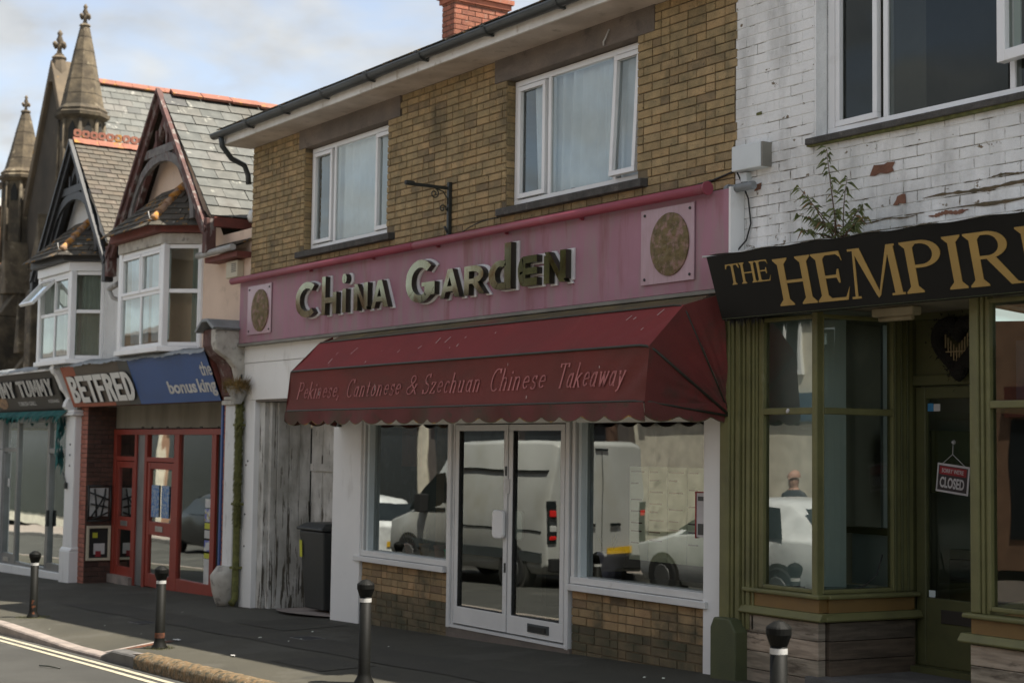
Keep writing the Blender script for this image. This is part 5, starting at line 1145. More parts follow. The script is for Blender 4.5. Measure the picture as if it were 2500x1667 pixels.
fr_ = MB(); fr_.box(-24.48,-19.1,PY-.04,PY+.05,1.90,1.985)
cols_ = (-24.48, -23.05, -22.50, -20.95, -19.42)
X_ = lambda px: px
def redpost(x0, x1): fr_.box(x0, x1, PY-.038, PY+.05, G(x0)-.03, 1.90)
redpost(-24.48,-24.36); redpost(-23.55,-23.46); redpost(-23.12,-23.02); redpost(-21.93,-21.75); redpost(-20.55,-20.40)
fr_.box(-24.36,-23.55,PY-.035,PY+.05,1.49,1.56); fr_.box(-23.02,-21.93,PY-.035,PY+.05,1.49,1.56); fr_.box(-21.75,-20.55,PY-.035,PY+.05,G(-21)-.03,G(-21)+.16)
fr_.build('frame', 'red_frame', bs, bevel=.005)
b = MB(); b.box(-23.46,-23.12,PY-.01,PY+.04,G(-23),1.90); b.build('silver_panel', 'alu_grey', bs)
def reddoor(x0, x1, g):
    d = MB(); zb_ = g+.0; zt = 1.48
    d.box(x0,x0+.10,PY-.02,PY+.03,zb_,zt); d.box(x1-.11,x1,PY-.02,PY+.03,zb_,zt); d.box(x0+.11,x1-.11,PY-.019,PY+.03,zt-.10,zt); d.box(x0+.11,x1-.11,PY-.019,PY+.03,zb_,zb_+.20); d.box(x0+.11,x1-.11,PY-.019,PY+.03,zb_+.78,zb_+.98)
    do = d.build('door', 'red_frame', bs, bevel=.005)
    b = MB()
    for z0_, z1_ in ((zb_+.2,zb_+.78),(zb_+.98,zt-.1)): b.poly(((x0+.1,PY+.01,z0_),(x1-.1,PY+.01,z0_),(x1-.1,PY+.01,z1_),(x0+.1,PY+.01,z1_)))
    b.build('glass', 'glass_shop', do)
    b = MB(); b.box((x0+x1)/2-.14,(x0+x1)/2+.14,PY-.032,PY-.018,zb_+.84,zb_+.92); b.build('letter_plate', 'steel', do, bevel=.003)
    b = MB(); b.poly(((x0+.1,PY,1.56),(x1-.1,PY,1.56),(x1-.1,PY,1.90),(x0+.1,PY,1.90))); b.build('fanlight', 'glass_shop', bs)
    return do
reddoor(-24.355,-23.555, G(-23.7)+.06); d2_ = reddoor(-23.015,-21.935, G(-22.4))
b = MB(); b.poly(((-21.75,PY,G(-20)+.05),(-20.55,PY,G(-20)+.05),(-20.55,PY,1.9),(-21.75,PY,1.9))); b.build('shop_glass', 'glass_shop', bs)
b = MB(); b.poly(((-20.4,PY,G(-20)+.0),(-19.1,PY,G(-20)),(-19.1,PY,1.9),(-20.4,PY,1.9))); b.build('side_pane', 'dark_room', bs)
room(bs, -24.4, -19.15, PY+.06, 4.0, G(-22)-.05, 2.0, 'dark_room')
b = MB(); b.box(-24.45,-23.5,PY-.1,PY+.1,G(-24),G(-24)+.13); b.build('step', 'kerb_pale', bs)
for x, z, lab in ((-22.86,.95,'blue printed notice on the red shop door, left one of the pair'), (-22.46,.95,'blue printed notice on the red shop door, right one of the pair')):
    b = MB(); b.box(x,x+.30,PY-.004,PY-.001,.66,1.14); tag(b.build('door_notice', 'poster_blue'), lab, 'notice')
b = MB(); b.box(-22.88,-22.08,PY+.015,PY+.02,1.13,1.36); tag(b.build('window_vinyl', 'paper'), 'wide pale notice across the upper glass of the red shop door', 'notice')
k = 0
for z0_, z1_, m_ in ((-.22,.16,'print_white'),(.17,.24,'sticker_yellow'),(.27,.42,'poster_mix'),(.45,.56,'print_white'),(.58,.66,'sticker_yellow'),(.68,.86,'poster_mix'),(.88,1.0,'print_white')):
    b = MB(); b.box(-20.80,-20.58,PY-.006,PY-.003,z0_,z1_); st_ = b.build('sticker', m_, bs)
# poster cases on the dark brick return
px = -24.485
pc = thing('poster_case', (px, .2, .2), 'cream framed poster case with faded flyers, lower one on the dark brick return wall', 'poster case')
b = MB()
for q in ((.02,.06,-.10,.45),(.37,.41,-.10,.45),(.06,.37,-.10,-.06),(.06,.37,.41,.45)): b.box(px, px+.035, q[0], q[1], q[2], q[3])
b.build('frame', 'box_cream', pc, bevel=.004); b = MB(); b.box(px,px+.01,.06,.37,-.06,.41); b.build('backing', 'dark_room', pc)
b = MB(); b.box(px+.012,px+.015,.14,.32,.0,.17); b.build('flyer', 'print_white', pc); b = MB(); b.box(px+.016,px+.019,.17,.26,-.04,.05); b.build('flyer', 'closed_red', pc); b = MB(); b.box(px+.012,px+.015,.12,.2,.26,.34); b.build('flyer', 'sticker_yellow', pc)
pb = thing('broken_rack', (px, .2, .8), 'tangled black broken display rack fixed on the brick return wall above the poster case', 'rack')
b = MB(); b.box(px,px+.006,.06,.36,.6,1.05); b.build('pale_sheet', 'print_white', pb)
b = MB()
for p, q in (((.02,.52),(.02,1.1)),((.38,.52),(.38,1.1)),((.02,1.08),(.38,1.08)),((.02,.53),(.38,.53)),((.04,.98),(.36,.86)),((.08,.6),(.3,.95)),((.12,1.04),(.16,.6)),((.3,1.04),(.24,.62)),((.06,.8),(.34,.74)),((.1,.56),(.34,.66))):
    b.tube([(px+.04,p[0],p[1]),(px+.07,(p[0]+q[0])/2,(p[1]+q[1])/2),(px+.04,q[0],q[1])], .014, 5)
b.build('bar', 'iron_black', pb)
# blue sign: leaning board, bottom at the wall, top forward
def lean(x, z, out=0.0):
    t_ = (z-2.34)/(2.97-2.34); return Vector((x, -.12-.25*t_, z)) + Vector((0, -.93, -.37))*out
lu = (lean(0,2.97)-lean(0,2.34)).normalized()
bsg = thing('betting_sign', (-21.9,-.2,2.34), 'long leaning blue shop sign with raised white block letters on an orange-brown left half', 'shop sign')
def leanpoly(b, x0, x1, z0, z1, out=0.0, th=.03):
    f_ = [lean(x0,z0,out),lean(x1,z0,out),lean(x1,z1,out),lean(x0,z1,out)]; k_ = [p+Vector((0,th,0)) for p in f_]
    b.poly(f_); b.poly(k_[::-1])
    for i in range(4): b.poly((f_[i], k_[i], k_[(i+1)%4], f_[(i+1)%4]))
b = MB(); leanpoly(b, -21.88,-19.03,2.335,2.965); b.build('board', 'sign_blue', bsg)
b = MB(); leanpoly(b, -22.3,-21.885,2.335,2.965); b.build('board', 'sign_slate', bsg)
b = MB(); leanpoly(b, -24.25,-22.305,2.335,2.965); b.build('board', 'sign_umber', bsg)
b = MB(); leanpoly(b, -24.88,-24.255,2.335,2.965); b.build('board', 'sign_orange', bsg)
b = MB(); leanpoly(b, -24.25,-22.9,2.335,2.385,.004,.01); b.build('lower_band', 'sign_orange', bsg)
b = MB(); b.poly((lean(-19.03,2.335),lean(-19.03,2.965),(-19.03,.0,2.965),(-19.03,.0,2.335))); b.poly(((-24.88,-.12,2.33),(-19.03,-.12,2.33),(-19.03,.02,2.33),(-24.88,.02,2.33))); b.build('end_cheek', 'red_fascia', bsg)
b = MB(); b.box(-19.215,-19.165,-.03,.02,G(-19),2.33); b.build('side_post', 'sign_blue', bsg)
def blockletters(word, x0, x1, z0, z1, mt, mt2, depth):
    n = len(word); ws = {'I': .4}; tot = sum(ws.get(c, 1) for c in word); x = x0; W1 = (x1-x0)/tot; gap = .022
    for c in word:
        w_ = W1*ws.get(c, 1)-gap; h_ = z1-z0; t = w_*.36; tv = h_*.20; P = []
        if c == 'B': P = [rc(0,t,0,h_)]+arcband(w_*.5,h_*.745,w_*.5,h_*.255,-90,90,t,tv,8)+arcband(w_*.5,h_*.255,w_*.5,h_*.255,-90,90,t,tv,8)+[rc(t*.9,w_*.52,0,tv),rc(t*.9,w_*.52,h_-tv,h_),rc(t*.9,w_*.52,h_*.5-tv*.6,h_*.5+tv*.6)]
        if c == 'E': P = [rc(0,t,0,h_),rc(t,w_,0,tv),rc(t,w_,h_-tv,h_),rc(t,w_*.9,h_*.41,h_*.59)]
        if c == 'T': P = [rc(w_*.5-t/2,w_*.5+t/2,0,h_-tv),rc(0,w_,h_-tv,h_)]
        if c == 'F': P = [rc(0,t,0,h_),rc(t,w_,h_-tv,h_),rc(t,w_*.9,h_*.40,h_*.58)]
        if c == 'R': P = [rc(0,t,0,h_)]+arcband(w_*.5,h_*.73,w_*.5,h_*.27,-90,90,t,tv,8)+[rc(t*.9,w_*.52,h_-tv,h_),rc(t*.9,w_*.52,h_*.46,h_*.46+tv)]+[[(w_-t,0),(w_,0),(w_*.82,h_*.5),(w_*.4,h_*.5)]]
        if c == 'D': P = [rc(0,t,0,h_)]+arcband(w_*.42,h_*.5,w_*.58,h_*.5,-90,90,t,tv,14)+[rc(t*.9,w_*.44,0,tv),rc(t*.9,w_*.44,h_-tv,h_)]
        if c == 'U': P = [rc(0,t,h_*.25,h_),rc(w_-t,w_,h_*.25,h_)]+arcband(w_*.5,h_*.27,w_*.5,h_*.27,180,360,t,tv,10)
        if c == 'M': P = [rc(0,t*.8,0,h_),rc(w_-t*.8,w_,0,h_),[(t*.1,h_),(t*.9,h_),(w_*.5+t*.25,h_*.25),(w_*.5-t*.25,h_*.25)],[(w_-t*.9,h_),(w_-t*.1,h_),(w_*.5+t*.25,h_*.25),(w_*.5-t*.25,h_*.25)]]
        if c == 'Y': P = [rc(w_*.5-t/2,w_*.5+t/2,0,h_*.5),[(0,h_),(t,h_),(w_*.5+t*.4,h_*.42),(w_*.5-t*.4,h_*.42)],[(w_-t,h_),(w_,h_),(w_*.5+t*.4,h_*.42),(w_*.5-t*.4,h_*.42)]]
        T = TR(lean(x, z0, .0), (1,0,0), (0,0,1), lu); k_ = lu.z
        b = MB(T)
        for j, p in enumerate(P):
            q = [(u, v/k_) for u, v in p]; b.cur = 1; b.prism(q, -depth-.0005*(j%6), -.001, 'y', front=0)
        b.build('letter', [mt, mt2], bsg if mt == 'acrylic_white' else ysg); x += W1*ws.get(c, 1)
blockletters('BETFRED', -24.67, -21.86, 2.405, 2.815, 'acrylic_white', 'acrylic_dark', .028)
text_obj('lettering', 'the', TR(lean(-19.36,2.665,.004), (1,0,0), (0,0,1), lu), width=.36, height=.19, parent=bsg, mt='print_white', depth=.003, off=.012)
text_obj('lettering', 'bonus', TR(lean(-20.65,2.455,.004), (1,0,0), (0,0,1), lu), width=.98, height=.185, parent=bsg, mt='print_white', depth=.003, off=.03)
text_obj('lettering', 'king', TR(lean(-19.60,2.40,.004), (1,0,0), (0,0,1), lu), width=.58, height=.25, parent=bsg, mt='print_white', depth=.003, off=.03)
# lead flashing along the top of both signs
b = MB()
def fl(u, v):
    x = -29.4+10.45*u; n_ = .010*math.sin(x*5.3)+.008*math.sin(x*23+1)*math.sin(x*3)+.006*math.sin(x*51)
    p = ((-.02,3.06),(-.30,3.03),(-.41,2.995),(-.42,2.955))[min(3, int(round(v*3)))]
    return (x, p[0]+n_*.6, p[1]+n_*(1.1 if v > .3 else .3))
b.grid(fl, 150, 3); tag(b.build('lead_flashing', 'lead'), 'crumpled grey lead flashing lying along the top of the blue and the brown shop signs', 'flashing')
# white corbel pilaster between the two left shops
pw = thing('white_pilaster', (-24.97,-.1,G(-25)), 'white painted pilaster with moulded bracket between the kebab shop and the blue sign', 'pilaster')
g_ = G(-25)
b = MB(); b.box(-25.22,-24.80,-.12,.02,g_+.55,2.20); b.build('shaft', 'white_paint', pw, bevel=.02)
b = MB(); b.box(-25.25,-24.77,-.16,.02,g_-.03,g_+.5); b.prism([(-.16,g_+.5),(-.12,g_+.56),(.02,g_+.56),(.02,g_+.5)], -25.25,-24.77,'x'); b.build('base', 'white_paint', pw, bevel=.015)
b = MB(); b.box(-25.28,-24.72,-.18,.02,2.20,2.24); b.box(-25.26,-24.74,-.16,.02,2.245,2.29); b.build('capital', 'white_paint', pw, bevel=.01)
def corbel(name, x0, x1, mt, parent, ztop, pr=None):
    b = MB(); pts = [(-.02,2.29),(-.17,2.29),(-.22,2.34),(-.20,2.42),(-.16,2.48),(-.20,2.55),(-.27,2.62),(-.30,2.70),(-.34,2.78),(-.37,2.84),(-.42,2.88),(-.45,2.95),(-.42,3.04),(-.02,3.04)]
    if pr: pts = pr
    b.prism(pts, x0, x1, 'x'); b.build(name, mt, parent, bevel=.012)
corbel('corbel', -25.16, -25.0, 'white_paint', pw, 3.0)
b = MB()
for z in (1.72,1.55,1.38): b.box(-25.0,-24.96,-.128,-.12,z,z+.03)
b.build('fixing', 'iron_black', pw)
b = MB(); b.tube([(-25.25,-.14,1.28),(-25.12,-.15,1.19),(-25.06,-.15,1.12)], .01, 5); b.box(-25.09,-25.03,-.17,-.13,1.02,1.12); b.build('hook', 'iron_black', pw)
# worn stone pilaster with scroll between blue sign and ochre shop
ps = thing('stone_pilaster', (-18.68,-.1,G(-18.7)), 'weathered pilaster with peeling scrolled bracket and lead cap beside the mossy drainpipe', 'pilaster')
g_ = G(-18.7)
b = MB(); b.box(-18.86,-18.56,-.13,.02,g_+.42,2.28); b.build('shaft', 'render_white', ps, bevel=.015)
b = MB(); b.T = Matrix.Translation((-18.70,-.14,0)); b.lathe([(.10,g_),(.13,g_+.05),(.17,g_+.18),(.19,g_+.30),(.20,g_+.38),(.17,g_+.42),(.11,g_+.5)], n=14); b.build('base', 'frieze_white', ps)
b = MB(); b.box(-18.90,-18.52,-.17,.02,2.27,2.33); b.box(-18.88,-18.54,-.15,.02,2.335,2.38); b.build('capital', 'frieze_white', ps, bevel=.01)
pr_ = [(.0,2.38),(-.16,2.38),(-.17,2.50),(-.15,2.62),(-.18,2.74),(-.26,2.84),(-.36,2.90),(-.44,2.96),(-.47,3.05),(-.47,3.22),(.0,3.22)]
b = MB(); b.prism([(-.005,2.39)]+pr_[1:-1]+[(-.005,3.22)], -18.60,-18.46,'x'); b.build('scroll', 'frieze_white', ps, bevel=.015)
b = MB(); b.prism([(-.005,2.39),(-.14,2.39),(-.15,2.60),(-.22,2.80),(-.34,2.90),(-.42,3.02),(-.42,3.24),(-.005,3.24)], -18.98,-18.61,'x'); b.build('scroll_face', 'barge_red', ps, bevel=.02)
b = MB(); b.prism([(-19.02,3.22),(-18.80,3.36),(-18.62,3.36),(-18.40,3.24),(-18.44,3.21),(-18.64,3.32),(-18.80,3.32),(-18.98,3.19)], -.52, .02, 'y'); b.build('lead_cap', 'lead', ps, bevel=.006)
# drainpipe with hopper and dry weeds
dp = thing('drainpipe', (-18.44,-.1,G(-18.4)), 'mossy old drainpipe with a rusty hopper full of dry brown weeds', 'drainpipe')
b = MB(); b.tube([(-18.47,-.11,2.35),(-18.46,-.11,1.2),(-18.46,-.11,G(-18.4)+.1),(-18.44,-.17,G(-18.4)+.03)], .045, 10); b.build('pipe', 'moss', dp)
b = MB(); b.T = Matrix.Translation((-18.42,-.16,0)); b.lathe([(.05,2.28),(.10,2.38),(.15,2.46),(.16,2.50)], n=8, smooth=False); b.build('hopper', 'gutter_pale', dp)
b = MB(); rn = random.Random(9)
for k in range(900):
    a = rn.uniform(0,6.283); r_ = .20*math.sqrt(rn.random()); p = Vector((-18.42+r_*math.cos(a)*1.25, -.18+r_*math.sin(a)*.7, 2.46+rn.uniform(0,.08))); d = Vector((math.cos(a)*.09, math.sin(a)*.06, rn.uniform(-.10,.13))); w_ = Vector((-math.sin(a),math.cos(a),0))*.006
    b.poly((p-w_, p+w_, p+d))
tag(b.build('weeds', 'grass_dry', dp), kind='stuff')
b = MB()
for k in range(500):
    z = rn.uniform(.9,2.4)*rn.uniform(.75,1) ; a = rn.uniform(0,6.283); s_ = rn.uniform(.01,.03)*(1.6 if z > 1.9 else 1); p = Vector((-18.45+.05*math.cos(a), -.11+.05*math.sin(a), z)); b.poly((p, p+Vector((s_,-.01,-s_)), p+Vector((-s_*.4,-.02,-s_*2.0))))
tag(b.build('moss_clumps', 'moss', dp), kind='stuff')
for z in (2.0,1.0,.2):
    b = MB(); b.box(-18.52,-18.40,-.17,-.05,z,z+.03); b.build('pipe_clip', 'moss', dp)
b = MB(); b.tube([(-18.53,-.05,3.15),(-18.55,-.07,2.95),(-18.50,-.09,2.75),(-18.46,-.1,2.6)], .018, 6); b.build('inlet_pipe', 'gutter_grey', dp)
# ================================================================ kebab shop at far left
ys_ = thing('kebab_shop', (-27.4,1,G(-27.4)), 'single-storey takeaway shop front with grey metal frames and dark glass at the left edge', 'shop front')
b = MB(); b.poly(((-30.5,.02,3.04),(-25.0,.02,3.04),(-25.0,4,3.4),(-30.5,4,3.4))); b.build('flat_roof', 'lead', ys_)
b = MB(); b.box(-29.62,-29.25,-.06,.1,G(-29.4)-.03,1.62); b.box(-29.62,-29.3,-.06,.1,1.63,2.3); b.build('pier', 'white_paint', ys_, bevel=.01)
b = MB(); b.prism([(-29.25,G(-29.2)-.05),(-25.2,G(-25.2)-.05),(-25.2,G(-25.2)+.10),(-29.25,G(-29.2)+.15)], -.03, .12, 'y'); b.build('step', 'white_paint', ys_, bevel=.01)
f2 = MB(); gl_ = G(-27.3)+.1
for x in (-29.25,-28.38,-26.62,-25.28): f2.box(x, x+.10, .03, .12, gl_-.05, 2.25)
f2.box(-29.15,-28.38,.035,.11,1.58,1.66); f2.box(-26.52,-25.28,.035,.11,1.58,1.66); f2.box(-29.15,-28.38,.035,.11,gl_-.02,gl_+.20); f2.box(-26.52,-25.28,.035,.11,gl_-.02,gl_+.18); f2.box(-28.28,-26.62,.035,.11,gl_-.02,gl_+.08); f2.box(-28.38,-25.28,.035,.11,2.10,2.25)
f2.box(-26.50,-26.44,.02,.1,gl_+.18,1.56); f2.box(-29.10,-29.04,.02,.1,gl_+.18,1.56); f2.build('frame', 'alu_grey', ys_, bevel=.004)
b = MB(); b.box(-26.47,-26.40,-.01,.03,.35,.62); b.build('door_handle', 'iron_black', ys_); b = MB(); b.box(-28.95,-28.65,.02,.036,gl_+.05,gl_+.12); b.build('letter_plate', 'steel', ys_)
b = MB()
for x0, x1 in ((-29.15,-28.38),(-28.28,-26.62),(-26.52,-25.28)): b.poly(((x0,.07,gl_),(x1,.07,gl_),(x1,.07,2.12),(x0,.07,2.12)))
b.build('shop_glass', 'glass_shop', ys_)
room(ys_, -29.2, -25.1, .13, 4.0, G(-28)-.05, 2.3, 'dark_room')
b = MB(); b.box(-28.95,-28.83,.06,.066,.95,1.1); tag(b.build('door_sticker', 'print_white'), 'small white notice on the far left shop door', 'notice')
ysg = thing('kebab_sign', (-27.3,-.2,2.3), 'dark brown leaning shop sign with silver capital letters above a torn teal awning', 'shop sign')
b = MB(); leanpoly(b, -31.0,-25.30,2.31,2.93); b.build('board', 'sign_brown', ysg)
b = MB(); leanpoly(b, -25.32,-25.25,2.29,2.97,.01,.10); leanpoly(b, -31.0,-25.3,2.285,2.325,.012,.05); b.build('surround', 'sign_black', ysg)
b = MB(); b.box(-31.0,-25.2,-.41,-.02,2.93,2.96); b.build('top_board', 'white_paint', ysg)
blockletters('TUMMY', -27.38, -25.46, 2.545, 2.82, 'metal_letters', 'acrylic_dark', .035)
blockletters('YUMMY', -29.55, -27.55, 2.545, 2.82, 'metal_letters', 'acrylic_dark', .035)
text_obj('lettering', 'TURKISH GRILL', TR(lean(-27.72,2.395,.004), (1,0,0), (0,0,1), lu), width=1.0, height=.075, parent=ysg, mt='print_white', depth=.002, off=.01)
text_obj('lettering', 'KEBABS', TR(lean(-26.02,2.425,.004), (1,0,0), (0,0,1), lu), width=.55, height=.055, parent=ysg, mt='print_white', depth=.002)
b = MB(); P_ = [lean(-28.62+.30*math.cos(2*math.pi*k/18), 2.455+.105*math.sin(2*math.pi*k/18), .006) for k in range(18)]; b.poly(P_); b.build('food_picture', 'print_food', ysg)
ta = thing('teal_awning', (-27.3,-.2,2.2), 'torn teal shop awning rolled up with ragged hanging strips', 'awning')
b = MB(); rn = random.Random(3); x = -29.3
b.grid(lambda u, v: (-29.3+4.25*u, -.16-.10*v-.012*math.sin(u*60), 2.29-.09*v), 60, 2)
while x < -25.1:
    w_ = rn.uniform(.04,.13); l_ = rn.uniform(.07,.17)*(1 if rn.random() < .85 else .4)
    b.poly(((x,-.26,2.21),(x+w_+.03,-.26,2.21),(x+w_*.9,-.27-rn.uniform(0,.04),2.21-l_*.6),(x+w_*.45,-.26-rn.uniform(0,.05),2.21-l_),(x+w_*.1,-.27,2.21-l_*.5))); x += w_
b.build('canvas', 'teal_fabric', ta)
b = MB()
for k in range(26):
    z0_ = rn.uniform(1.5,2.25); x = -25.25+rn.uniform(-.28,.02)*(z0_-1.35)/1.0; l_ = rn.uniform(.12,.35); w_ = rn.uniform(.05,.10); y_ = -.20+rn.uniform(-.04,.1)
    b.poly(((x-w_,y_,z0_),(x+w_*.4,y_-.02,z0_+.03),(x+w_*.5,y_,z0_-l_*.5),(x-w_*.3,y_-.03,z0_-l_)))
b.build('hanging_strips', 'teal_fabric', ta)
# ================================================================ white painted brick building with green shopfront
wb = thing('white_brick_building', (-6.5, 1.5, G(-6.5)), 'white painted brick building with peeling paint over a dark green shopfront', 'building')
WH = (-8.40, -5.55, 4.12, 6.6)
b = MB(); wall_sheet(b, -9.28, 6, 3.98, 6.9, 0.0, [WH], 0.2); b.build('wall', 'white_mortar', wb)
b = MB(); b.poly(((-9.28,0,3.2),(6,0,3.2),(6,0,3.98),(-9.28,0,3.98))); b.build('cracked_wall', 'white_cracked', wb)
hl = [(WH[0]+9.28, WH[1]+9.28, WH[2]-.07, WH[3])]
lay_bricks(wb, (-9.28,0,0), (1,0,0), 6.0, 3.27, 6.75, hl, 'white_brick', course=.081, L=.25, maxn=300, seed=31, D=.004, joint=.0045, jit=.003, bond='stretcher', wonk=.6)
b = MB(); b.box(-8.44, -5.5, -.07, .2, 4.065, 4.115); b.build('window_sill', 'sill_dark', wb, bevel=.008)
b = MB(); b.prism([(-8.44,4.07),(-5.5,4.07),(-5.5,4.045),(-6.4,4.05),(-7.2,4.043),(-8.44,4.055)], -.05,.0,'y'); b.build('sill_drip', 'moss', wb)
b = MB(); b.box(-8.40, -8.385, -.004, .12, 4.12, 6.6); b.build('plaster_reveal', 'white_brick', wb)
wx = upvc(wb, -8.375, -5.56, 4.13, 6.58, .11, [(-8.31, -7.855, 4.19, 6.52, True, -2.0, 'side'), (-7.80, -6.72, 4.19, 6.52, False), (-6.68, -5.62, 4.19, 6.52, False)], 'glass_side', fw=.07)
# opened outward top-hung casement at the right
ow = MB(TR((-6.86, -.02, 0), (1,0,0))); ow.T = Matrix.Translation((-6.70,.08,0)) @ Matrix.Rotation(R(-8), 4, 'Z')
for q in ((0,.075,4.36,6.5),(1.0,1.075,4.36,6.5),(.075,1.0,4.36,4.435),(.075,1.0,6.42,6.5)): ow.box(q[0], q[1], -.09, -.02, q[2], q[3])
owo = ow.build('open_casement', 'white_upvc', wb, bevel=.005)
b = MB(ow.T); b.poly(((.07,-.05,4.43),(1.0,-.05,4.43),(1.0,-.05,6.45),(.07,-.05,6.45))); b.build('pane', 'glass_side', owo)
b = MB(ow.T)
b.box(.10,.16,-.03,-.02,4.45,6.4); b.box(.2,1.0,-.03,-.02,5.25,5.31); b.build('blind_bar', 'room_pale', owo)
room(wb, -8.6, -4.0, .21, 3.2, 4.0, 6.8, 'room_wall')
b = MB(); b.poly(((-8.3,.55,4.1),(-7.8,.55,4.1),(-7.8,.55,6.6),(-8.3,.55,6.6))); b.build('roller_blind', 'room_wall', wb)
# shopfront pilaster at the left
gz = G(-9)
pg = thing('green_pilaster', (-9.15,-.1,gz), 'olive green fluted pilaster on a plinth between the white pier and the green shop window', 'pilaster')
b = MB(); b.box(-9.345,-9.235,-.10,.06,gz+.44,2.79); b.build('shaft', 'green_paint', pg, bevel=.006)
b = MB()
x = -9.232
for w_, y_ in ((.028,-.085),(.016,-.065),(.045,-.078),(.014,-.05),(.022,-.06),(.014,-.04),(.040,-.055),(.014,-.03),(.024,-.045),(.02,-.03)):
    b.box(x, x+w_, y_, .06, gz+.38, 2.79); x += w_+.0005
b.build('fluting', 'green_paint', pg, bevel=.004)
b = MB(); b.prism([(-9.37,gz-.03),(-9.08,gz-.03),(-9.08,gz+.36),(-9.15,gz+.46),(-9.33,gz+.46),(-9.37,gz+.38)], -.17,.02,'y'); b.build('plinth', 'green_base', pg, bevel=.012)
gs = thing('green_shopfront', (-7.8,.2,G(-7.8)), 'dark olive timber shopfront with a recessed door and plank panels under the black sign', 'shop front')
def baywin(xa, xb, yv, ang_end, right=False):
    pass
CX, CYB = -8.36, .92       # corner post, depth of the door recess
# window 1: front pane and return pane
def gframe(T, L_, z0, z1, ztr, panes, glass, fw=.05, mt='green_paint', fl_=None, fr_=None):
    a_ = fw if fl_ is None else fl_; c_ = L_-(fw if fr_ is None else fr_)
    b = MB(T); b.box(0,a_,-.02,.05,z0,z1); b.box(c_,L_,-.02,.05,z0,z1); b.box(a_,c_,-.019,.05,z1-.03,z1); b.box(a_,c_,-.022,.05,ztr,ztr+.05); b.box(a_,c_,-.019,.05,z0,z0+.03)
    o = b.build('window_frame', mt, gs, bevel=.006)
    b = MB(T); b.poly(((a_-.005,.015,z0+.02),(c_+.005,.015,z0+.02),(c_+.005,.015,ztr+.01),(a_-.005,.015,ztr+.01))); b.build('pane', glass, o)
    b = MB(T); b.poly(((a_-.005,.015,ztr+.04),(c_+.005,.015,ztr+.04),(c_+.005,.015,z1-.02),(a_-.005,.015,z1-.02))); b.build('pane', glass, o)
    return o
ZB, ZT, ZTR = .72, 2.79, 2.045
gframe(TR((-8.985,0,0),(1,0,0)), .61, ZB, ZT, ZTR, 1, 'glass_shop', fr_=.012)
rt = Vector((.10, CYB-.06, 0)); gframe(TR((CX+.01,.02,0), rt), rt.length-.0, ZB, ZT, ZTR, 1, 'glass_dark', fl_=.012, fr_=.20)
b = MB(TR((CX+.01,.02,0), rt))
for k_ in range(3): b.box(rt.length-.19+.06*k_, rt.length-.165+.06*k_, -.034, -.0205, ZB, 2.8)
b.build('moulding', 'green_shaded', gs, bevel=.004)
b = MB(); b.box(CX-.030, CX+.024, -.045, .03, ZB-.02, 2.83); b.build('corner_post', 'green_paint', gs, bevel=.01)
def stall(P, ux, L_, zb, name_seed, deep=False, x_over0=0.0, x_over1=.03):
    T = TR(P, ux); m_, m2 = ('green_paint', 'ochre_paint')
    b = MB(T); b.box(-.02-x_over0, L_+x_over1, -.075, .05, .685, .718); b.build('sill', m_, gs, bevel=.01)
    b = MB(T); b.box(0, L_, -.035, .05, .585, .684); b.build('panel', m2, gs)
    b = MB(T); b.prism([(-.085,.535),(-.05,.583),(.05,.583),(.05,.53),(-.075,.52)], -.05-x_over0, L_+x_over1+.02, 'x'); b.build('ledge', 'green_paint', gs, bevel=.006)
    z = .515
    for k in range(5):
        z0_ = z-.138; z0c = max(z0_, zb-.04)
        if z0c >= z-.02: break
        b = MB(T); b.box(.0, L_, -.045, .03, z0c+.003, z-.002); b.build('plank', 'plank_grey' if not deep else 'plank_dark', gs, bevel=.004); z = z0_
stall((-9.10,0,0), (1,0,0), CX+9.10+.04, G(-8.7), 1)
stall((CX+.03,.045,0), rt, rt.length-.05, G(-8.3), 2, True)
# door recess
DY = CYB
b = MB(); b.box(-8.30, -8.235, DY-.05, DY+.06, .16, 2.84); b.box(-7.30,-7.22,DY-.05,DY+.06,.16,2.84); b.box(-8.235,-7.30,DY-.045,DY+.06,2.28,2.36); b.box(-8.235,-7.30,DY-.04,DY+.06,2.78,2.84); dfo2 = b.build('door_frame', 'green_shaded', gs, bevel=.008)
b = MB(); b.box(-8.235,-7.30,DY+.0,DY+.03,2.36,2.78); b.build('transom_panel', 'green_shaded', gs)
d = MB(); d.box(-8.225,-8.13,DY-.02,DY+.03,.17,2.27); d.box(-7.41,-7.31,DY-.02,DY+.03,.17,2.27); d.box(-8.13,-7.41,DY-.019,DY+.03,2.18,2.27); d.box(-8.13,-7.41,DY-.019,DY+.03,.17,.68); dg = d.build('door', 'green_shaded', gs, bevel=.008)
b = MB(); b.poly(((-8.14,DY+.01,.67),(-7.4,DY+.01,.67),(-7.4,DY+.01,2.19),(-8.14,DY+.01,2.19))); b.build('glass', 'glass_dark', dg)
b = MB(); b.box(-7.98,-7.68,DY-.03,DY-.018,.50,.60); b.build('letter_plate', 'sign_brown', dg, bevel=.003)
b = MB(); b.box(-8.24,-7.3,DY-.12,DY+.0,.12,.17); b.build('threshold', 'green_shaded', gs); b = MB(); b.box(-8.4,-6.9,-.1,DY+.0,G(-8)-.05,.125); b.build('step', 'kerb_grey', gs)
b = MB(); b.box(-8.9,-5.0,-.20,DY+.1,2.835,2.87); b.build('ceiling', 'render_grime', gs)
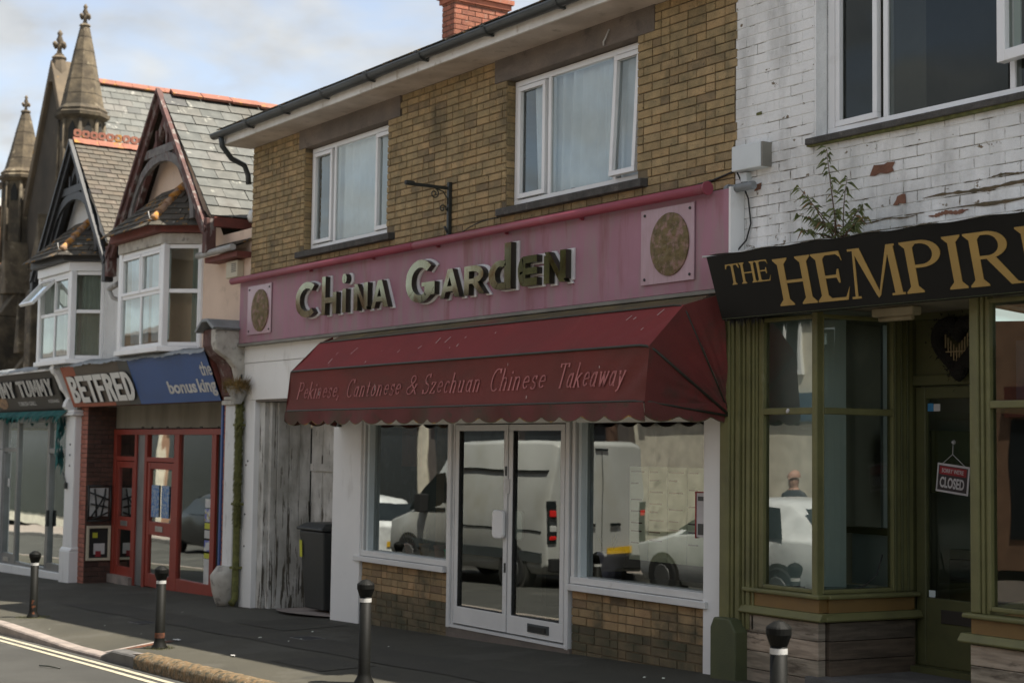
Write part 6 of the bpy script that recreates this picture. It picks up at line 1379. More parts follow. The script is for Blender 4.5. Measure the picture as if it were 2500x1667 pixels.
# right window bay
RX = -6.90
b = MB(); b.box(RX-.03,RX+.045,-.045,.045,ZB-.0,2.83); b.build('corner_post', 'green_paint', gs, bevel=.01)
b = MB(); b.box(RX+.05,RX+.075,-.03,.05,ZB,2.83); b.box(RX+.078,RX+.10,-.015,.05,ZB,2.83); b.build('moulding', 'green_paint', gs, bevel=.004)
gframe(TR((RX+.09,0,0),(1,0,0)), 2.4, ZB+.02, ZT, ZTR+.02, 1, 'glass_dark', fw=.03)
rt2 = Vector((-.25, CYB-.06, 0)); gframe(TR((RX+rt2.x,.05+rt2.y,0), -rt2), rt2.length, ZB, ZT, ZTR, 1, 'glass_dark')
stall((RX-.03,0,0), (1,0,0), 2.6, G(-6.5), 3, False, .03)
stall((RX+rt2.x-.02,.05+rt2.y,0), -rt2, rt2.length-.06, G(-7), 4, True)
# inside: added pale sheet, shelf, blind
b = MB(); b.poly(((-9.2,2.0,.1),(-7.0,2.0,.1),(-7.0,2.0,2.83),(-9.2,2.0,2.83))); b.poly(((-9.2,.06,.6),(-9.2,2.0,.6),(-9.2,2.0,2.83),(-9.2,.06,2.83))); b.poly(((-9.2,.06,.62),(-8.34,.06,.62),(-8.26,1.0,.62),(-9.2,1.0,.62))); b.poly(((-9.2,.06,2.83),(-9.2,2.0,2.83),(-8.26,2.0,2.83),(-8.34,.06,2.83))); b.build('interior', 'room_mid', gs)
b = MB(); b.box(-9.0,-8.55,1.45,1.95,1.45,1.95); b.box(-8.5,-8.1,1.6,1.95,.1,1.0); b.build('cupboard', 'green_shaded', gs); b = MB(); b.box(-8.86,-8.83,1.2,1.25,.7,2.8); b.build('inner_post', 'room_pale', gs)
b = MB(); b.poly(((-9.19,.08,.72),(-8.68,.62,.72),(-8.68,.62,2.8),(-9.19,.08,2.8))); b.build('added_pale_sheet', 'room_pale', gs)  # added sheet, slanted to catch window light and pale the panes
b = MB(); b.box(-9.18,-8.36,.06,.9,.70,.715); b.build('window_bed', 'frosting', gs)
b = MB(); b.box(-8.98,-8.45,1.0,1.06,.72,1.12); b.build('counter_end', 'room_pale', gs); b = MB(); b.box(-9.0,-8.40,.95,1.1,1.12,1.17); b.build('counter_top', 'green_paint', gs)
b = MB(); b.box(-7.2,-4.6,1.9,1.95,.5,2.8); b.build('back_wall', 'dark_room', gs); b = MB(); b.box(-8.26,-7.0,1.9,1.95,.1,2.83); b.build('back_wall', 'dark_room', gs)
b = MB(); b.tube([(-8.93,.12,.735),(-8.8,.13,.725),(-8.7,.14,.73),(-8.62,.15,.725),(-8.5,.17,.73),(-8.36,.25,.735),(-8.30,.4,.76),(-8.3,.55,.85),(-8.29,.6,1.0)], .006, 5); b.box(-8.74,-8.66,.12,.16,.72,.745); tag(b.build('power_lead', 'cable'), 'black power lead with a small plug lying on the green shop window bed', 'cable')
b = MB(); b.box(-8.25,-8.0,1.3,1.4,.78,.95); tag(b.build('dark_box', 'cable', bevel=.01), 'black box standing behind the angled side pane of the green shop window', 'box')
# black sign with gold letters
hs = thing('black_gold_sign', (-7.3,-.35,2.78), 'black shop sign board leaning forward with large gold serif capitals', 'shop sign')
def hl_(x, z, out=0.0):
    t_ = (z-2.775)/(3.26-2.775); return Vector((x, -.27-.13*t_, z))+Vector((0,-.966,-.259))*out
b = MB()
f_ = [hl_(-9.13,2.775),hl_(-4.2,2.775),hl_(-4.2,3.262),hl_(-9.17,3.262)]; k_ = [p+Vector((0,.03,0)) for p in f_]; b.poly(f_); b.poly(k_[::-1])
for i in range(4): b.poly((f_[i], k_[i], k_[(i+1)%4], f_[(i+1)%4]))
b.build('board', 'sign_black', hs)
b = MB(); b.poly((hl_(-9.13,2.775),hl_(-9.17,3.262),(-9.15,-.02,3.26),(-9.12,-.02,2.775))); b.build('end_board', 'sign_black', hs)
b = MB(); b.poly(((-9.12,-.28,2.78),(-4.2,-.28,2.78),(-4.2,-.18,2.84),(-9.12,-.18,2.84))); b.build('soffit', 'green_shaded', hs)
b = MB(); b.grid(lambda u, v: (-9.15+4.9*u, -.41+.41*v, 3.268+.045*v+.008*math.sin(u*140)*math.sin(v*6)+.006*math.sin(u*61)), 140, 3); b.build('top_flashing', 'fascia_white', hs)
b = MB(); rn = random.Random(6)
for k in range(120):
    x = rn.uniform(-9.08,-8.72); p = Vector((x,-.27+rn.uniform(0,.06),2.79)); b.poly((p+Vector((-.006,0,0)), p+Vector((.006,0,0)), p+Vector((rn.uniform(-.02,.02),0,-rn.uniform(.02,.09)))))
tag(b.build('cobweb_fringe', 'heart_dark', hs), kind='stuff')
hu = (hl_(0,3.26)-hl_(0,2.775)).normalized()
def serif(ch, w, h, t, s_):
    """t thick stem, s_ thin stroke"""
    def stem(x0, x1, y0=0, y1=h, ser=True, sl=None):
        sl = sl if sl is not None else t*.62; q = [rc(x0, x1, y0, y1)]
        if ser:
            for yy, sg_ in ((y0, 1), (y1, -1)):
                e = s_*.75
                q.append([(x0-sl, yy), (x1+sl, yy), (x1+sl, yy+sg_*e*.7), (x1, yy+sg_*(e+t*.45)), (x0, yy+sg_*(e+t*.45)), (x0-sl, yy+sg_*e*.7)] if sg_ > 0 else [(x0-sl, yy), (x0-sl, yy+sg_*e*.7), (x0, yy+sg_*(e+t*.45)), (x1, yy+sg_*(e+t*.45)), (x1+sl, yy+sg_*e*.7), (x1+sl, yy)])
        return q
    sl = t*.62
    if ch == 'I': return stem(w/2-t/2, w/2+t/2)
    if ch == 'H': return stem(sl, sl+t)+stem(w-sl-t, w-sl)+[rc(sl+t*.8, w-sl-t*.8, h*.5-s_/2, h*.5+s_/2)]
    if ch == 'E': return stem(sl, sl+t)+[rc(sl+t*.5, w*.86, h-s_, h), rc(sl+t*.5, w*.90, 0, s_), rc(sl+t*.5, w*.72, h*.5-s_/2, h*.5+s_/2)]+[[(w*.86-s_*1.6,h-s_),(w*.86,h-s_*2),(w*.90,h-h*.20),(w*.86,h)], [(w*.80,0),(w*.90,0),(w*1.0,h*.26),(w*.93,h*.16)], [(w*.72-s_,h*.5),(w*.72,h*.36),(w*.76,h*.36),(w*.76,h*.64),(w*.72,h*.64)]]
    if ch == 'T': return stem(w/2-t/2, w/2+t/2)+[rc(w*.04, w*.96, h-s_, h)]+[[(w*.0,h-h*.22),(w*.05,h-h*.22),(w*.16,h-s_),(w*.04,h)], [(w*.84,h-s_),(w*.95,h-h*.22),(w*1.0,h-h*.22),(w*.96,h)]]
    if ch == 'P': return stem(sl, sl+t)+arcband(w*.50, h*.74, w*.50, h*.26, -90, 90, t, s_, 16)+[rc(sl+t*.5, w*.52, h-s_, h), rc(sl+t*.5, w*.52, h*.48, h*.48+s_)]
    if ch == 'R': return stem(sl, sl+t)+arcband(w*.44, h*.75, w*.40, h*.25, -90, 90, t, s_, 16)+[rc(sl+t*.5, w*.46, h-s_, h), rc(sl+t*.5, w*.46, h*.50, h*.50+s_)]+[[(w*.38,h*.52),(w*.58,h*.52),(w*.93,s_*.8),(w*1.06,0),(w*.80,0)]]
    if ch == 'M':
        q = [[(w*.06,s_*.6),(w*.11,s_*.6),(w*.19,h),(w*.15,h)], [(w*.13,h),(w*.13+t*1.1,h),(w*.53+t*.15,h*.04),(w*.50,-h*.02),(w*.47,h*.04)], [(w*.50,h*.0),(w*.54,h*.02),(w*.85,h),(w*.79,h)], [(w*.79,h),(w*.79+t*.9,h),(w*.955,0),(w*.955-t,0)]]
        q += [rc(w*.0, w*.17, 0, s_*.7), rc(w*.955-t-sl*.7, w*.955+sl*.5, 0, s_*.7), rc(w*.06, w*.18, h-s_*.7, h), rc(w*.79, w*.94, h-s_*.7, h)]
        return q
def goldword(word, x0, x1, z0, z1, rel, t, s_):
    tot = sum(rel); x = x0; W1 = x1-x0
    for c, r_ in zip(word, rel):
        w_ = W1*r_/tot; ps = serif(c, w_*.97, (z1-z0)/hu.z, t, s_); b = MB(TR(hl_(x, z0), (1,0,0), (0,0,1), hu))
        for j, p in enumerate(ps): b.prism(p, -.004-.0004*(j%7), .001, 'y')
        b.build('letter', 'gold_letter', hs); x += w_
goldword('THE', -8.98, -8.50, 3.03, 3.185, (1.0,1.1,.95), .024, .009)
goldword('HEMPIRE', -8.46, -5.96, 2.838, 3.178, (1.02,.86,1.30,.90,.50,1.06,.86), .066, .021)
# heart wreath, lamp, closed card, stickers
ht = thing('heart_wreath', (-7.75,DY-.1,2.55), 'dark heart shaped wreath with pale twigs hanging above the green shop door', 'wreath')
def hp(t_): return (.021*16*math.sin(t_)**3*.72, .021*(13*math.cos(t_)-5*math.cos(2*t_)-2*math.cos(3*t_)-math.cos(4*t_))*.72)
b = MB(); rn = random.Random(1)
pts = [(-7.74+hp(2*math.pi*k/40)[0]*.80, DY-.10, 2.575+hp(2*math.pi*k/40)[1]*.88) for k in range(40)]; b.tube(pts, .055, 8, closed=True); b.build('ring', 'heart_dark', ht)
b = MB()
for k in range(700):
    p = Vector(pts[rn.randrange(40)])+Vector((rn.gauss(0,.035), -abs(rn.gauss(0,.03)), rn.gauss(0,.035))); d = Vector((rn.uniform(-.03,.03),rn.uniform(-.02,.02),rn.uniform(-.03,.03))); e = Vector((rn.uniform(-.01,.01),0,rn.uniform(-.01,.01))); b.poly((p-e,p+e,p+d))
tag(b.build('leaves', 'heart_dark', ht), kind='stuff')
for k in range(9):
    x = -7.84+.026*k; a_ = abs(k-4)/4; b = MB(); b.box(x,x+.008,DY-.135,DY-.127,2.42+.13*a_,2.55+.10*a_); b.build('twig', 'twig', ht)
b = MB(); b.box(-7.83,-7.63,DY-.14,DY-.13,2.515,2.523); b.build('twig', 'twig', ht)
lm = thing('bulkhead_lamp', (-7.95,.35,2.8), 'unlit cream strip lamp fixed under the ceiling of the green shop\'s doorway', 'lamp')
b = MB(); b.box(-8.12,-7.72,.30,.40,2.765,2.83); b.build('body', 'lamp_cream', lm, bevel=.012); b = MB(); b.tube([(-8.08,.35,2.75),(-7.76,.35,2.75)], .02, 8); b.build('tube', 'lamp_cream', lm)
cs = thing('closed_card', (-7.62,DY-.03,1.55), 'tilted red and dark card reading CLOSED hanging from a sucker inside the green shop door', 'sign')
T = Matrix.Translation((-8.02,DY-.035,1.485)) @ Matrix.Rotation(R(6), 4, 'Y') @ Matrix.Diagonal((.82,1,.86,1))
b = MB(T); b.box(0,.37,0,.006,0,.25); b.build('card', 'card_white', cs); b = MB(T); b.box(.018,.352,-.002,0,.018,.232); b.build('face', 'closed_dark', cs); b = MB(T); b.box(.03,.34,-.004,-.0021,.155,.225); b.build('band', 'closed_red', cs)
text_obj('lettering', 'CLOSED', T @ TR((.045,-.004,.04),(1,0,0)), width=.28, height=.095, parent=cs, mt='card_white', depth=.001, off=.03)
text_obj('lettering', "SORRY WE'RE", T @ TR((.06,-.005,.172),(1,0,0)), width=.25, height=.038, parent=cs, mt='card_white', depth=.001, off=.01)
b = MB(); b.tube([tuple(T @ Vector((.06,0,.25))),(-7.86,DY-.03,1.76),tuple(T @ Vector((.31,0,.25)))], .003, 4); b.tube([(-7.86,DY-.03,1.76),(-7.865,DY-.02,1.84)], .003, 4); b.build('string', 'card_white', cs); b = MB(); b.T = Matrix.Translation((-7.865,DY-.02,1.85)) @ Matrix.Rotation(R(90),4,'X'); b.lathe([(.018,-.01),(.006,.012)], n=10); b.build('sucker', 'card_white', cs)
b = MB(); b.box(-8.115,-7.99,DY-.004,DY-.001,2.09,2.15); b.build('sticker_face', 'print_white'); bpy.data.objects.remove(bpy.data.objects['sticker_face'])
ds = thing('door_sticker', (-8.05,DY,2.12), 'small blue and white sticker at the top left of the green shop door glass', 'sticker')
b = MB(); b.box(-8.12,-8.065,DY-.004,DY-.001,2.085,2.145); b.build('blue_half', 'blueled', ds); b = MB(); b.box(-8.063,-8.0,DY-.004,DY-.001,2.085,2.14); b.build('white_half', 'card_white', ds)
b = MB(); b.box(-8.115,-8.055,DY-.004,DY-.001,.685,.735); tag(b.build('door_sticker', 'frosting'), 'tiny pale sticker at the bottom left of the green shop door glass', 'sticker')
b = MB(); T = Matrix.Translation((-8.66,-.025,2.07)) @ Matrix.Rotation(R(30),4,'Y'); b.T = T; b.lathe([(.004,-.018),(.014,-.008),(.012,.014),(.003,.02)], n=8); tag(b.build('putty_blob', 'card_white'), 'small white blob stuck on the green transom bar', 'putty')
# slatted blind in the right window
bl = thing('wicker_screen', (-6.2,.4,1.4), 'slanting dark slatted screen edged with a tan strip in the right green shop window', 'screen')
for k in range(13):
    z = .80+.115*k; x0 = -6.50-.020*k*1.0
    b = MB(); b.prism([(x0,z),(-4.8,z-.10),(-4.8,z+.0),(x0-.02,z+.105)], .35+.004*(k%2), .37, 'y'); b.build('slat', 'blind_slat', bl)
b = MB(); b.prism([(-6.55,.76),(-6.51,.76),(-6.74,2.3),(-6.79,2.3)], .32, .345, 'y'); b.build('edge_strip', 'timber_post', bl)
b = MB(); b.poly(((-6.74,.2,2.13),(-4.6,.2,2.13),(-4.6,.2,2.52),(-6.74,.2,2.52))); tag(b.build('teal_board', 'opp_blue'), 'flat teal board behind the upper glass of the right green shop window', 'board')
# plant growing from the wall
wp = thing('wall_plant', (-7.95,-.15,3.30), 'scraggly leafy shrub growing out of the ledge above the black and gold sign', 'plant')
rn = random.Random(14); st_ = MB(); lf = MB(); ld = MB()
def leafblade(m_, p, d, L_, w_):
    d = d.normalized(); s_ = d.cross(Vector((rn.uniform(-.3,.3),-1,rn.uniform(-.2,.5)))).normalized(); n_ = s_.cross(d)
    a = p+d*L_*.35+s_*w_-n_*.002; c = p+d*L_*.35-s_*w_; q = p+d*L_+Vector((0,0,-L_*.55)); mdl = p+d*L_*.5+Vector((0,0,L_*.03))
    m_.poly((p,a,mdl)); m_.poly((a,q,mdl)); m_.poly((q,c,mdl)); m_.poly((c,p,mdl))
def shoot(p0, tip, nl, spread):
    mid = p0.lerp(tip,.5)+Vector((rn.uniform(-.03,.03),-.03,rn.uniform(0,.04))); pts = [p0.lerp(mid,t_).lerp(mid.lerp(tip,t_),t_) for t_ in [k/8 for k in range(9)]]
    st_.tube(pts, [.006-.0005*k for k in range(9)], 5)
    for k in range(int(nl*2.2)):
        t_ = .15+.85*(k/nl/2)**.6; i = min(7, int(t_*8)); p = pts[i].lerp(pts[i+1], t_*8-i); a = rn.uniform(0,6.283)
        d = Vector((math.cos(a), -.2+.9*math.sin(a), rn.uniform(-.3,.4))); 
        if p.y+d.y*.06 > -.02: d.y = -abs(d.y)
        leafblade(lf if rn.random() < .93 else ld, p, d, rn.uniform(.05,.10), rn.uniform(.008,.013))
base = Vector((-7.93,-.20,3.29))
for tip, nl in (((-8.04,-.24,3.95),15),((-8.28,-.28,3.70),10),((-8.30,-.26,3.50),12),((-8.24,-.31,3.38),12),((-7.84,-.24,3.72),9),((-7.66,-.27,3.50),12),((-7.64,-.26,3.41),12),((-7.68,-.32,3.36),12),((-8.05,-.33,3.44),12),((-7.86,-.34,3.48),12),((-8.16,-.3,3.60),9)):
    shoot(base+Vector((rn.uniform(-.06,.06),rn.uniform(-.03,.03),0)), Vector(tip), nl, .1)
st_.build('stem', 'stem_brown', wp); tag(lf.build('foliage', 'leaf', wp), kind='stuff'); tag(ld.build('dry_leaves', 'leaf_dry', wp), kind='stuff')
# ragged cracks along the painted joints, thicker low down
b = MB(); rq = random.Random(77)
def ragged(b, p, q, th_):
    n = 7; d = Vector((q[0]-p[0], q[1]-p[1])); L_ = d.length; nx_, nz_ = -d.y/L_, d.x/L_; U_, D_ = [], []
    for i in range(n+1):
        u = i/n; w_ = th_*(.2+rq.random())*min(1, 5*u+.15, 5*(1-u)+.15); o_ = th_*.5*(rq.random()-.5)
        U_.append((p[0]+d.x*u+nx_*(w_+o_), p[1]+d.y*u+nz_*(w_+o_))); D_.append((p[0]+d.x*u-nx_*(w_*.7-o_), p[1]+d.y*u-nz_*(w_*.7-o_)))
    for i in range(n): b.poly([(a[0], -.0078, a[1]) for a in (D_[i], D_[i+1], U_[i+1], U_[i])])
for r_ in range(44):
    z = 3.27+.081*r_
    for c_ in range(26):
        x = -9.28+.25*c_+(.125 if r_ % 2 else 0)
        if x > -5.2: continue
        pr_ = .48 if z < 3.62 else (.30 if z < 4.0 else .07)
        if x < -8.35 and z < 4.35: pr_ += .18
        if -8.5 < x < -8.35 and z > 4.0: pr_ = .55
        if z > 4.05 and x > -8.45: pr_ = 0
        if rq.random() < pr_:
            a_ = rq.uniform(0,.3); c2 = rq.uniform(.6,1.05); ragged(b, (x+.25*a_, z-.002), (x+.25*c2, z-.002), rq.uniform(.0012,.0045)*(1.6 if z < 3.6 else 1))
        if rq.random() < pr_*.6 and x > -9.25: ragged(b, (x, z+.01), (x+rq.uniform(-.004,.004), z+.072), rq.uniform(.001,.0035))
tag(b.build('joint_cracks', 'crack_dark', wb), kind='stuff')
# spalled bricks showing through the paint
for pts, mt_ in (([(-7.84,3.755),(-7.79,3.75),(-7.74,3.763),(-7.68,3.75),(-7.61,3.76),(-7.625,3.79),(-7.60,3.825),(-7.67,3.832),(-7.70,3.82),(-7.8,3.828)],'exposed_brick'), ([(-7.62,3.515),(-7.58,3.51),(-7.56,3.52),(-7.50,3.515),(-7.505,3.58),(-7.52,3.588),(-7.58,3.575),(-7.59,3.55)],'exposed_brick'), ([(-9.05,3.80),(-8.98,3.81),(-8.97,3.86),(-9.04,3.85)],'exposed_brick'), ([(-9.03,4.40),(-8.97,4.40),(-8.97,4.425),(-9.03,4.42)],'moss')):
    b = MB(); b.prism([p for p in pts], -.0125, -.0095, 'y'); b.build('spalled_patch', mt_, wb)
for k, (xa, xb, z, th_) in enumerate(((-7.35,-6.2,3.53,.028),(-7.1,-5.9,3.425,.03),(-8.0,-7.4,3.42,.012),(-7.3,-6.95,3.40,.035),(-7.45,-7.25,3.335,.022),(-6.8,-6.3,3.60,.018))):
    b = MB(); n = 26; up_ = []; dn_ = []; rq = random.Random(k+3)
    for i in range(n+1):
        u = i/n; x = xa+(xb-xa)*u; t_ = th_*(.25+.75*rq.random())*min(1, 6*u, 6*(1-u))+.002; c_ = z+.006*math.sin(u*11+k)
        up_.append((x, c_+t_*.6)); dn_.append((x, c_-t_*.4))
    for i in range(n): b.prism([dn_[i], dn_[i+1], up_[i+1], up_[i]], -.0115, -.0095, 'y')
    b.build('paint_loss', 'exposed_brick' if k == 3 else 'crack_dark', wb)
# ================================================================ bollards
bo = thing('bollard', (-14.65,-2.60,G(-14.65,-2.6)), 'worn black iron bollard with a rusty foot, standing beside the drain channel', 'bollard', 'black bollards along the kerb')
def bollard_parts(root, mt):
    b = MB(); b.lathe([(.082,0),(.078,.012),(.056,.05),(.049,.08),(.047,.66)], n=20); b.build('post', mt, root, local=True)
    b = MB(); b.lathe([(.049,.655),(.054,.668),(.067,.705),(.070,.712),(.070,.745),(.064,.754),(.03,.778),(.001,.785)], n=20, smooth=False); b.build('cap', 'bollard_black', root, local=True)
    b = MB(); n = 20; b.lathe([(.0482,.612),(.0482,.642)], n=n, caps=False); b.build('reflective_band', 'reflective_white', root, local=True)
bollard_parts(bo, 'bollard_worn')
b = MB(); b.lathe([(.0500,.10),(.0500,.15)], n=18, caps=False); b.build('rust_patch', 'rust_orange', bo, local=True)
bo.scale = (1,1,1.02)
bo2 = clone(bo, (-19.06,-2.47,G(-19.06,-2.47)), 'black iron bollard with a white band at the far left of the kerb')
bo3 = thing('bollard', (-11.02,-2.33,G(-11.02,-2.33)), 'glossy black bollard with a clean white band in front of the low brick panel', 'bollard', 'black bollards along the kerb'); bollard_parts(bo3, 'bollard_black')
bo4 = clone(bo3, (-6.27,-2.40,G(-6.27,-2.4)), 'glossy black bollard nearest the camera in front of the grey planks')
for bb_ in (bo3, bo4): bb_.scale = (1,1,1.04)
for bb_ in (bo2,):
    for ch_ in list(bb_.children):
        if ch_.name.startswith('rust'): bpy.data.objects.remove(ch_)
# ================================================================ church
cu = thing('church', (-39.6, 14, G(-40)-.4), 'old stone gothic church with a steep front gable, slate nave roof and orange-red ridge tiles', 'church')
YC = 4.0
b = MB(); xc = -39.6
b.prism([(-42.0,-1.6),(-37.2,-1.6),(-37.2,7.3),(xc,11.45),(-42.0,7.3)], YC, YC+.55, 'y'); b.build('front_wall', 'stone_dark', cu)
b = MB(); b.prism([(-36.85,6.9),(xc,11.62),(xc,11.28),(-36.95,6.55)], YC-.12, YC+.7, 'y'); b.prism([(xc,11.62),(-42.3,6.9),(-42.2,6.55),(xc,11.28)], YC-.12, YC+.7, 'y'); b.build('coping', 'stone_light', cu, bevel=.03)
b = MB(); b.poly(((-36.4,YC+.3,-1.6),(-36.4,34,-1.6),(-36.4,34,6.6),(-36.4,YC+.3,6.6))); b.build('nave_wall', 'stone_church', cu)
sl = Vector((3.3,0,-4.6)); b = MB(); b.poly(((xc,YC+.3,11.15),(xc+3.4,YC+.3,6.4),(xc+3.4,34,6.4),(xc,34,11.15))); b.build('roof', 'mortar_dark', cu)
lay_slates(cu, (xc,YC+.5,11.17), (0,1,0), sl, 52, 22, .36, .235, 'roof_slate', 'slate_far', maxn=300, seed=17, thick=.012, lift=.02)
b0 = MB(); b0.prism([(-.15,-.07),(0,.07),(.15,-.07),(.12,-.10),(0,.02),(-.12,-.10)], 0, .44, 'y'); rm2 = b0.mesh('ridge_tile', 'terracotta'); PI3 = wmat(cu).inverted()
for k in range(44):
    o = bpy.data.objects.new('ridge_tile', rm2); COL.objects.link(o); o.parent = cu; o.matrix_parent_inverse = PI3; o.matrix_basis = Matrix.Translation((xc, YC+.7+k*.45, 11.22))
def finial(b, x, y, z, s_):
    b.T = Matrix.Translation((x,y,z)); b.lathe([(.10*s_,-.05*s_),(.13*s_,0),(.08*s_,.04*s_),(.06*s_,.14*s_),(.09*s_,.22*s_),(.05*s_,.32*s_),(.10*s_,.40*s_),(.05*s_,.52*s_),(.08*s_,.58*s_),(.02*s_,.68*s_)], n=8)
    for k in range(4):
        a = math.pi/2*k+.4; b.T = Matrix.Translation((x+.16*s_*math.cos(a), y+.16*s_*math.sin(a), z+.26*s_)); b.lathe([(.02*s_,-.08*s_),(.07*s_,0),(.06*s_,.05*s_),(.01*s_,.09*s_)], n=6)
    b.T = Matrix.Identity(4)
def turret(x, y, zc_, r_, zt, fin, lab):
    b = MB(); b.T = Matrix.Translation((x,y,0)); b.lathe([(r_*.92,-1.6),(r_*.92,zc_-2.55),(r_*1.05,zc_-2.5),(r_*.86,zc_-2.3),(r_*.86,zc_-.12)], n=8, smooth=False, a0=.39); t = b.build('turret', 'stone_church', cu)
    b = MB(); b.T = Matrix.Translation((x,y,0)); b.lathe([(r_*.9,zc_-.14),(r_*1.10,zc_-.06),(r_*1.12,zc_+.02),(r_*1.0,zc_+.06),(r_*1.03,zc_+.12),(r_*.92,zc_+.18)], n=8, smooth=False, a0=.39); b.build('moulding', 'stone_church', t)
    b = MB(); b.T = Matrix.Translation((x,y,0)); b.lathe([(r_*.92,zc_+.18),(r_*.86,zc_+.22),(r_*.62,zc_+(zt-zc_)*.42),(r_*.40,zc_+(zt-zc_)*.73),(r_*.19,zt-.02),(r_*.24,zt),(r_*.2,zt+.04)], n=8, smooth=False, a0=.39); b.build('spirelet', 'stone_church', t)
    pf = [(r_*.86,zc_+.22),(r_*.62,zc_+(zt-zc_)*.42),(r_*.40,zc_+(zt-zc_)*.73),(r_*.19,zt-.02)]
    b = MB(); b.T = Matrix.Translation((x,y,0)); zq = zc_+.5
    while zq < zt-.15:
        for (ra, za), (rb, zb2) in zip(pf[:-1], pf[1:]):
            if za <= zq < zb2: rq_ = ra+(rb-ra)*(zq-za)/(zb2-za); b.lathe([(rq_+.004,zq-.008),(rq_+.004,zq+.008)], n=8, smooth=False, a0=.39, caps=False)
        zq += .36
    b.build('stone_joint', 'stone_dark', t)
    b = MB(); finial(b, x, y, zt+.04, fin); b.build('finial', 'stone_light', t)
    # blind lancets
    b = MB()
    for k in range(8):
        a = .39+math.pi/8+k*math.pi/4; rr_ = r_*.86*math.cos(math.pi/8); w_ = r_*.20
        T = Matrix.Translation((x+rr_*math.cos(a), y+rr_*math.sin(a), zc_-.66)) @ Matrix.Rotation(a+math.pi/2, 4, 'Z'); b.T = T
        b.prism([(-w_*.8,-.0),(w_*.8,-.0),(w_*.8,.26),(0,.46),(-w_*.8,.26)], -.02, .03, 'y'); b.T = Matrix.Identity(4)
    b.build('lancet', 'dark_room', t)
    b = MB()
    for k in range(8):
        a = .39+k*math.pi/4; b.tube([(x+r_*.88*math.cos(a), y+r_*.88*math.sin(a), zc_-2.3), (x+r_*.88*math.cos(a), y+r_*.88*math.sin(a), zc_-.15)], r_*.08, 6)
    b.build('corner_shaft', 'stone_church', t)
    return t
turret(-37.2, YC-.05, 9.72, .60, 11.95, .75, '')
turret(-42.0, YC+.0, 8.85, .58, 10.65, .62, '')
b = MB(); b.T = Matrix.Translation((xc,YC+.1,0)); b.lathe([(.27,11.0),(.22,11.35),(.17,11.6),(.2,11.66),(.14,11.72)], n=8, smooth=False); b.T = Matrix.Identity(4); finial(b, xc, YC+.1, 11.75, .95); b.build('apex_finial', 'stone_light', cu)
# buttresses and gablets on the front
for x, zt_, w_ in ((-38.2,7.0,.5),(-41.0,6.6,.5),(-39.6,5.0,.35)):
    b = MB(); b.box(x-w_/2,x+w_/2,YC-.9,YC,-1.6,zt_-1.6); b.prism([(YC-.9,zt_-1.6),(YC,zt_-.3),(YC,zt_-1.6)], x-w_/2, x+w_/2, 'x'); b.prism([(x-w_*.62,zt_-1.0),(x+w_*.62,zt_-1.0),(x,zt_+.4)], YC-.75, YC-.1, 'y'); b.build('buttress', 'stone_church', cu, bevel=.03)
for x in (-38.9,-40.3):
    b = MB(); pts = [(x-.42,2.0),(x+.42,2.0),(x+.42,5.6),(x+.3,6.3),(x,6.9),(x-.3,6.3),(x-.42,5.6)]; b.prism(pts, YC-.05, YC+.02, 'y'); b.build('lancet_window', 'dark_room', cu)
    b = MB(); P_ = [Vector((p[0]+(p[0]-x)*.15, YC-.08, p[1]+.08)) for p in pts[1:]]; b.tube(P_, .08, 6); b.build('hood_mould', 'stone_light', cu)
# lower aisle walls in front and left of the nave seen under the turrets
b = MB(); b.box(-37.8,-35.9,YC-.6,YC+1.2,-1.6,6.2); b.prism([(YC-.7,6.2),(YC+1.3,6.2),(YC+.3,7.6)], -37.9,-35.8,'x'); b.build('aisle_buttress', 'stone_church', cu, bevel=.04)
b = MB(); b.box(-43.6,-42.2,YC-.5,YC+1.0,-1.6,5.2); b.prism([(YC-.5,5.2),(YC+1.0,6.0),(YC+1.0,5.2)], -43.6,-42.2,'x'); b.build('aisle_buttress', 'stone_dark', cu, bevel=.04)
b = MB(); b.box(-35.9,-31.5,YC-.6,YC+3,-1.6,3.9); b.poly(((-35.9,YC-.7,3.9),(-31.4,YC-.7,3.9),(-31.4,YC+3,5.2),(-35.9,YC+3,5.2))); b.build('porch', 'stone_dark', cu)
for x in (-35.4,-34.2,-33.0):
    b = MB(); b.box(x-.2,x+.2,YC-1.0,YC-.6,-1.6,3.4); b.prism([(YC-1.05,3.4),(YC-.6,4.1),(YC-.6,3.4)], x-.22, x+.22,'x'); b.build('buttress', 'stone_light', cu, bevel=.03)
# brick house at the far left edge
fb = thing('far_brick_house', (-48,5,G(-48)-.4), 'orange brick house with a white gutter just visible at the far left edge', 'building')
b = MB(); b.box(-54,-44.6,3.5,12,-1.6,8.45); b.build('wall', 'brick_far', fb)
b = MB(); b.box(-54.3,-44.4,3.2,3.45,8.45,8.65); b.box(-44.62,-44.35,3.2,12,8.4,8.62); b.build('gutter', 'white_paint', fb); b = MB(); b.poly(((-54.3,3.2,8.66),(-44.3,3.2,8.66),(-44.3,8,11),(-54.3,8,11))); b.build('roof', 'slate_far', fb)
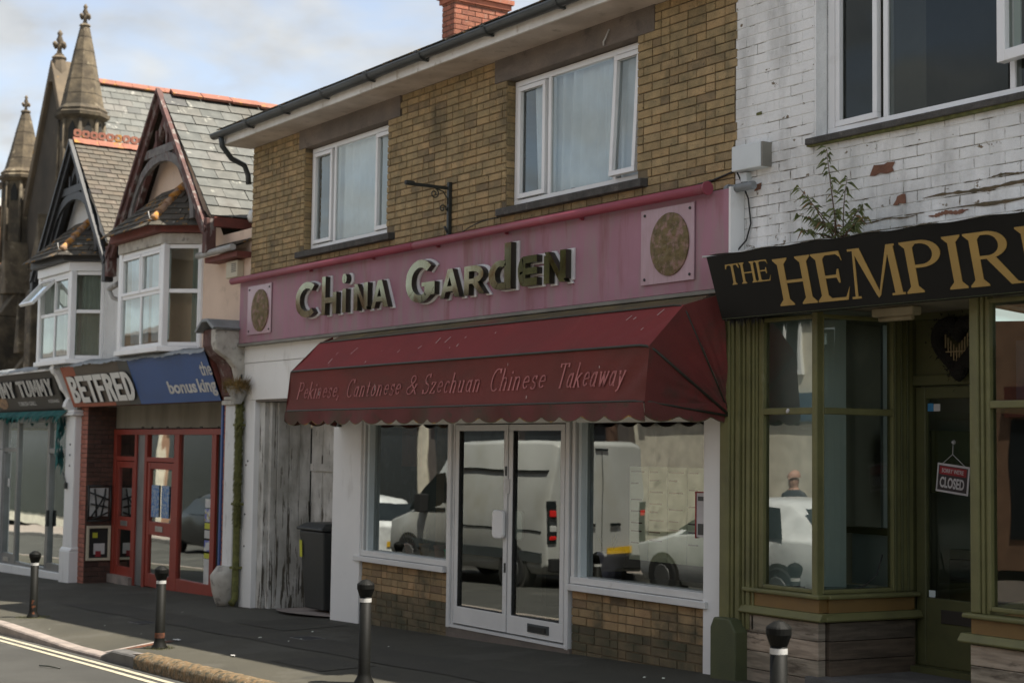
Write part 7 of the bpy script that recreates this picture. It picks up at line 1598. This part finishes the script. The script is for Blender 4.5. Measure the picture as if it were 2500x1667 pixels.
# ================================================================ vehicles (seen mirrored in the shop windows)
def carbody(root, stations, mt, glassm, wheels, wr, hw, lights=()):
    """stations: (x, z_low, z_belt, z_top, half_w_belt, half_w_top)"""
    b = MB(); rings = []
    for x, zl, zb_, zt, wb_, wt in stations:
        pts = [(x,-wb_*.90,zl),(x,-wb_,zl+.12),(x,-wb_,zb_),(x,-wt,zt-.04),(x,-wt*.82,zt),(x,wt*.82,zt),(x,wt,zt-.04),(x,wb_,zb_),(x,wb_,zl+.12),(x,wb_*.90,zl)]
        rings.append([b.vt(p) for p in pts])
    n = 10
    for A, B in zip(rings[:-1], rings[1:]):
        for k in range(n): b.face((A[k], A[(k+1)%n], B[(k+1)%n], B[k]), True)
    b.face(rings[0][::-1]); b.face(rings[-1]); b.build('body', mt, root, local=True, bevel=.03)
    for q in glassm:
        b = MB(); b.poly(q); b.build('window', 'car_glass', root, local=True)
    for x in wheels:
        for s_ in (-1, 1):
            b = MB(); b.T = Matrix.Translation((x, s_*(hw-.10), wr)) @ Matrix.Rotation(R(90),4,'X'); b.lathe([(wr*1.15,-.118),(wr*1.15,.118)], n=20); b.build('wheel_arch', 'dark_room', root, local=True)
            b = MB(); b.T = Matrix.Translation((x, s_*(hw-.09), wr)) @ Matrix.Rotation(R(90),4,'X'); b.lathe([(wr*.9,-.13),(wr,-.10),(wr,.10),(wr*.9,.13)], n=20); w_ = b.build('wheel', 'tyre', root, local=True)
            b = MB(); b.T = Matrix.Translation((x, s_*(hw-.09), wr)) @ Matrix.Rotation(R(90),4,'X'); b.lathe([(wr*.55,-.14),(wr*.60,-.132),(wr*.60,.132),(wr*.55,.14)], n=12); b.build('rim', 'wheel_rim', w_, local=True)
    for p, sz, m_ in lights:
        b = MB(); b.box(p[0]-sz[0],p[0]+sz[0],p[1]-sz[1],p[1]+sz[1],p[2]-sz[2],p[2]+sz[2]); b.build('light', m_, root, local=True, bevel=.01)
rz_ = road
van = thing('van', (-23.4,-7.25,rz_(-23.4,-7.2)), 'tall white panel van parked across the road, seen mirrored in the shop doors', 'van')
carbody(van, [(-2.75,.42,.80,.86,.86,.74),(-2.62,.30,.98,1.04,.96,.84),(-1.85,.28,1.15,1.22,1.0,.90),(-1.10,.28,1.25,1.95,1.0,.82),(-.70,.28,1.30,2.36,1.0,.80),(-.1,.28,1.30,2.47,1.0,.84),(2.6,.30,1.30,2.47,1.0,.84),(2.72,.36,1.30,2.42,.98,.80)], 'van_white',
   [[(-1.85,1.008,1.20),(-.55,1.008,1.20),(-.60,.965,1.62),(-.72,.93,1.9),(-1.05,.93,1.86)], [(-1.85,.80,1.28),(-1.85,-.80,1.28),(-1.02,-.74,2.0),(-1.02,.74,2.0)]], (-1.85,1.75), .35, 1.0,
   [((2.715,.90,1.15),(.03,.07,.34),'car_glass'),((2.715,-.90,1.15),(.03,.07,.34),'car_glass'),((2.735,.90,1.30),(.03,.05,.05),'tail_red'),((2.735,-.90,1.30),(.03,.05,.05),'tail_red'),((2.735,.90,.90),(.03,.05,.03),'tail_red'),((2.735,.90,1.05),(.03,.05,.05),'reflective_white'),((2.735,0,2.33),(.02,.14,.02),'car_glass')])
for z0_, z1_ in ((1.62,1.66),(1.98,2.0),(.98,1.0)):
    b = MB(); b.box(-.45,2.6,.985 if z0_ < 1.3 else .90,1.012 if z0_ < 1.3 else .945,z0_,z1_); b.build('side_crease', 'car_glass', van, local=True)
b = MB(); b.box(-2.0,2.6,.99,1.03,.50,.66); b.build('side_moulding', 'gutter_grey', van, local=True)
b = MB(); b.box(2.69,2.80,-.95,.95,.36,.58); b.build('bumper', 'tyre', van, local=True, bevel=.02); b = MB(); b.box(2.74,2.748,-.004,.004,.6,2.3); b.box(2.745,2.76,.15,.35,1.08,1.13); b.box(2.745,2.76,-.35,-.15,1.08,1.13); b.build('rear_handle', 'car_glass', van, local=True)
b = MB(); b.box(2.75,2.765,-.62,-.10,.62,.73); b.build('number_plate', 'plate_yellow', van, local=True)
b = MB(); b.box(-1.35,-1.15,1.0,1.18,1.18,1.5); b.build('mirror', 'tyre', van, local=True, bevel=.02)
def hatch(name, loc, mt, lab, flip=False):
    c = thing(name, loc, lab, 'car', rz=math.pi if flip else 0)
    carbody(c, [(-2.05,.32,.60,.66,.72,.62),(-1.92,.20,.74,.80,.84,.74),(-1.1,.19,.90,.97,.89,.78),(-.35,.19,.95,1.42,.90,.62),(.2,.19,.96,1.50,.90,.64),(1.2,.19,.98,1.46,.89,.63),(1.75,.22,.98,1.10,.86,.66),(1.98,.30,.88,.95,.80,.68)], mt,
       [[(-.95,s_*.905,.99),(1.35,s_*.905,1.0),(1.1,s_*.72,1.38),(.2,s_*.70,1.43),(-.30,s_*.72,1.36)][::(1 if s_ > 0 else -1)] for s_ in (-1,1)]+[[(1.45,-.62,1.38),(1.45,.62,1.38),(1.83,.70,1.05),(1.83,-.70,1.05)], [(-.45,-.6,1.40),(-.45,.6,1.40),(-1.08,.72,.99),(-1.08,-.72,.99)]], (-1.3,1.25), .31, .88,
       [((1.90,.72,.86),(.08,.12,.07),'tail_red'),((1.90,-.72,.86),(.08,.12,.07),'tail_red'),((-1.96,.62,.66),(.08,.14,.06),'reflective_white'),((-1.96,-.62,.66),(.08,.14,.06),'reflective_white')])
    b = MB(); b.box(1.99,2.0,-.26,.26,.52,.63); b.build('number_plate', 'plate_yellow', c, local=True)
    return c
hatch('parked_car', (-29.3,-7.2,rz_(-29.3,-7)), 'car_white', 'white hatchback parked across the road beyond the van, seen mirrored in the left shop window')
hatch('parked_car', (-16.75,-7.3,rz_(-17.2,-7)), 'car_white', 'white hatchback parked across the road behind the van, seen mirrored in the right shop window')
hatch('parked_car', (-37.6,-7.3,rz_(-37,-7)), 'car_dark', 'dark hatchback parked far down the road, seen mirrored in the betting shop doors')
# ---------------------------------------------------------------- people
def person(loc, rz, lab, top, bottom, hair=True):
    t = thing('person', loc, lab, 'person', rz=rz)
    V = [(0,0,.95),(0,0,1.12),(0,0,1.30),(0,.01,1.43),(0,.0,1.52),(0,.01,1.60),(0,.015,1.70),
         (.10,0,.90),(.12,.04,.50),(.12,-.02,.09),(.12,.12,.04),(-.10,0,.90),(-.13,-.08,.52),(-.13,-.20,.12),(-.13,-.08,.05),
         (.19,0,1.40),(.25,-.03,1.13),(.24,.07,.90),(.24,.10,.83),(-.19,0,1.40),(-.25,.0,1.13),(-.24,.10,.92),(-.24,.13,.85)]
    rad = [.155,.145,.165,.09,.058,.085,.095,.095,.062,.045,.04,.095,.062,.045,.04,.07,.045,.034,.04,.07,.045,.034,.04]
    E_ = [(0,1),(1,2),(2,3),(3,4),(4,5),(5,6),(0,7),(7,8),(8,9),(9,10),(0,11),(11,12),(12,13),(13,14),(3,15),(15,16),(16,17),(17,18),(3,19),(19,20),(20,21),(21,22)]
    me = bpy.data.meshes.new('body'); me.from_pydata(V, E_, []); o = bpy.data.objects.new('body', me); link(o, t, True)
    md = o.modifiers.new('skin', 'SKIN'); sv = me.skin_vertices[0].data
    for k, r_ in enumerate(rad): sv[k].radius = (r_*(1.25 if k in (0,1,2) else 1), r_*(.8 if k in (0,1,2) else 1))
    sv[0].use_root = True; md2 = o.modifiers.new('s', 'SUBSURF'); md2.levels = 1; md2.render_levels = 1
    M = bpy.data.materials.new('person_mat'); M.use_nodes = True; n_ = M.node_tree; p = n_.nodes['Principled BSDF']; tcn = n_.nodes.new('ShaderNodeTexCoord'); sp = n_.nodes.new('ShaderNodeSeparateXYZ'); n_.links.new(tcn.outputs['Object'], sp.inputs[0])
    rmp = n_.nodes.new('ShaderNodeValToRGB'); rmp.color_ramp.interpolation = 'CONSTANT'; mr_ = n_.nodes.new('ShaderNodeMath'); mr_.operation = 'DIVIDE'; mr_.inputs[1].default_value = 2; n_.links.new(sp.outputs[2], mr_.inputs[0]); n_.links.new(mr_.outputs[0], rmp.inputs[0]); e = rmp.color_ramp.elements
    e[0].position = 0; e[0].color = lin(bottom); e[1].position = .475; e[1].color = lin(top); q = e.new(.745); q.color = (.45,.25,.18,1); n_.links.new(rmp.outputs[0], p.inputs[0]); me.materials.append(M)
    b = MB(); b.grid(lambda u, v: (.098*math.cos(u*6.283)*math.sin(v*1.7), .02+.105*math.sin(u*6.283)*math.sin(v*1.7)-.012, 1.70+.105*math.cos(v*1.7)), 14, 6); b.build('hair', 'hair_dark' if hair else 'skin', t, local=True)
    b = MB(); b.lathe([(.012,1.655),(.016,1.665),(.006,1.69)], cy=.105, n=6)
    for s_ in (-.032,.032): b.lathe([(.001,1.695),(.010,1.70),(.001,1.705)], cx=s_, cy=.098, n=6)
    b.build('face', 'skin', t, local=True)
    for s_, bx, by, bz in ((1,.24,.11,.80),(-1,-.24,.14,.82)):
        b = MB(); b.box(bx-.018,bx+.018,by-.035,by+.035,bz-.06,bz+.01)
        for k in range(4): b.tube([(bx,by-.03+.02*k,bz-.05),(bx-.004*s_,by-.03+.021*k,bz-.09-.01*(k in (1,2))),(bx-.02*s_,by-.03+.021*k,bz-.12-.01*(k in (1,2)))], .008, 5)
        b.tube([(bx,by+.035,bz-.01),(bx-.01*s_,by+.055,bz-.04),(bx-.02*s_,by+.058,bz-.065)], .009, 5); b.build('hand', 'skin', t, local=True)
    return t
person((-18.3,-9.4,0.03*(-18.3+9.4)-.06), 0, 'man in a dark jacket beyond the white car, mirrored in the green shop window', (.04,.045,.055), (.03,.03,.035), False)
person((-33.5,-6.0,road(-33.5,-6)), math.pi/2, 'man in a pale jacket walking across the road, mirrored in the red-framed shopfront', (.5,.5,.48), (.05,.055,.05))
# ================================================================ buildings across the road (mirrored in the glass)
def opp(x0, x1, h, mt, lab, floors=2, gable=True, y=-13.6):
    h -= 1.7
    t = thing('terraced_building', ((x0+x1)/2, y-3, G((x0+x1)/2)), lab, 'building')
    g_ = G((x0+x1)/2)-.1
    b = MB(); b.box(x0,x1,y-8,y,g_,h); b.build('wall', mt, t); b = MB(); b.prism([(y-8.3,h),(y+.3,h),(y-4,h+1.5)], x0, x1, 'x'); b.build('roof', 'opp_roof', t)
    n = max(2, int((x1-x0)/2.6)); w_ = (x1-x0)/n
    for k in range(n):
        cx = x0+w_*(k+.5)
        for fz in [3.3+2.6*i for i in range(floors-1)]:
            f = MB(); 
            for q in ((cx-.6,cx-.52,fz,fz+1.4),(cx+.52,cx+.6,fz,fz+1.4),(cx-.52,cx+.52,fz,fz+.08),(cx-.52,cx+.52,fz+1.32,fz+1.4),(cx-.03,cx+.03,fz+.08,fz+1.32)): f.box(q[0],q[1],y,y+.06,q[2],q[3])
            fo = f.build('window', 'white_upvc', t); b = MB(); b.box(cx-.54,cx+.54,y-.02,y+.012,fz+.04,fz+1.36); b.build('pane', 'opp_window', fo)
    b = MB(); b.box(x0+.3,x1-.3,y,y+.12,2.4,2.95); b.build('shop_fascia', rn.choice(['opp_blue','sign_brown','opp_cream','red_fascia']), t); b = MB(); b.box(x0+.4,x1-.4,y,y+.03,g_+.5,2.35); b.build('shopfront_panel', 'opp_window' if not -28 < x0 < -18 else 'opp_cream', t)  # one facade gets plain cream here to brighten the green shop's reflection
    return t
rn = random.Random(20)
opp(-110,-58.3,6.6,'opp_cream','very long cream terrace at the far end across the road, seen only as a reflection')
opp(-58,-47,7.5,'opp_brick','brick terrace at the far end across the road, seen only as a reflection')
opp(-46.8,-36.9,6.0,'opp_cream','cream rendered terrace across the road, seen mirrored in the betting shop glass')
opp(-36.8,-32.6,7.5,'opp_roof','lower unseen house across the road, made dark to darken the gold letters',2)  # height and roof-coloured walls of both dark houses set to darken the letters
opp(-32.4,-28,8.5,'opp_roof','tall unseen house across the road, made dark to darken the gold letters',2)
opp(-27.8,-18,6.8,'opp_cream','cream terrace across the road behind the van, seen only as a reflection')
opp(-17.8,-8,7.8,'opp_brick','brick terrace across the road, seen mirrored in the green shop window')
opp(-7.8,6,6.8,'opp_white','white rendered terrace across the road beside the camera, seen only as a reflection')
tr = thing('street_tree', (-24.6,-10.6,G(-24.6)), 'broadleaf street tree across the road, seen mirrored in the left shop window', 'tree')
b = MB(); b.tube([(-24.6,-10.6,-.6),(-24.55,-10.55,1.4),(-24.7,-10.5,2.8),(-24.5,-10.7,4.2)], [.17,.13,.11,.06], 8)
for a in range(5): b.tube([(-24.65,-10.5,2.4+a*.3),(-24.6+1.1*math.cos(a*1.4),-10.6+1.1*math.sin(a*1.4),4+a*.3)], [.06,.02], 6)
b.build('trunk', 'stem_brown', tr)
b = MB(); rn = random.Random(8)
for k in range(5200):
    cl = rn.randrange(14); c_ = Vector((-24.6+1.5*math.cos(cl*2.4)*((cl%5)/5+.25), -10.6+1.5*math.sin(cl*2.4)*((cl%5)/5+.25), 3.7+.19*cl)); p = c_+Vector((rn.gauss(0,.38),rn.gauss(0,.38),rn.gauss(0,.3))); d = Vector((rn.uniform(-1,1),rn.uniform(-1,1),rn.uniform(-1,.6))).normalized()*.09; e = Vector((rn.uniform(-1,1),rn.uniform(-1,1),rn.uniform(-1,1))).normalized()*.04; b.poly((p-e,p+d*.4,p+e,p+d))
tag(b.build('crown', 'leaf', tr), kind='stuff')
